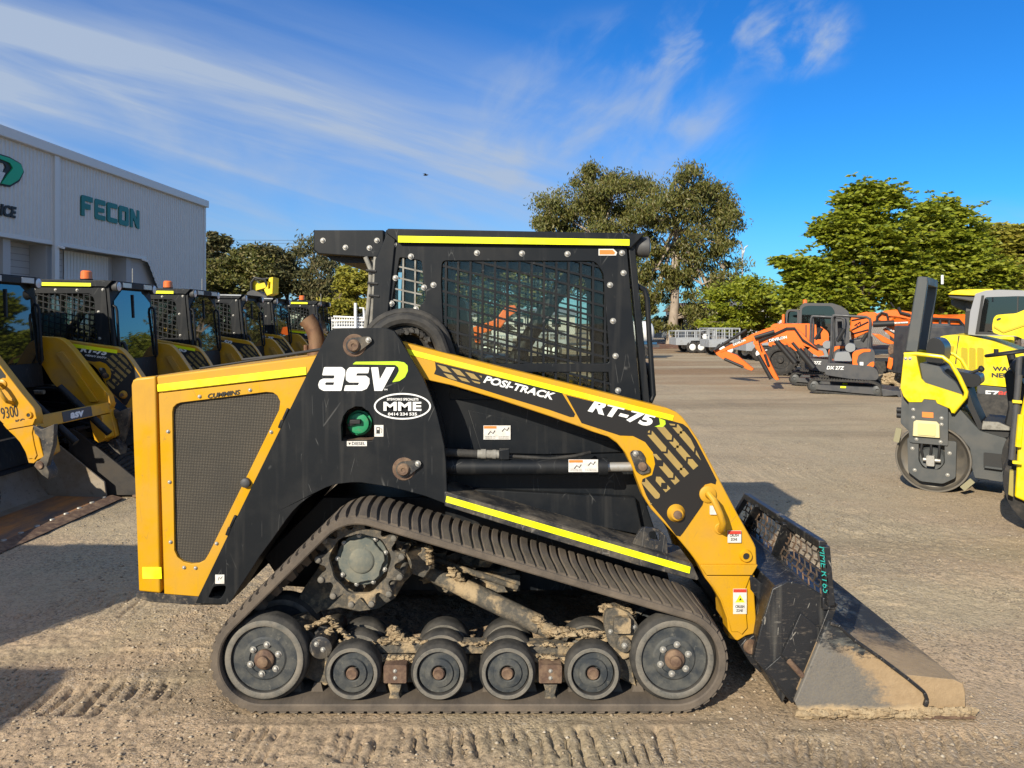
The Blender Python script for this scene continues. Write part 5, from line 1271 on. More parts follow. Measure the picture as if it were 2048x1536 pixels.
tree('gum_tree', 'thin airy gum tree just left of the black roof box', (640,690), 50, [(625,500,26,22),(650,545,36,30),(630,585,30,26),(670,590,30,26)], (640,560), .12, M['leaf_dk'], M['bark'], 5000, .30, .09, seed=10, dens=.42)
tree('leafy_tree', 'bright yellow-green tree behind the white cage and grey conduits', (705,690), 42, [(700,555,34,28),(725,570,30,34),(680,595,36,34),(715,625,44,34),(680,640,36,26)], (705,600), .14, M['leaf_br'], M['barkd'], 22000, .26, .12, mode='any', seed=11)
tree('leafy_tree', 'dark green tree seen through the mesh cab window', (980,690), 48, [(900,560,60,40),(960,550,70,45),(1030,560,60,45),(930,620,80,30),(1020,620,70,30),(880,600,50,40)], (970,600), .2, M['leaf_euc'], M['barkd'], 26000, .30, .12, mode='any', seed=12)
tree('leafy_tree', 'low dark tree in the gap right of the gum trunk, behind the trailers', (1400,690), 64, [(1370,640,40,24),(1440,650,50,20),(1330,655,50,18),(1500,655,40,18)], (1400,660), .16, M['leaf_dk'], M['barkd'], 12000, .3, .14, mode='any', seed=13)
# ---------------------------------------------------------------- shed on the left
M['clad'] = mat('ribbed_grey_cladding', (.60, .595, .58), .45, vary=.03, strk=(.5,.49,.46))
M['cladtrim'] = mat('grey_flashing', (.62, .615, .60), .45)
M['block'] = mat('painted_block', (.40, .395, .39), .8, bump=.1, bscale=30)
M['signgreen'] = mat('dark_green_sign', (.012, .13, .10), .4)
M['signlight'] = mat('emerald_sign', (.02, .36, .16), .4)
SV = Vector((.0358, 1.0)).normalized(); SW = Vector((-16.0-.0358*38.6, 0))      # wall line: x = SW.x + .0358 y
def SP(y, out_=0): return (SW.x+.0358*y+out_, y)
def s_at(px): return SW.x/((px-1024)/F-.0358)        # y where the wall line meets the bearing of this column
y_end = s_at(409.5); y_st = 9.0; ztop = 7.64; zc = 4.47
bx0 = SP(y_st)
setorg(SW.x, 25, 0)
shed = empty('grey_shed', (SW.x, 25, 0), 'long grey ribbed steel shed with dark green wall lettering and undercut ground floor', 'shed')
wl = MB(); y = y_st; vs = []; k = 0; pts = []
while y < y_end:      # ribbed sheet, outline in plan
    for dy, o in ((0, 0), (.11, 0), (.125, .03), (.16, .03), (.175, 0)):
        if y+dy < y_end: pts.append((y+dy, o))
    y += .19
pts.append((y_end, 0))
def wall_strip(m, pts, zlo, zhi):
    b = []
    for yy, o in pts:
        z0 = zlo(yy) if callable(zlo) else zlo
        b.append((SP(yy, o)[0], yy, z0)); b.append((SP(yy, o)[0], yy, zhi))
    n = len(pts); m.add(b, [(2*i, 2*i+2, 2*i+3, 2*i+1) for i in range(n-1)]); return m
yd0, yd1 = s_at(292), s_at(322)
def zlow(yy):
    if yy < yd0: return zc
    if yy < yd1: return zc+(2.8-zc)*(yy-yd0)/(yd1-yd0)
    t = (yy-yd1)/(s_at(345)-yd1); return max(0, 2.8-2.8*min(1, t))
wall_strip(wl, pts, zlow, ztop); wl.build('ribbed_wall', M['clad'], shed, smooth=0)
tr = MB()
def pbox(m, ya, yb, o0, o1, z0, z1):
    a, b = SP(ya), SP(yb); return m.add([(a[0]+o0, ya, z0), (a[0]+o1, ya, z0), (b[0]+o1, yb, z0), (b[0]+o0, yb, z0), (a[0]+o0, ya, z1), (a[0]+o1, ya, z1), (b[0]+o1, yb, z1), (b[0]+o0, yb, z1)],
        [(3, 2, 1, 0), (4, 5, 6, 7), (0, 1, 5, 4), (1, 2, 6, 5), (2, 3, 7, 6), (3, 0, 4, 7)])
pbox(tr, y_st, y_end+.12, -.3, .18, ztop-.06, ztop+.30); tr.build('gutter_fascia', M['cladtrim'], shed, bevel=.03)
pbox(MB(), y_end-.16, y_end+.02, -.1, .06, 0, ztop-.07).build('corner_flashing', M['cladtrim'], shed)
yp = s_at(109); pbox(MB(), yp-.12, yp+.12, -.02, .10, 0, ztop-.07).build('downpipe', M['cladtrim'], shed)
pbox(MB(), y_st, yd0, -.16, .035, zc-.10, zc+.03).build('lintel', M['cladtrim'], shed)
back = MB(); pbox(back, y_st, yd1+3, -.9, -.8, 0, zc-.11); back.build('recessed_wall', M['block'], shed)
for ya, yb, nm in ((s_at(168), s_at(250), 'roller_door'),): 
    m = MB(); yy = ya
    while yy < yb: pbox(m, yy, yy+.10, -.798, -.76, .02, zc-.12); yy += .2
    pbox(m, ya, yb, -.7985, -.775, .02, zc-.12); m.build(nm, M['cladtrim'], shed, smooth=0)
pbox(MB(), s_at(352), s_at(352)+.15, -1.6, -.01, 0, zc-.11).build('return_wall', M['block'], shed)
pbox(MB(), s_at(268), s_at(351), -.34, -.29, 0, zc-.11).build('infill_wall', M['block'], shed)
gm_ = MB()
for j in range(18): pbox(gm_, y_st, s_at(166), -.799, -.794, .3+j*.23, .31+j*.23)
gm_.build('block_joints', M['dgrey'], shed, smooth=0)
for px in (18, 103, 262): pbox(MB(), s_at(px), s_at(px)+.35, -.79, -.2, 0, zc-.12).build('pier', M['block'], shed)
rb_ = MB(); a, b = SP(y_end), SP(y_st)
rb_.add([(a[0]-.02, a[1], 0), (a[0]-30, a[1], 0), (a[0]-30, a[1], ztop+.1), (a[0]-.02, a[1], ztop+.1), (b[0]-.02, b[1], 0), (b[0]-30, b[1], 0), (b[0]-30, b[1], ztop+.1), (b[0]-.02, b[1], ztop+.1)], [(0, 1, 2, 3), (7, 6, 5, 4), (3, 2, 6, 7)])
rb_.build('end_wall_and_roof', M['clad'], shed, smooth=0)
for px in (112, 282): 
    yy = s_at(px); fl_ = MB().bar((SP(yy)[0]+.05, yy, zc-.12), (SP(yy)[0]+.3, yy, zc-.2), .10, .08).build('wall_floodlight', M['white'], shed, bevel=.01)
# wall lettering: flat cut letters standing a little off the cladding
def wtext(s, px0, px1, ya_row, yb_row, mt, nm, **k):
    y0, y1 = s_at(px0), s_at(px1); t = MB(); zt = CH-(ya_row-HZ)*y0/F; z0 = CH-(yb_row-HZ)*y0/F
    ux = Vector((.0358, 1, 0)); text(t, s, (SP(y0)[0]+.06, y0, z0), (y1-y0), zt-z0, ux=ux, **k)
    m = MB(); m.v = t.v+[(a-.05, b, c) for a, b, c in t.v]; n = len(t.v); m.f = t.f+[tuple(n+i for i in reversed(f)) for f in t.f]
    from collections import Counter
    ed_ = Counter(); 
    for f in t.f:
        for i in range(len(f)): ed_[(f[i], f[(i+1) % len(f)])] += 1
    for (p, q) in list(ed_):
        if (q, p) not in ed_: m.f.append((q, p, p+n, q+n))
    return m.build(nm, mt, shed, smooth=0)
def wpoly(poly, px0, px1, ya_row, yb_row, mt, nm, th=.05, off=.06):
    y0, y1 = s_at(px0), s_at(px1); zt = CH-(ya_row-HZ)*y0/F; z0 = CH-(yb_row-HZ)*y0/F
    m = MB()
    for pl in poly:
        mm = MB().pside([(y0+(y1-y0)*a, z0+(zt-z0)*b) for a, b in pl[0]], 0, th, [[(y0+(y1-y0)*a, z0+(zt-z0)*b) for a, b in h] for h in pl[1:]])
        m.add([(SP(q)[0]+off-th+p, q, r) for p, q, r in mm.v], mm.f)
    return m.build(nm, mt, shed, smooth=0)
r_ = lambda pl, r=.02: rnd(pl, r, 3)
LW = .175
def gl_(x, pts): return [(x+a*LW, b) for a, b in pts]
FECON = [
 [r_(gl_(0, [(0,0),(.28,0),(.28,.36),(.8,.36),(.8,.62),(.28,.62),(.30,.74),(1,.74),(1,1),(.1,1),(0,.9)]))],
 [r_(gl_(.205, [(.1,0),(1,0),(1,.24),(.3,.24),(.3,.38),(.9,.38),(.9,.6),(.3,.6),(.3,.75),(1,.75),(1,1),(.1,1),(0,.9),(0,.1)]))],
 [r_(gl_(.41, [(.1,0),(1,0),(1,.25),(.3,.25),(.3,.75),(1,.75),(1,1),(.1,1),(0,.9),(0,.1)]))],
 [r_(gl_(.615, [(.1,0),(.9,0),(1,.1),(1,.9),(.9,1),(.1,1),(0,.9),(0,.1)])), r_(gl_(.615, [(.3,.26),(.7,.26),(.7,.74),(.3,.74)]), .01)],
 [r_(gl_(.82, [(0,0),(.28,0),(.28,.55),(.72,0),(1,0),(1,1),(.72,1),(.72,.48),(.3,1),(0,1)]))]]
wpoly(FECON, 160, 277, 389, 431, M['signgreen'], 'wall_lettering')
wtext('ICE', -2, 30, 407, 431, M['ink'], 'wall_lettering', bold=.04, shear=.15)
# green swoosh emblem cut off by the picture edge
wpoly([[rnd([(0,1),(.55,1),(.9,.9),(1,.65),(.86,.3),(.55,.02),(.1,0),(.45,.62),(.42,.72),(0,.80)], .03, 3)]], -22, 45, 302, 366, M['ink'], 'emblem_backing', off=.055)
wpoly([[rnd([(0,.95),(.52,.95),(.86,.86),(.94,.65),(.8,.34),(.52,.08),(.26,.06),(.62,.66),(.52,.80),(0,.86)], .03, 3)]], -22, 45, 302, 366, M['signlight'], 'emblem', off=.10)
wpoly([[[(.0,0),(.34,0),(.62,.62),(.2,.62)]]], -28, 22, 318, 368, M['clad'], 'emblem_stroke', off=.12)

# ---------------------------------------------------------------- wires, lamp, bird
for a, b, lab in ((478, 480, 'upper thin power line crossing the sky left of the roof box'), (484, 486, 'lower thin power line crossing the sky left of the roof box')):
    setorg(0, 90, 0); w_ = MB().tube([P3(300+80*i, a+(b-a)*(i/6)+1.6*(1-((i-3)/3)**2), 90) for i in range(7)], .018, 4); tag(w_.build('power_line', M['dgrey'], None), lab, 'power line', 'power lines')
setorg(X(1484,70), 70, 0); lr = empty('street_lamp', tuple(ORG), 'tall grey double-arm street lamp against the sky right of the gum tree', 'street lamp')
MB().tube([P3(1484,690,70), P3(1485,500,70)], .09, 8).build('pole', M['galv'], lr)
MB().tube([P3(1485,520,70), P3(1485,498,70), P3(1481,484,70), P3(1476,481,70)], .06, 6).build('arm', M['galv'], lr)
MB().tube([P3(1485,515,70), P3(1490,495,70), P3(1496,491,70)], .06, 6).build('arm', M['galv'], lr)
MB().tube([P3(1478,483,70), P3(1473,481,70)], .10, 6).build('lamp_head', M['dgrey'], lr)
setorg(*P3(851,350,45)); bd = MB()
bd.tube([(-.12,0,-.02),(-.06,0,0),(.08,0,0),(.15,0,.02),(.19,0,.01)], [.01,.045,.05,.03,.008], 8); bd = MB(); c = P3(851,350,45)
bd.tube([(c[0]-.14,c[1],c[2]-.01),(c[0]-.05,c[1],c[2]),(c[0]+.08,c[1],c[2]),(c[0]+.17,c[1],c[2]+.02)], [.012,.05,.05,.012], 8)
for s in (-1, 1): bd.add([(c[0]-.02,c[1],c[2]+.03),(c[0]+.08,c[1],c[2]+.03),(c[0]+.05+s*.02,c[1]+s*.14,c[2]+.07),(c[0]-.0+s*.16,c[1]+s*.26,c[2]+.03),(c[0]-.03+s*.1,c[1]+s*.16,c[2]+.05)], [(0,1,2,3,4)])
tag(bd.build('bird', M['dgrey'], None), 'small dark bird gliding in the sky above the roof box', 'bird')

# ---------------------------------------------------------------- yellow excavator boom behind the left row
Y = 24; setorg(X(520,Y), Y, 0)
ye = empty('excavator', tuple(ORG), 'yellow excavator boom folded high above the left loader roofs', 'excavator')
MB().prism(PP([(505,568),(512,560),(520,568),(538,563),(534,576),(520,580),(508,584)], Y), Y-.12, Y+.12).build('boom', M['ryellow'], ye, bevel=.01)
MB().prism(PP([(544,557),(552,555),(551,588),(540,592),(534,580),(540,574)], Y), Y-.3, Y+.3, [PP([(543,566),(547,565),(546,578),(542,579)], Y)]).build('quick_coupler', M['ryellow'], ye, bevel=.01)
hz_ = MB().tube([P3(503,600,Y-.2), P3(503,565,Y-.2), P3(510,556,Y-.2), P3(530,560,Y-.2), P3(536,575,Y-.2), P3(530,592,Y-.2)], .05, 8); hz_.tube([P3(510,560,Y-.2), P3(545,556,Y-.2)], .03, 8); hz_.build('hose', M['blackin'], ye)
MB().prism(PP([(500,585),(512,580),(540,592),(545,620),(520,700),(490,700)], Y), Y-.3, Y+.3).build('house', M['dgrey'], ye, bevel=.03)
MB().prism(rnd(PP([(470,700),(560,700),(560,737),(470,737)], Y), .25, 5), Y-.9, Y+.9).build('tracks', M['rubberd'], ye)

# ---------------------------------------------------------------- orange excavators
def mini_ex(Y, ox, lab, boom, stick, group='orange mini excavators'):
    q = lambda pts: [(1380+(a+ox)/4.551, 570+b/4.551) for a, b in pts]
    S = 16.2/Y            # authored at 16.2 m
    def T(pts): return [((1024+(a-1024)), b) for a, b in q(pts)]
    def PX(pts):
        r = []
        for a, b in T(pts):
            # keep true size and ground contact at the new distance
            x = X(a, 16.2); z = CH-(b-HZ)*16.2/F; r.append((x, z))
        return r
    dxw = 0
    rz = turned(1380+1400/4.551, 16.2, 26)
    root = empty('mini_excavator', tuple(ORG), lab, 'excavator', group, rz=rz)
    y0, y1 = 16.2, 17.5
    def PT(p, y): a = PX([p])[0]; return (a[0], y, a[1])
    for ya in (y0, y1-.28):
        tk = MB(); o_ = rnd(PX([(1064,925),(1100,868),(1150,862),(1640,870),(1710,890),(1742,940),(1735,990),(1690,1012),(1130,985),(1075,960)]), .08, 5); i_ = grow(o_, -.035)
        n = len(o_); tk.prism(o_, ya, ya+.28, [i_])
        for i in range(0, 60):
            pass
        K = tk.build('track', M['rubberd'], root)
        MB().prism(rnd(PX([(1150,915),(1690,925),(1690,990),(1150,965)]), .02, 2), ya+.02, ya+.26).build('track_frame', M['dgrey'], K, bevel=.01)
        for cx, cy, r in ((1118,925,.12),(1700,950,.11)): c = PX([(cx,cy)])[0]; MB().lathe((c[0], ya+.0, c[1]), [(.03, r*.3),(.0, r*.35),(.02, r*.9),(.05, r),(.25, r)], 24).build('sprocket', M['rgrey'], K)
        lug = MB()
        for i in range(n):
            a, b = o_[i], o_[(i+1) % n]; d = math.dist(a, b); k = max(1, int(d/.055))
            for j in range(k):
                t = (j+.5)/k; p = (a[0]+(b[0]-a[0])*t, a[1]+(b[1]-a[1])*t); e = Vector((b[0]-a[0], b[1]-a[1])).normalized(); nn = Vector((e.y, -e.x))
                if (Vector(p)-Vector((sum(v[0] for v in o_)/n, sum(v[1] for v in o_)/n))).dot(nn) < 0: nn = -nn
                lug.prism([(p[0]-e.x*.018, p[1]-e.y*.018), (p[0]+e.x*.018, p[1]+e.y*.018), (p[0]+e.x*.014+nn.x*.02, p[1]+e.y*.014+nn.y*.02), (p[0]-e.x*.014+nn.x*.02, p[1]-e.y*.014+nn.y*.02)], ya+.01, ya+.27)
        lug.build('tread', M['rubberd'], K)
        MB().prism(PX([(1370,922),(1420,922),(1420,938),(1370,938)]), ya-.003, ya+.019).build('sticker', M['tape'], K)
    hs2 = MB().prism(rnd(PX([(1225,745),(1235,715),(1300,715),(1650,735),(1700,770),(1715,830),(1690,862),(1450,855),(1225,825)]), .06, 4), y0+.1, y1-.1); HS = hs2.build('house', M['dgrey'], root, bevel=.03)
    cw = MB().prism(rnd(PX([(1480,760),(1478,620),(1505,590),(1640,575),(1665,590),(1680,620),(1672,735),(1640,762)]), .05, 4), y0+.14, y1-.14); cw.build('engine_cover', M['dgrey'], root, bevel=.02)
    lp_ = MB().prism(rnd(PX([(1478,755),(1475,625),(1500,600),(1570,580),(1640,582),(1640,605),(1575,610),(1530,640),(1515,700),(1530,735),(1600,738),(1640,700),(1672,692),(1672,735),(1640,758),(1520,762)]), .03, 3), y0+.125, y0+.139); lp_.build('cover_stripe', M['orange'], root, bevel=.005)
    MB().prism(PX([(1543,700),(1575,700),(1575,735),(1543,735)]), y0+.12, y0+.1245).build('sticker', M['white'], root)
    t = MB(); c = PT((1240,775), y0+.095); text(t, 'DX 27Z', c, .36, .08, shear=.2, bold=.03); t.build('lettering', M['white'], HS, smooth=0)
    cn = MB()
    for yy in (y0+.2, y1-.2):
        cn.tube([PT((1260,715), yy), PT((1283,560), yy), PT((1290,300), yy), PT((1310,275), yy), PT((1600,290), yy), PT((1635,310), yy), PT((1640,350), yy), PT((1615,600), yy)], .030, 10)
    cn.build('canopy_frame', M['dgrey'], root)
    MB().prism(PX([(1285,285),(1295,265),(1600,280),(1640,300),(1600,292)]), y0+.18, y1-.18).build('canopy_roof', M['dgrey'], root)
    MB().prism(rnd(PX([(1300,700),(1320,620),(1440,610),(1475,700)]), .04, 3), y0+.35, y1-.35).build('seat_base', M['seatg'], root, bevel=.03)
    MB().prism(rnd(PX([(1405,560),(1440,530),(1500,545),(1500,600),(1450,620),(1410,600)]), .04, 3), y0+.4, y1-.4).build('seat', M['seatg'], root, bevel=.03)
    le = MB().tube([PT((1330,520), y0+.4), PT((1400,400), y0+.4)], .04, 8); le.build('lever', M['blackin'], root); le = MB().tube([PT((1360,520), y0+.7), PT((1350,330), y0+.7)], .05, 8); le.build('lever', M['blackin'], root); le = MB().tube([PT((1560,520), y0+.5), PT((1610,440), y0+.5)], .04, 8); le.build('lever', M['blackin'], root)
    bl = MB().prism(PX([(1735,930),(1830,945),(1900,945),(1900,1020),(1870,985),(1745,1000)]), y0, y1); bl.build('dozer_blade', M['dgrey'], root, bevel=.01)
    ym = y0+.5
    B_ = MB().prism(PX(boom), ym, ym+.16).build('boom', M['orange'], root, bevel=.012)
    MB().prism(PX(stick), ym+.01, ym+.15).build('stick', M['orange'], root, bevel=.01)
    return root, PX, PT, ym, B_
boom1 = [(1205,650),(1190,612),(1150,600),(1060,520),(1000,450),(940,405),(860,400),(820,412),(700,445),(520,480),(500,500),(505,560),(560,555),(700,520),(800,505),(870,525),(1000,560),(1100,640),(1150,665)]
stick1 = [(505,500),(560,520),(600,590),(640,660),(690,760),(765,895),(740,905),(715,890),(640,800),(560,640),(520,590)]
r1, PX1, PT1, ym, B1 = mini_ex(16.2, 0, 'nearest orange mini excavator, black canopy and dark house, arm folded down to the ground', boom1, stick1)
cyl_ = MB().tube([PT1((1110,770), ym-.1), PT1((960,600), ym-.1)], .075, 12); cyl_.tube([PT1((960,600), ym-.1), PT1((900,535), ym-.1)], .035, 10); cyl_.build('boom_cylinder', M['blackin'], r1)
cyl_ = MB().tube([PT1((520,490), ym-.06), PT1((720,430), ym-.06)], .05, 10); cyl_.build('stick_cylinder', M['blackin'], r1)
cyl_ = MB().tube([PT1((555,660), ym-.05), PT1((690,890), ym-.05)], .05, 10); cyl_.tube([PT1((620,650), ym-.04), PT1((660,760), ym-.04)], .03, 8); cyl_.build('bucket_cylinder', M['blackin'], r1)
hs_ = MB(); 
for k in range(3): hs_.tube([PT1((1150,600), ym-.03), PT1((1000,500+8*k), ym-.04), PT1((920,390+8*k), ym-.03), PT1((840,392+8*k), ym-.03), PT1((560,520+6*k), ym-.05), PT1((590,620), ym-.05)], .014, 6)
hs_.build('hose', M['blackin'], r1)
t = MB(); pl_ = MB().prism(PX1([(655,505),(800,470),(800,500),(700,530),(650,535)]), ym-.004, ym-.001).build('name_plate', M['ink'], B1); c = PT1((668,532), ym-.006); text(t, 'DEVELON', c, .40, .065, ux=(1,0,.24), uz=(-.24,0,1), bold=.03); t.build('lettering', M['white'], pl_, smooth=0)
# fix name plate: paint sits on the boom
boom2 = [(1205,650),(1190,612),(1120,600),(1020,500),(960,430),(880,395),(800,400),(620,470),(430,560),(260,640),(250,680),(420,620),(640,540),(800,490),(880,500),(1000,560),(1100,640),(1150,665)]
stick2 = [(165,650),(190,640),(300,655),(440,700),(640,850),(620,870),(570,860),(480,820),(270,745),(200,700)]
unturn(); r2, PX2, PT2, ym2, B2 = mini_ex(16.2, 0, 'second orange mini excavator with its arm stretched low towards the trailers', boom2, stick2)
cyl_ = MB().tube([PT2((300,745), ym2-.05), PT2((520,830), ym2-.05)], .04, 10); cyl_.tube([PT2((180,650), ym2-.06), PT2((560,420), ym2-.06)], .04, 10); cyl_.build('stick_cylinder', M['blackin'], r2)
pl_ = MB().prism(PX2([(395,575),(520,520),(520,550),(400,605)]), ym2-.004, ym2-.001).build('name_plate', M['ink'], B2); t = MB(); text(t, 'DEVELON', PT2((408,600), ym2-.006), .34, .055, ux=(1,0,.45), uz=(-.45,0,1), bold=.03); t.build('lettering', M['white'], pl_, smooth=0)
cyl_ = MB().tube([PT2((1110,770), ym2-.1), PT2((900,535), ym2-.1)], .07, 12); cyl_.build('boom_cylinder', M['blackin'], r2)
unturn(); r2.location = (X(1642,18.3), 18.3, 0)
# wheeled orange excavator behind
Y = 22; rz = turned(1600, Y, 24)
w = empty('wheeled_excavator', tuple(ORG), 'big orange wheeled excavator with dark cab behind the mini excavators', 'excavator', rz=rz)
z7 = lambda pts: PP([(1380+a/4.551, 570+b/4.551) for a, b in pts], Y)
MB().prism(rnd(z7([(730,375),(760,352),(1100,350),(1180,370),(1260,430),(1260,600),(700,560),(730,470)]), .1, 4), Y, Y+2.2).build('engine_cover', M['orange'], w, bevel=.05)
for x in (1050, 1115): MB().prism(z7([(x,360),(x+12,360),(x+12,560),(x,560)]), Y-.006, Y-.002).build('cover_seam', M['ink'], w)
MB().prism(z7([(700,560),(1260,600),(1260,760),(700,720)]), Y+.1, Y+2.1).build('chassis', M['dgrey'], w, bevel=.04)
cb_ = MB().prism(rnd(z7([(985,350),(1000,190),(1040,165),(1290,170),(1380,200),(1440,250),(1440,600),(985,600)]), .08, 3), Y+.02, Y+.06, [rnd(z7([(1015,350),(1020,210),(1060,190),(1280,195),(1310,240),(1320,560),(1015,560)]), .06, 3)])
cb_.prism(rnd(z7([(985,350),(1000,190),(1040,165),(1290,170),(1380,200),(1440,250),(1440,600),(985,600)]), .08, 3), Y+1.1, Y+1.14, [rnd(z7([(1015,350),(1020,210),(1060,190),(1280,195),(1310,240),(1320,560),(1015,560)]), .06, 3)])
cb_.prism(z7([(1000,190),(1040,163),(1290,168),(1380,198),(1290,182),(1040,178)]), Y+.061, Y+1.099); CBW = cb_.build('cab', M['dgrey'], w, bevel=.02)
MB().prism(z7([(1015,350),(1020,210),(1060,190),(1280,195),(1310,240),(1320,560),(1015,560)]), Y+.03, Y+.04).build('window', M['glassd'], CBW)
cb2 = MB().prism(rnd(z7([(850,350),(860,240),(880,215),(985,218),(985,350)]), .06, 3), Y+.6, Y+1.6, [rnd(z7([(870,345),(880,250),(895,235),(965,238),(965,345)]), .04, 3)]); CB2 = cb2.build('cab', M['dgrey'], w, bevel=.02)
MB().prism(z7([(870,345),(880,240),(965,238),(965,345)]), Y+.9, Y+.91).build('window', M['glassd'], CB2)
MB().prism(z7([(822,350),(828,265),(850,262),(850,350)]), Y+.4, Y+.8).build('boom_foot', M['orange'], w, bevel=.02)
for k, (x, yy) in enumerate(((820,Y-.1),(820,Y+1.9),(1150,Y-.1),(1150,Y+1.9))):
    c = z7([(x,735)])[0]; r = .47
    wd_ = MB().lathe((c[0], yy, r+.0), [(.03, r*.1),(.04, r*.2),(.12, r*.24),(.13, r*.44),(.1, r*.55),(.3, r*.55)], 28).build('wheel', M['tyre'], w)
    ty = MB().lathe((c[0], yy, r), [(.1, r*.55),(.02, r*.6),(.0, r*.8),(.03, r*.96),(.06, r),(.30, r),(.34, r*.9),(.34, r*.55)], 40)
    for i in range(22):
        a = 2*math.pi*i/22; ty.bar((c[0]+r*math.cos(a), yy+.02, r+r*math.sin(a)), (c[0]+r*math.cos(a+.08), yy+.17, r+r*math.sin(a+.08)), .05, .05, up=(math.cos(a), 0, math.sin(a)))
    ty.build('tyre', M['tyre'], wd_)
bc = MB().lathe(z7([(1040,150)])[0][:1]+(Y+.5,)+(z7([(1040,166)])[0][1],), [(0, .07),(.12, .06)], 12, 'z'); bc.build('beacon', M['amber'], w)
# pair of bigger excavators with booms folded, right of the canopy
def big_ex(Y, lab, booms, sticks, base):
    rz = turned(base, Y, 27); e = empty('excavator', tuple(ORG), lab, 'excavator', 'orange excavators with folded booms', rz=rz)
    z3 = lambda pts: PP([(1660+a/7.68, 590+b/7.68) for a, b in pts], Y)
    for i, b in enumerate(booms): MB().prism(z3(b), Y-.15, Y+.15).build('boom', M['orange'], e, bevel=.03)
    for i, b in enumerate(sticks): MB().prism(z3(b), Y-.13, Y+.13).build('stick', M['orange'], e, bevel=.02)
    return e, z3
Y = 20
e1, z3 = big_ex(Y, 'orange excavator whose lettered stick points down beside the roller post', [[(680,290),(820,240),(990,220),(1240,260),(1560,420),(1560,520),(1240,410),(1000,340),(960,370),(950,410),(800,420),(690,380)]], [[(790,530),(880,480),(950,475),(1180,610),(1150,750),(1090,800),(1010,760),(990,690)],[(890,960),(985,990),(930,1160),(860,1130)]], 1850)
t = MB(); dpl = MB().prism(z3([(830,510),(855,495),(1000,575),(985,605)]), Y-.16, Y-.151).build('name_plate', M['ink'], [c for c in kids(e1) if c.name.startswith('stick')][0]); c0 = z3([(845,515)])[0]; text(t, 'DEVELON', (c0[0], Y-.163, c0[1]-.0), .26, .05, ux=(1,0,-.55), uz=(.55,0,1), bold=.03); t.build('lettering', M['white'], dpl, smooth=0)
q3 = lambda p, y: (z3([p])[0][0], y, z3([p])[0][1])
m = MB().tube([q3((640,450),Y-.3), q3((980,435),Y-.3)], .085, 12).build('boom_cylinder', M['blackin'], e1); MB().tube([q3((980,435),Y-.3), q3((1190,425),Y-.3)], .035, 10).build('rod', M['bolt'], m)
m = MB().tube([q3((880,360),Y-.22), q3((860,290),Y-.22), q3((780,265),Y-.22), q3((710,330),Y-.22), q3((700,420),Y-.22)], .03, 8); m.tube([q3((1040,190),Y-.2), q3((1080,270),Y-.2), q3((1230,310),Y-.2)], .04, 8); m.tube([q3((980,200),Y-.2), q3((920,110),Y-.2)], .02, 6); m.build('hose', M['blackin'], e1)
MB().prism(z3([(900,760),(1010,760),(1080,850),(1060,1060),(1010,1000),(960,900),(890,940),(880,830)]), Y-.1, Y+.1).build('linkage', M['rust'], e1, bevel=.02)
MB().tube([q3((1050,900),Y), q3((1000,1180),Y), q3((980,1230),Y)], .05, 8).build('grapple_tine', M['blackin'], e1)
MB().prism(z3([(1240,440),(1900,440),(1900,640),(1240,640)]), Y+1.2, Y+3).build('house', M['dgrey'], e1, bevel=.05)
MB().prism(rnd(z3([(1000,1000),(2200,1000),(2200,1280),(1000,1280)]), .3, 5), Y+.8, Y+1.3).build('track', M['rubberd'], e1); MB().prism(rnd(z3([(1000,1000),(2200,1000),(2200,1280),(1000,1280)]), .3, 5), Y+2.6, Y+3.1).build('track', M['rubberd'], e1)
MB().prism(z3([(1250,640),(1900,640),(1800,1050),(1300,1050)]), Y+1.31, Y+2.59).build('undercarriage', M['dgrey'], e1)
Y = 23.5
e2, z3 = big_ex(Y, 'large orange excavator boom filling the gap behind the black canopy', [[(320,350),(430,300),(560,265),(700,265),(760,330),(680,420),(600,560),(330,690),(310,520)],[(420,290),(560,258),(640,270),(560,300),(430,320)]], [[(640,590),(760,600),(980,720),(960,770),(800,720)]], 1730)
q3 = lambda p, y: (z3([p])[0][0], y, z3([p])[0][1])
m = MB(); 
for a, b in (((330,540),(590,410)),((330,600),(590,530)),((330,390),(580,340))): m.tube([q3(a,Y-.17), q3(b,Y-.17)], .022, 6)
m.build('hose', M['blackin'], e2)
for bz in ((380,470),(430,440)): MB().tube([q3(bz,Y-.17), q3((bz[0]+35,bz[1]-30),Y-.17), q3((bz[0]+40,bz[1]+20),Y-.17)], .02, 6).build('hose', M['blackin'], e2)
MB().prism(rnd(z3([(100,1000),(1000,1000),(1000,1250),(100,1250)]), .3, 5), Y-.6, Y+1.8).build('track', M['rubberd'], e2)
MB().prism(z3([(260,700),(640,640),(640,1000),(260,1000)]), Y-.3, Y+1.5).build('house', M['dgrey'], e2, bevel=.05)
unturn()
# orange machine with guard rail further right
Y = 26; setorg(X(1880,Y), Y, 0); oe = empty('excavator', tuple(ORG), 'orange machine with black guard rail seen between roller post and yellow machine', 'excavator')
MB().prism(rnd(PP([(1840,640),(1870,628),(1900,636),(1925,628),(1948,632),(1945,655),(1840,655)], Y), .08, 3), Y, Y+2).build('engine_cover', M['orange'], oe, bevel=.04)
m = MB(); m.tube([P3(1835,636,Y-.1), P3(1918,640,Y-.1), P3(1926,650,Y-.1), P3(1926,656,Y-.1)], .05, 8); m.tube([P3(1835,650,Y-.1), P3(1926,652,Y-.1)], .05, 8)
for px in (1862, 1880, 1898): m.tube([P3(px,637,Y-.1), P3(px,652,Y-.1)], .045, 8)
m.build('guard_rail', M['blackin'], oe)
MB().prism(PP([(1835,655),(1945,655),(1945,735),(1835,735)], Y), Y+.1, Y+1.9).build('chassis', M['dgrey'], oe)
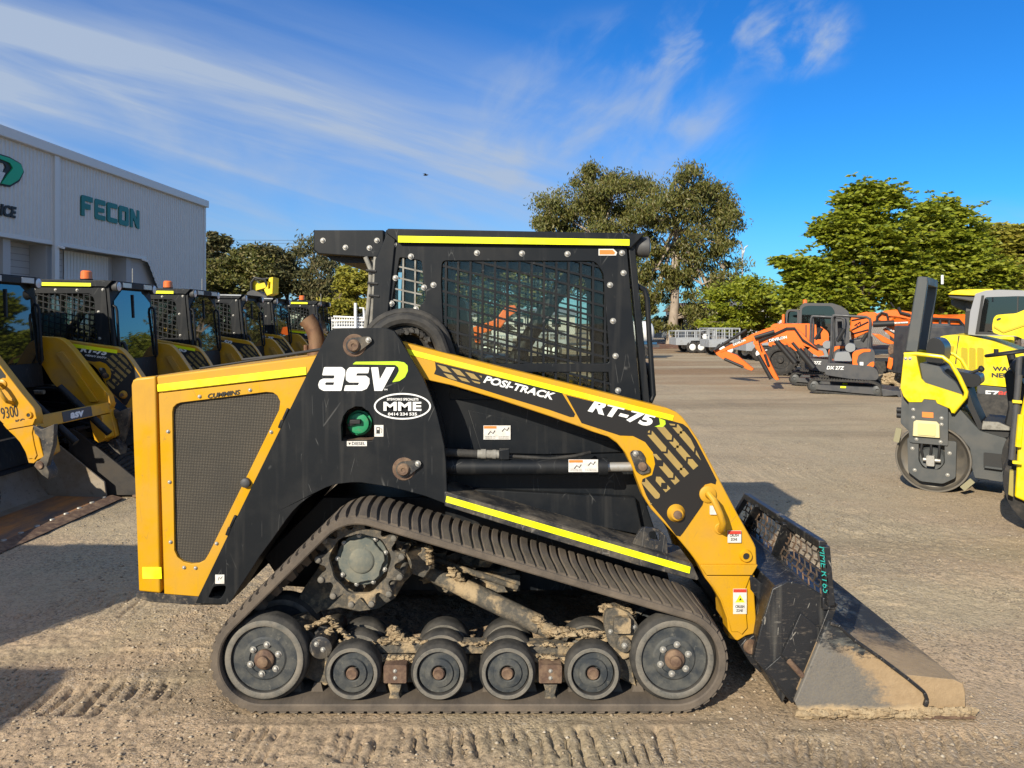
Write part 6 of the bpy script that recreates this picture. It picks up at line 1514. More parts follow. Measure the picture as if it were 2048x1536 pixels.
Y = 16; setorg(X(1890,Y), Y, 0); tag(MB().prism(PP([(1855,652),(1930,652),(1935,755),(1850,755)], Y), Y, Y+1.4).build('steel_tank', M['dgrey'], None, bevel=.03), 'plain dark grey steel tank behind the roller seat', 'tank')

Y = 26; setorg(X(1010,Y), Y, 0); oe = empty('excavator', tuple(ORG), 'orange excavator arm and white ute glimpsed through the mesh cab window', 'excavator')
MB().prism(PP([(935,668),(945,655),(990,640),(1012,612),(1030,610),(1036,622),(1020,632),(1002,655),(950,672)], Y), Y, Y+.3).build('boom', M['orange'], oe, bevel=.03)
MB().prism(PP([(860,640),(920,645),(960,668),(960,690),(860,690)], Y), Y+.4, Y+2).build('engine_cover', M['orange'], oe, bevel=.05)
MB().prism(rnd(PP([(850,700),(980,700),(980,735),(850,735)], Y), .2, 4), Y+.1, Y+2.2).build('track', M['rubberd'], oe)
MB().prism(PP([(870,690),(970,690),(960,701),(880,701)], Y), Y+.3, Y+2).build('house', M['dgrey'], oe)
# pile of dry mulch beside the digger
setorg(X(1790,18), 18, 0); mp2 = MB(); rn = random.Random(8)
for i in range(500):
    a = rn.random()*6.28; r = rn.random()**.6*.65; mp2.blob((ORG.x+r*math.cos(a), 18+r*math.sin(a), .32*(1-(r/.65)**1.5)+rn.uniform(-.02,.04)), rn.uniform(.02,.06), i, .6, (1.6,.7,.6))
tag(mp2.build('mulch_pile', M['mud'], None, smooth=0), 'small heap of dry straw-brown mulch behind the dozer blade', 'mulch pile')

# ---------------------------------------------------------------- trailers, cars, fence
def cage_trailer(px, py_g, wpx, hpx, lab, front=False, spare=False):
    Y = CH*F/(py_g-HZ); s = Y/F; x0, x1 = X(px, Y), X(px+wpx, Y); setorg((x0+x1)/2, Y, 0)
    r = empty('cage_trailer', tuple(ORG), lab, 'trailer', 'galvanised cage trailers')
    zb = .42; zs = .78; zt = hpx*s; D = 1.7
    MB().box(x0, x1, Y, Y+D, zb, zb+.06).build('deck', M['galv'], r)
    m = MB(); m.box(x0, x1, Y, Y+.04, zb+.06, zs); m.box(x0, x1, Y+D-.04, Y+D, zb+.06, zs); m.box(x0, x0+.04, Y+.041, Y+D-.041, zb+.06, zs); m.box(x1-.04, x1, Y+.041, Y+D-.041, zb+.06, zs); m.build('tray_side', M['galv'], r)
    c = MB()
    for yy in (Y+.02, Y+D-.02):
        c.tube([(x0, yy, zt), (x1, yy, zt)], .028, 6)
        for k in range(5): xx = x0+(x1-x0)*k/4; c.tube([(xx, yy, zs), (xx, yy, zt)], .028, 6)
        k = 0; xx = x0
        while xx < x1: c.tube([(xx, yy, zs), (xx, yy, zt)], .009, 4); xx += .16
        zz = zs+.16
        while zz < zt: c.tube([(x0, yy, zz), (x1, yy, zz)], .009, 4); zz += .16
    for xx in (x0, x1): c.tube([(xx, Y, zt), (xx, Y+D, zt)], .028, 6)
    c.build('cage', M['galv'], r)
    for k in (0, 1):
        for yy in (Y-.16, Y+D+.02):
            cx = x0+(x1-x0)*(.42+.22*k)
            ty = MB().lathe((cx, yy, .31), [(.02, .17),(.0, .2),(.02, .3),(.05, .31),(.12, .31),(.14, .17)], 24).build('wheel', M['tyre'], r); MB().lathe((cx, yy-.004, .31), [(.0, .05),(.0, .12),(.03, .18)], 18).build('rim', M['white'], ty)
    MB().prism([(x0+(x1-x0)*.32, .5), (x0+(x1-x0)*.36, .68), (x0+(x1-x0)*.74, .68), (x0+(x1-x0)*.78, .5), (x0+(x1-x0)*.76, .5), (x0+(x1-x0)*.72, .65), (x0+(x1-x0)*.38, .65), (x0+(x1-x0)*.34, .5)], Y-.2, Y+.02).build('mudguard', M['galv'], r)
    MB().tube([(x1, Y+.2, zb+.03), (x1+1.0, Y+D/2, zb), (x1, Y+D-.2, zb+.03)], .04, 6).build('drawbar', M['galv'], r)
    if spare: ty = MB().lathe((x1-.5, Y-.2, .85), [(.0, .18),(.0, .28),(.03, .31),(.12, .31),(.14, .17)], 24).build('spare_wheel', M['tyre'], r); MB().lathe((x1-.5, Y-.21, .85), [(.0, .05),(.0, .14),(.03, .19)], 18).build('rim', M['white'], ty)
    return r
cage_trailer(1352, 706, 76, 44, 'left galvanised cage trailer with spare wheel near the gum trunk', spare=True)
cage_trailer(1418, 712, 62, 55, 'galvanised cage trailer with tall mesh front right of the spare wheel')
cage_trailer(1492, 722, 60, 40, 'low box trailer half hidden behind the orange stretched arm')
cage_trailer(1062, 715, 75, 48, 'pale cage trailer seen through the right half of the mesh window')
cage_trailer(935, 712, 90, 40, 'pale cage trailer seen through the left half of the mesh window')
def car(px, Y, lab, m, ln_=4.4, flip=1, wagon=False):
    setorg(X(px,Y), Y, 0); r = empty('parked_car', tuple(ORG), lab, 'car', 'cars parked beyond the yard'); x = X(px, Y)
    P_ = lambda pts: [(x+a*flip, b) for a, b in pts]
    body = rnd(P_([(-2.2,.3),(2.2,.3),(2.2,.75),(1.9,.88),(1.1,.95),(-1.9,.98),(-2.2,.85)]), .12, 3)
    MB().prism(body, Y, Y+1.75).build('body', m, r, bevel=.08)
    G_ = MB().prism(rnd(P_([(-1.85 if wagon else -1.6,.96),(1.1,.94),(.45,1.42),(-1.1,1.45)]), .08, 3), Y+.1, Y+1.65).build('glasshouse', M['glassd'], r, bevel=.05)
    MB().prism(rnd(P_([(-1.15,1.43),(.5,1.40),(.4,1.47),(-1.05,1.5)]), .02, 2), Y+.12, Y+1.63).build('roof', m, r, bevel=.02)
    for xx in (-1.35, 1.35):
        for yy in (Y-.02, Y+1.55):
            w_ = MB().lathe((x+xx*flip, yy, .31), [(.0, .19),(.0, .27),(.03, .31),(.2, .31),(.22, .2)], 22).build('wheel', M['tyre'], r); MB().lathe((x+xx*flip, yy-.006, .31), [(0, .05),(0, .17),(.02, .2)], 16).build('rim', M['galv'], w_)
    return r
M['carb'] = mat('blue_car_paint', (.03, .10, .20), .25, coat=.5); M['carw'] = mat('white_car_paint', (.7, .7, .7), .25, coat=.5); M['cars'] = mat('silver_car_paint', (.3, .32, .34), .25, metal=.5); M['card'] = mat('dark_car_paint', (.03, .035, .04), .25, coat=.5)
car(1318, 62, 'silver car parked beyond the fence, left of the gum trunk', M['cars'])
car(1372, 66, 'dark car parked beyond the fence behind the left cage trailer', M['card'])
car(1440, 68, 'white car parked beyond the fence behind the second cage trailer', M['carw'])
car(1590, 60, 'white car behind the orange wheeled excavator', M['carw'], wagon=True)
car(1010, 60, 'white car seen through the middle of the mesh window', M['carw'])
car(1085, 66, 'dark car seen through the mesh window near the trailer', M['card'])
# white jockey tank trailer by the door rail
Y = 33; setorg(X(1283,Y), Y, 0); tk = empty('tank_trailer', tuple(ORG), 'white rounded tank on a small trailer glimpsed beside the door grab rail', 'trailer')
tnk = MB().lathe((X(1283,Y)-.9, Y, 1.15), [(0, .25),(.1, .4),(.3, .5),(1.2, .5),(1.35, .4),(1.42, .25)], 24, 'x').build('tank', M['white'], tk)
t = MB(); text(t, 'RAPID', (X(1283,Y)-.45, Y-.51, 1.16), .8, .14, bold=.05); text(t, 'SPRAY', (X(1283,Y)-.45, Y-.51, .98), .8, .12, bold=.05); 
MB().box(X(1283,Y)-.9, X(1283,Y)+.7, Y-.5, Y+.5, .5, .62).build('frame', M['dgrey'], tk); MB().box(X(1283,Y)-.3, X(1283,Y)+.6, Y-.45, Y-.1, .63, .72).build('pump', M['carb'], tk)
for yy in (Y-.6, Y+.5): MB().lathe((X(1283,Y)-.1, yy, .3), [(0, .1),(0, .27),(.03, .3),(.12, .3)], 20).build('wheel', M['tyre'], tk)
# chain-link fence
Y = 54; setorg(0, Y, 0); fe_ = empty('chain_link_fence', (0, Y, 0), 'thin galvanised chain-link fence along the far edge of the yard', 'fence')
m = MB(); x = -14
while x < 45: 
    MB().tube([(x, Y, 0), (x, Y, 2.0)], .04, 6).build('fence_post', M['galv'], fe_); x += 3
MB().tube([(-14, Y, 1.45), (45, Y, 1.45)], .03, 6).build('top_rail', M['galv'], fe_)
x = -14
while x < 45: m.tube([(x, Y, .05), (x+.7, Y, 1.45)], .006, 3); m.tube([(x+.7, Y, .05), (x, Y, 1.45)], .006, 3); x += .14
m.build('chain_link', M['galv'], fe_, smooth=0)
# mulch bed with kerb
setorg(0, 47, 0); M['mulch'] = mat('red_brown_mulch', (.15, .075, .045), .95, dirt=(.3,.2,.13), dscale=1.5, damt=.35, bump=.8, bscale=12, bdist=.05)
mb_ = MB(); rn = random.Random(3)
bz = [(x, 44+.6*math.sin(x*.8)+.4*math.sin(x*2.1)) for x in np.arange(6.5, 24, .5)]
for i in range(len(bz)-1):
    x0, y0 = bz[i]; x1, y1 = bz[i+1]; mb_.add([(x0, y0, .01), (x1, y1, .01), (x1, y1+.5, .14+.05*math.sin(x1*3)), (x0, y0+.5, .14+.05*math.sin(x0*3)), (x1, 53, .16), (x0, 53, .16)], [(0, 1, 2, 3), (3, 2, 4, 5)])
tag(mb_.build('garden_bed', M['mulch'], None), kind='structure')
# white cage and post left, seen over the tower
Y = 22; setorg(X(700,Y), Y, 0); wc = empty('stillage_cage', tuple(ORG), 'white welded stock cage with upright posts left of the grey conduits', 'cage')
m = MB()
for a, b in (((667,633),(733,636)),((663,641),(733,641)),((667,655),(733,655)),((663,690),(733,690))): m.tube([P3(a[0],a[1],Y), P3(b[0],b[1],Y)], .03, 6)
for px in range(664, 734, 5): m.tube([P3(px,635,Y), P3(px,740,Y)], .012, 5)
for py in range(641, 735, 7): m.tube([P3(664,py,Y), P3(733,py,Y)], .010, 5)
m.build('mesh_panel', M['white'], wc); MB().box(X(664,Y), X(733,Y), Y+.2, Y+.25, .35, 1.6).build('back_panel', M['galv'], wc)
MB().tube([P3(711,606,Y-.1), P3(711,742,Y-.1)], .045, 10).build('post', M['white'], wc)
m = MB(); m.tube([P3(718,616,Y), P3(727,616,Y), P3(729,640,Y)], .03, 6); m.build('hoop', M['white'], wc)
# distant buildings beyond the trees
M['far_w'] = mat('far_pale_wall', (.5, .48, .45), .8); M['far_g'] = mat('far_grey_roof', (.2, .2, .22), .8)
for k, (px, w_, h_, Y, lab) in enumerate(((1405, 60, 4.0, 85, 'pale low house far behind the trailers with a red-brown roof'), (1560, 120, 4.6, 95, 'long pale warehouse far behind the orange excavators'), (1950, 160, 4.4, 90, 'white warehouse glimpsed under the right-hand trees'), (1000, 300, 3.6, 100, 'long grey factory seen behind the cab windows'), (560, 260, 4.0, 100, 'grey factory low behind the left tree line'))):
    setorg(X(px,Y), Y, 0); b = empty('distant_building', tuple(ORG), lab, 'building', 'buildings far beyond the yard')
    x0, x1 = X(px-w_/2, Y), X(px+w_/2, Y)
    MB().box(x0, x1, Y, Y+12, 0, h_-1).build('wall', M['far_w'], b)
    MB().pside([(Y-.5, h_-1), (Y+12.5, h_-1), (Y+6, h_)], x0-.4, x1+.4).build('roof', M['rust'] if k == 0 else M['far_g'], b)
    for j in range(4): xx = x0+(x1-x0)*(j+.5)/4; MB().box(xx-.6, xx+.6, Y-.04, Y-.005, 1, 2.1).build('window', M['glassd'], b)

# ---------------------------------------------------------------- tandem roller
YR = 6.92; rz = turned(1863, YR, 37)
ro = empty('tandem_roller', tuple(ORG), 'grey and lemon yellow ride-on roller with smooth steel drum and folded roll bar', 'road roller', rz=rz)
zr = lambda pts, Y=YR: PP([(1760+a/2.793, 530+b/2.793) for a, b in pts], Y)
pr3 = lambda a, b, Y: (zr([(a, b)], Y)[0][0], Y, zr([(a, b)], Y)[0][1])
WD = .80
dc = zr([(290,1098)])[0]; rd_ = .318; dc = (dc[0]-.0, rd_-.005)
dm = MB().lathe((dc[0], YR+.04, dc[1]), [(.05, .27),(.04, .28),(.0, .30),(.0, rd_-.004),(.01, rd_),(WD+.0, rd_),(WD+.01, .30),(WD-.04, .28)], 96)
DM = dm.build('drum', M['steel'], ro, smooth=50)
MB().lathe((dc[0], YR+.12, dc[1]), [(0, .2),(-.02, .28),(.0, .285)], 48).build('drum_web', M['dgrey'], DM)
yk = MB().prism(rnd(zr([(150,975),(425,975),(420,1175),(350,1215),(225,1215),(155,1170)]), .02, 3), YR, YR+.03, [rnd(zr([(215,985),(360,985),(362,1100),(330,1140),(240,1140),(214,1100)]), .02, 3)]); YK = yk.build('drum_yoke', M['rgrey'], ro, bevel=.004)
for a, b in ((180,1034),(388,1042),(193,1155),(377,1163)): c = zr([(a,b)])[0]; bolt(YK, c[0], YR, c[1], .014)
MB().lathe((zr([(286,1085)])[0][0], YR+.03, zr([(286,1085)])[0][1]), [(.01, .05),(.0, .10),(.05, .12)], 24).build('hub', M['rgrey'], YK)
m = MB().prism(rnd(zr([(262,1062),(308,1062),(308,1120),(262,1120)]), .01, 2), YR-.05, YR+.03); m.tube([pr3(240,1090,YR-.01), pr3(340,1090,YR-.01)], .018, 8); m.build('vibration_motor', M['bolt'], YK, bevel=.005)
m = MB()
for a in (236, 284, 330): m.tube([pr3(a,975,YR+.01), pr3(a-4 if a < 284 else a+3,1030,YR-.02), pr3(a+6 if a < 284 else a-4,1085,YR)], .011, 8)
m.build('hose', M['blackin'], YK)
sf = MB().prism(rnd(zr([(160,765),(240,745),(320,748),(380,790),(380,985),(380,1000),(165,1000),(158,900)]), .02, 3), YR-.02, YR+.02); SF = sf.build('side_frame', M['rgrey'], ro, bevel=.005)
for a, b in ((187,812),(187,857),(345,850),(345,885),(205,978),(340,982)): c = zr([(a,b)])[0]; bolt(SF, c[0], YR-.02, c[1], .013)
bdy = MB().prism(rnd(zr([(118,700),(250,740),(400,810),(440,800),(545,910),(680,940),(690,955),(665,1175),(520,1170),(500,1100),(495,1010),(440,945),(370,915),(240,915),(150,940),(105,900),(112,760)]), .015, 3), YR+.05, YR+.80); bdy.build('body', M['rgrey'], ro, bevel=.02)
MB().prism(rnd(zr([(566,1020),(672,1022),(668,1105),(566,1100)], YR+.045), .01, 2), YR+.035, YR+.0495, ).build('step_recess', M['ink'], ro)
MB().prism(zr([(575,1090),(665,1092),(665,1103),(570,1100)], YR+.03), YR+.0, YR+.034).build('step', M['rgrey'], ro, bevel=.004)
mp3 = MB().prism(zr([(185,960),(190,880),(205,870),(320,870),(335,885),(338,960)]), YR-.05, YR-.022); LP = mp3.build('lamp_guard', mat('cream_paint', (.62,.55,.3), .5), ro, bevel=.006)
MB().prism(rnd(zr([(215,885),(315,885),(315,950),(215,950)]), .01, 2), YR-.06, YR-.051).build('lens', mat('yellowed_lens', (.6,.55,.25), .3, bump=.3, bscale=120), LP)
MB().prism(zr([(237,822),(300,822),(300,852),(237,852)]), YR-.024, YR-.021).build('amber_reflector', M['orangedecal'], SF)
yp_ = MB().prism(zr([(133,505),(205,510),(215,560),(232,635),(255,660),(455,715),(465,735),(402,822),(390,795),(320,770),(312,752),(248,750),(238,768),(160,772),(130,740),(112,690)]), YR-.03, YR+.02); YP = yp_.build('yellow_side_panel', M['ryellow'], ro, bevel=.006)
yp_.mirror(YR+.40).build('yellow_side_panel', M['ryellow'], ro, bevel=.006)
for a, b in ((144,526),(169,525)): c = zr([(a,b)])[0]; bolt(YP, c[0], YR-.03, c[1], .013)
gb_ = MB().tube([pr3(133,503,YR-.01), pr3(200,498,YR-.01), pr3(350,512,YR-.01), pr3(395,545,YR-.01), pr3(440,620,YR-.01), pr3(478,700,YR-.01), pr3(475,725,YR-.01), pr3(405,815,YR-.01)], .02, 10); gb_.build('hand_rail', M['ryellow'], ro); gb_.mirror(YR+.40).build('hand_rail', M['ryellow'], ro)
for dy in (0, .62):
    rp_2 = MB().prism(zr([(135,485),(205,65),(220,60),(262,66),(265,85),(205,490)]), YR+.02+dy, YR+.09+dy)
    if dy == 0: RB2 = rp_2.build('roll_bar_post', M['rgrey'], ro, bevel=.012)
    else: rp_2.build('roll_bar_post', M['rgrey'], ro, bevel=.012)
MB().prism(zr([(205,75),(218,58),(262,64),(264,110),(245,112),(200,105)]), YR+.091, YR+.639).build('roll_bar_top', M['rgrey'], ro, bevel=.01)
m = MB().prism(zr([(222,70),(262,68),(310,80),(318,110),(275,400),(240,410)], YR+.2), YR+.10, YR+.12); 
pn = MB().tube([pr3(315,110,YR+.4), pr3(315,60,YR+.4)], .012, 8); pn.build('aerial', M['white'], ro)
st2 = MB().prism(rnd(zr([(238,540),(250,430),(275,405),(320,410),(350,450),(345,520),(330,560)], YR+.2), .03, 3), YR+.16, YR+.62); st2.build('seat_back', M['seat'], ro, bevel=.03, seg=3)
MB().prism(rnd(zr([(215,545),(330,565),(350,600),(420,650),(460,720),(400,710),(235,650)], YR+.1), .02, 3), YR+.05, YR+.75).build('seat_base', M['rgrey'], ro, bevel=.02)
MB().prism(rnd(zr([(345,570),(460,590),(540,600),(545,650),(500,670),(360,640)], YR+.3), .03, 3), YR+.2, YR+.6).build('console', M['seat'], ro, bevel=.02)
lv = MB().tube([pr3(430,640,YR+.3), pr3(470,600,YR+.3), pr3(540,570,YR+.3)], .014, 8); lv.blob(pr3(540,570,YR+.3), .03, 1, .1); lv.build('control_lever', M['blackin'], ro)
fl2 = MB().prism(zr([(550,895),(560,850),(640,850),(715,875),(710,895),(690,930),(550,930)], YR+.1), YR+.1, YR+.72); fl2.build('foot_deck', M['ink'], ro, bevel=.006); MB().prism(zr([(555,893),(562,850),(640,850),(712,876),(705,888)], YR+.1), YR+.06, YR+.099).build('tread_plate', M['conduit'], ro)
hw = MB().prism(rnd(zr([(540,905),(470,760),(440,690),(480,680),(505,760),(560,880)], YR+.1), .02, 2), YR+.1, YR+.6); hw.build('floor_hump', M['blackin'], ro)
cl_ = MB().prism(zr([(668,590),(690,570),(745,590),(765,640),(800,660),(800,900),(735,900),(675,880),(668,860),(688,760),(680,690)], YR+.2), YR+.15, YR+.65); cl_.build('steering_console', M['blackin'], ro, bevel=.012)
sw = MB().lathe((zr([(690,478)],YR+.4)[0][0], YR+.4, zr([(690,478)],YR+.4)[0][1]), [(0, .02)], 8) if 0 else MB()
cw_ = zr([(690,480)], YR+.4)[0]; ring = []
for i in range(28):
    a = 2*math.pi*i/28; ring.append((cw_[0]+.19*math.cos(a), YR+.4+.19*math.sin(a), cw_[1]+.035*math.cos(a)))
sw.tube(ring, .016, 8, closed=True); sw.tube([(cw_[0]-.18, YR+.4, cw_[1]-.035), (cw_[0]+.18, YR+.4, cw_[1]+.035)], .014, 8); sw.tube([(cw_[0], YR+.4, cw_[1]), pr3(710,560,YR+.4)], .035, 10); sw.tube([pr3(617,490,YR+.35), pr3(617,462,YR+.35)], .02, 8)
sw.build('steering_wheel', M['blackin'], ro)
MB().lathe((zr([(770,555)],YR+.1)[0][0], YR+.12, zr([(770,555)],YR+.1)[0][1]), [(.0, .03),(-.02, .08),(.0, .10),(.06, .10)], 28).build('reel', M['dgrey'], ro)
MB().prism(zr([(640,940),(730,940),(740,1120),(690,1150),(660,1130)], YR+.1), YR+.1, YR+.7).build('articulation', M['blackin'], ro, bevel=.01)
MB().prism(zr([(694,990),(728,990),(726,1025),(693,1023)], YR+.05), YR+.09, YR+.098).build('amber_sticker', M['orangedecal'], ro)
d2 = MB().lathe((dc[0]+1.35, YR+.04, dc[1]), [(.05, .27),(.04, .28),(.0, .30),(.0, rd_-.004),(.01, rd_),(WD+.0, rd_),(WD+.01, .30),(WD-.04, .28)], 64).build('drum', M['steel'], ro, smooth=50)
MB().box(dc[0]+1.0, dc[0]+1.8, YR+.05, YR+.8, .62, 1.0).build('front_hood', M['ryellow'], ro, bevel=.05)
m = MB().bar(pr3(458,1230,YR-.02), pr3(512,1178,YR-.02), .02, .05); m.bar(pr3(88,1005,YR-.02), pr3(105,925,YR-.02), .02, .05); m.build('scraper', mat('pale_scraper', (.25,.23,.14), .7), ro)
m = MB()
for b in (822, 850): m.tube([pr3(78,b,YR+.1), pr3(110,b,YR+.1)], .028, 12)
m.build('rear_lamp', M['blackin'], ro)

# ---------------------------------------------------------------- yellow excavator behind the roller
Y = 10.2; rz = turned(1985, Y, 36)
ze = empty('excavator', tuple(ORG), 'lemon yellow excavator with silver-grey cab and dark skirt directly behind the roller', 'excavator', rz=rz)
z1 = lambda pts: PP([(1880+a/10.97, 560+b/10.97) for a, b in pts], Y)
MB().prism(rnd(PP([(1870,690),(1874,674),(1900,670),(1935,672),(1985,682),(2035,700),(2060,715),(2060,775),(1950,770),(1930,760),(1872,720)], Y), .05, 3), Y, Y+1.9).build('engine_cover', M['ryellow'], ze, bevel=.03)
MB().prism(PP([(1950,770),(2060,778),(2060,830),(1958,822)], Y), Y+.01, Y+1.9).build('skirt', M['dgrey'], ze, bevel=.02)
MB().prism(PP([(1915,672),(1918,672),(1913,700),(1911,730),(1908,730)], Y), Y-.006, Y-.001).build('cover_seam', M['ink'], ze)
M['grille'] = mat('perforated_yellow_grille', (.42, .32, .0), .6, bump=1, bscale=160)
for a in (1921, 1937.5, 1954): MB().prism(rnd(PP([(a,695),(a+13.5,697),(a+13.5,762),(a,757)], Y), .02, 2), Y-.012, Y-.001).build('grille', M['grille'], ze)
MB().prism(rnd(PP([(1897,693),(1907,693),(1903,712),(1893,706)], Y), .02, 2), Y-.012, Y-.001).build('grille', M['grille'], ze)
t = MB(); text(t, 'WACKER', P3(1985,742,Y-.003), .42, .065, bold=.05); text(t, 'NEUSON', P3(1983,755,Y-.003), .42, .065, bold=.05); t.build('lettering', M['ink'], ze, smooth=0)
t = MB(); text(t, 'EZ', P3(1971,793,Y+.005), .16, .08, bold=.03); t.build('lettering', M['white'], ze, smooth=0); t = MB(); text(t, '80', P3(1996,793,Y+.005), .13, .08, bold=.03); t.build('lettering', M['red'], ze, smooth=0)
cabp = z1([(590,1200),(640,700),(760,290),(1000,220),(1300,210),(1843,240),(2000,260),(2000,1250),(750,1220)])
win = z1([(820,1150),(880,760),(960,360),(1020,345),(1660,350),(2200,380),(2200,1150)])
cb3 = MB().prism(cabp, Y+.1, Y+.14, [rnd(z1([(830,1130),(890,760),(970,370),(1660,360),(1960,370),(1960,1160),(840,1160)]), .03, 3)])
cb3.prism(cabp, Y+1.1, Y+1.14, [rnd(z1([(830,1130),(890,760),(970,370),(1660,360),(1960,370),(1960,1160),(840,1160)]), .03, 3)])
cb3.prism(z1([(590,1200),(640,700),(760,290),(800,290),(680,720),(630,1200)]), Y+.141, Y+1.099); cb3.prism(z1([(760,290),(1000,220),(1300,210),(1843,240),(2000,260),(2000,300),(1300,260),(1000,270),(800,320)]), Y+.141, Y+1.099)
C3 = cb3.build('cab', M['silver'], ze, bevel=.012)
m = MB().prism(z1([(760,1170),(900,330),(960,330),(840,1140),(1960,1150),(1960,1190),(760,1190)]), Y+.085, Y+.099); m.prism(z1([(1680,360),(1710,360),(1700,740),(1670,740)]), Y+.085, Y+.099); m.build('window_seal', M['ink'], C3)
MB().prism(z1([(830,1150),(890,740),(970,350),(1960,350),(1960,1150)]), Y+.11, Y+.116).build('window', M['glassd'], C3)
m = MB().prism(rnd(z1([(1090,430),(1560,430),(1560,480),(1090,470)]), .01, 2), Y+.8, Y+.9).build('sun_visor', M['seatg'], C3)
MB().prism(rnd(z1([(1100,1160),(1090,760),(1200,700),(1300,760),(1500,1160)]), .05, 3), Y+.4, Y+.9).build('seat', M['seat'], C3)
m = MB().prism(z1([(160,310),(270,235),(430,210),(1050,205),(1050,225),(760,290),(740,340)]), Y+1.9, Y+2.9)
MB().prism(rnd(PP([(1880,710),(1870,860),(2080,860),(2080,830),(1950,825),(1900,760)], Y), .05, 3), Y+.2, Y+1.7).build('undercarriage', M['dgrey'], ze, bevel=.03)
for dy in (-.1, 1.5): MB().prism(rnd([(X(1880,Y),.0),(X(2110,Y),.0),(X(2120,Y),.3),(X(2100,Y),.6),(X(1890,Y),.6),(X(1872,Y),.3)], .15, 5), Y+dy, Y+dy+.42).build('track', M['rubberd'], ze)
MB().prism(z1([(470,680),(620,660),(560,1200),(440,1200)]), Y+.5, Y+.62).build('mirror_arm', M['blackin'], ze, bevel=.01)
Y = 12.4; rz = turned(1930, Y, 34)
yc = empty('excavator', tuple(ORG), 'yellow-roofed machine behind, with only its roof and dark visor showing', 'excavator', rz=rz)
z1b = lambda pts: PP([(1880+a/10.97, 560+b/10.97) for a, b in pts], Y)
MB().prism(z1b([(160,310),(270,235),(430,210),(1150,205),(1150,350),(740,345)]), Y, Y+1.2).build('roof', M['ryellow'], yc, bevel=.03)
MB().prism(z1b([(170,318),(740,352),(1000,352),(1000,470),(660,470),(300,400),(180,380)]), Y+.05, Y+1.15).build('visor', M['dgrey'], yc, bevel=.02)
MB().prism(z1b([(210,400),(680,470),(640,700),(400,640),(200,530)]), Y+.4, Y+.8).build('work_light', M['rgrey'], yc, bevel=.03)
MB().prism(z1b([(560,480),(680,480),(640,1300),(520,1300)]), Y+.3, Y+.4).build('cab_post', M['dgrey'], yc)
MB().prism(z1b([(400,1200),(1600,1200),(1600,2600),(400,2600)]), Y+.1, Y+1.1).build('body', M['ryellow'], yc, bevel=.05)
MB().prism(rnd([(X(1900,Y),.0),(X(2060,Y),.0),(X(2070,Y),.5),(X(1890,Y),.5)], .15, 4), Y, Y+1.2).build('track', M['rubberd'], yc)

# ---------------------------------------------------------------- yellow machine cut off by the right edge
Y = 5.5; rz = turned(2048, Y, 33)
ne = empty('site_dumper', tuple(ORG), 'yellow machine cut off by the right edge, tall panel and boom nose near the roller', 'construction machine', rz=rz)
z2 = lambda pts, Y=Y: PP([(1920+a/4.04, 700+b/4.04) for a, b in pts], Y)
MB().prism(z2([(475,640),(480,560),(560,180),(860,165),(980,330),(980,1180),(900,1280),(620,1260),(440,1195),(455,1000)]), Y, Y+.05).build('yellow_panel', M['ryellow'], ne, bevel=.012)
m = MB().prism(z2([(388,1180),(400,980),(432,980),(430,1195)]), Y-.02, Y+.04); m.build('panel_edge', mat('worn_olive_edge', (.30,.25,.06), .6), ne, bevel=.005)
m = MB().tube([(z2([(476,200)])[0][0], Y-.02, z2([(476,200)])[0][1]), (z2([(415,890)])[0][0], Y-.02, z2([(415,890)])[0][1])], .022, 14); m.tube([(z2([(480,60)])[0][0], Y+.02, z2([(480,60)])[0][1]), (z2([(440,700)])[0][0], Y+.02, z2([(440,700)])[0][1])], .02, 12); m.build('ram', M['dgrey'], ne)
MB().tube([(z2([(492,520)])[0][0], Y-.03, z2([(492,520)])[0][1]), (z2([(470,780)])[0][0], Y-.03, z2([(470,780)])[0][1])], .022, 10).build('hose', M['ryellow'], ne)
for b in (415, 905): MB().prism(z2([(420,b-12),(500,b-10),(500,b+14),(420,b+12)]), Y-.06, Y-.021).build('bracket', M['ryellow'], ne, bevel=.004)
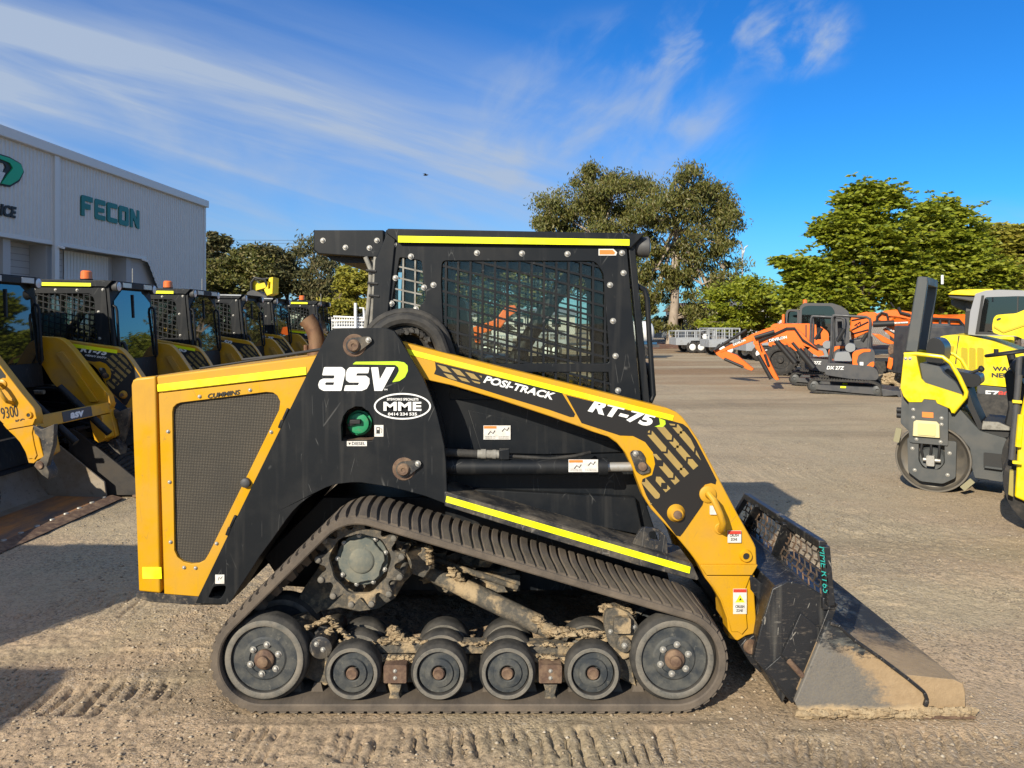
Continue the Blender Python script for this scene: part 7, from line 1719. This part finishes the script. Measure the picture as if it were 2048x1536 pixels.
MB().prism(rnd(z1([(1145,1160),(1130,1010),(1160,830),(1230,760),(1500,735),(1690,730),(1843,660),(2600,330),(2600,1500),(1843,1300),(1690,1240),(1330,1230)]) if 0 else PP([(1984,666),(1983,652),(1986,636),(1992,629),(2016,627),(2034,626),(2048,620),(2140,585),(2140,720),(2048,679),(2034,673),(2001,672)], Y), .015, 2), Y+.25, Y+.55).build('boom', M['ryellow'], ne, bevel=.02)
m = MB().prism(PP([(1987,651),(2006,663),(2048,649),(2060,645),(2060,649),(2007,667),(1986,655)], Y), Y+.24, Y+.2485).build('boom_crease_shade', mat('shadow_yellow', (.5,.38,0), .5), ne)  # darker yellow strip: shade of the boom's crease put into the colour
m = MB().prism(rnd(PP([(1992,638),(1998,635),(2003,636),(2000,639),(1993,641)], Y), .003, 2), Y+.243, Y+.2485).build('lifting_eye', M['ink'], ne)
MB().prism([(X(2075,Y),.45),(X(2420,Y),.45),(X(2420,Y),.8),(X(2380,Y),1.0),(X(2075,Y),1.15)], Y+.06, Y+1.5).build('body', M['ryellow'], ne, bevel=.05)
MB().prism([(X(2100,Y),1.1),(X(2130,Y),1.1),(X(2140,Y),1.72),(X(2110,Y),1.72)], Y+.25, Y+.55).build('boom_post', M['dgrey'], ne, bevel=.02)
for yy in (Y+.65, Y+1.35): MB().tube([(X(2300,Y),yy,.95),(X(2310,Y),yy,2.1),(X(2200,Y),yy,2.15)], .035, 8).build('roll_bar', M['dgrey'], ne)
MB().prism(rnd([(X(2200,Y),1.0),(X(2290,Y),1.0),(X(2300,Y),1.5),(X(2275,Y),1.5),(X(2260,Y),1.15),(X(2200,Y),1.12)], .04, 3), Y+.75, Y+1.25).build('seat', M['seat'], ne, bevel=.02)
for xx in (2130, 2380):
    c = X(xx, Y); MB().lathe((c, Y+.06, .38), [(.03, .2),(0, .3),(.03, .38),(.3, .38),(.33, .2)], 32).build('wheel', M['tyre'], ne); MB().lathe((c, Y+1.2, .38), [(.03, .2),(0, .3),(.03, .38),(.3, .38),(.33, .2)], 32).build('wheel', M['tyre'], ne)
MB().box(X(2060,Y), X(2120,Y), Y+.06, Y+1.4, .25, .7).build('chassis', M['dgrey'], ne)

unturn()
SC.cycles.max_bounces = 8; SC.cycles.transparent_max_bounces = 24; SC.cycles.caustics_reflective = False; SC.cycles.caustics_refractive = False
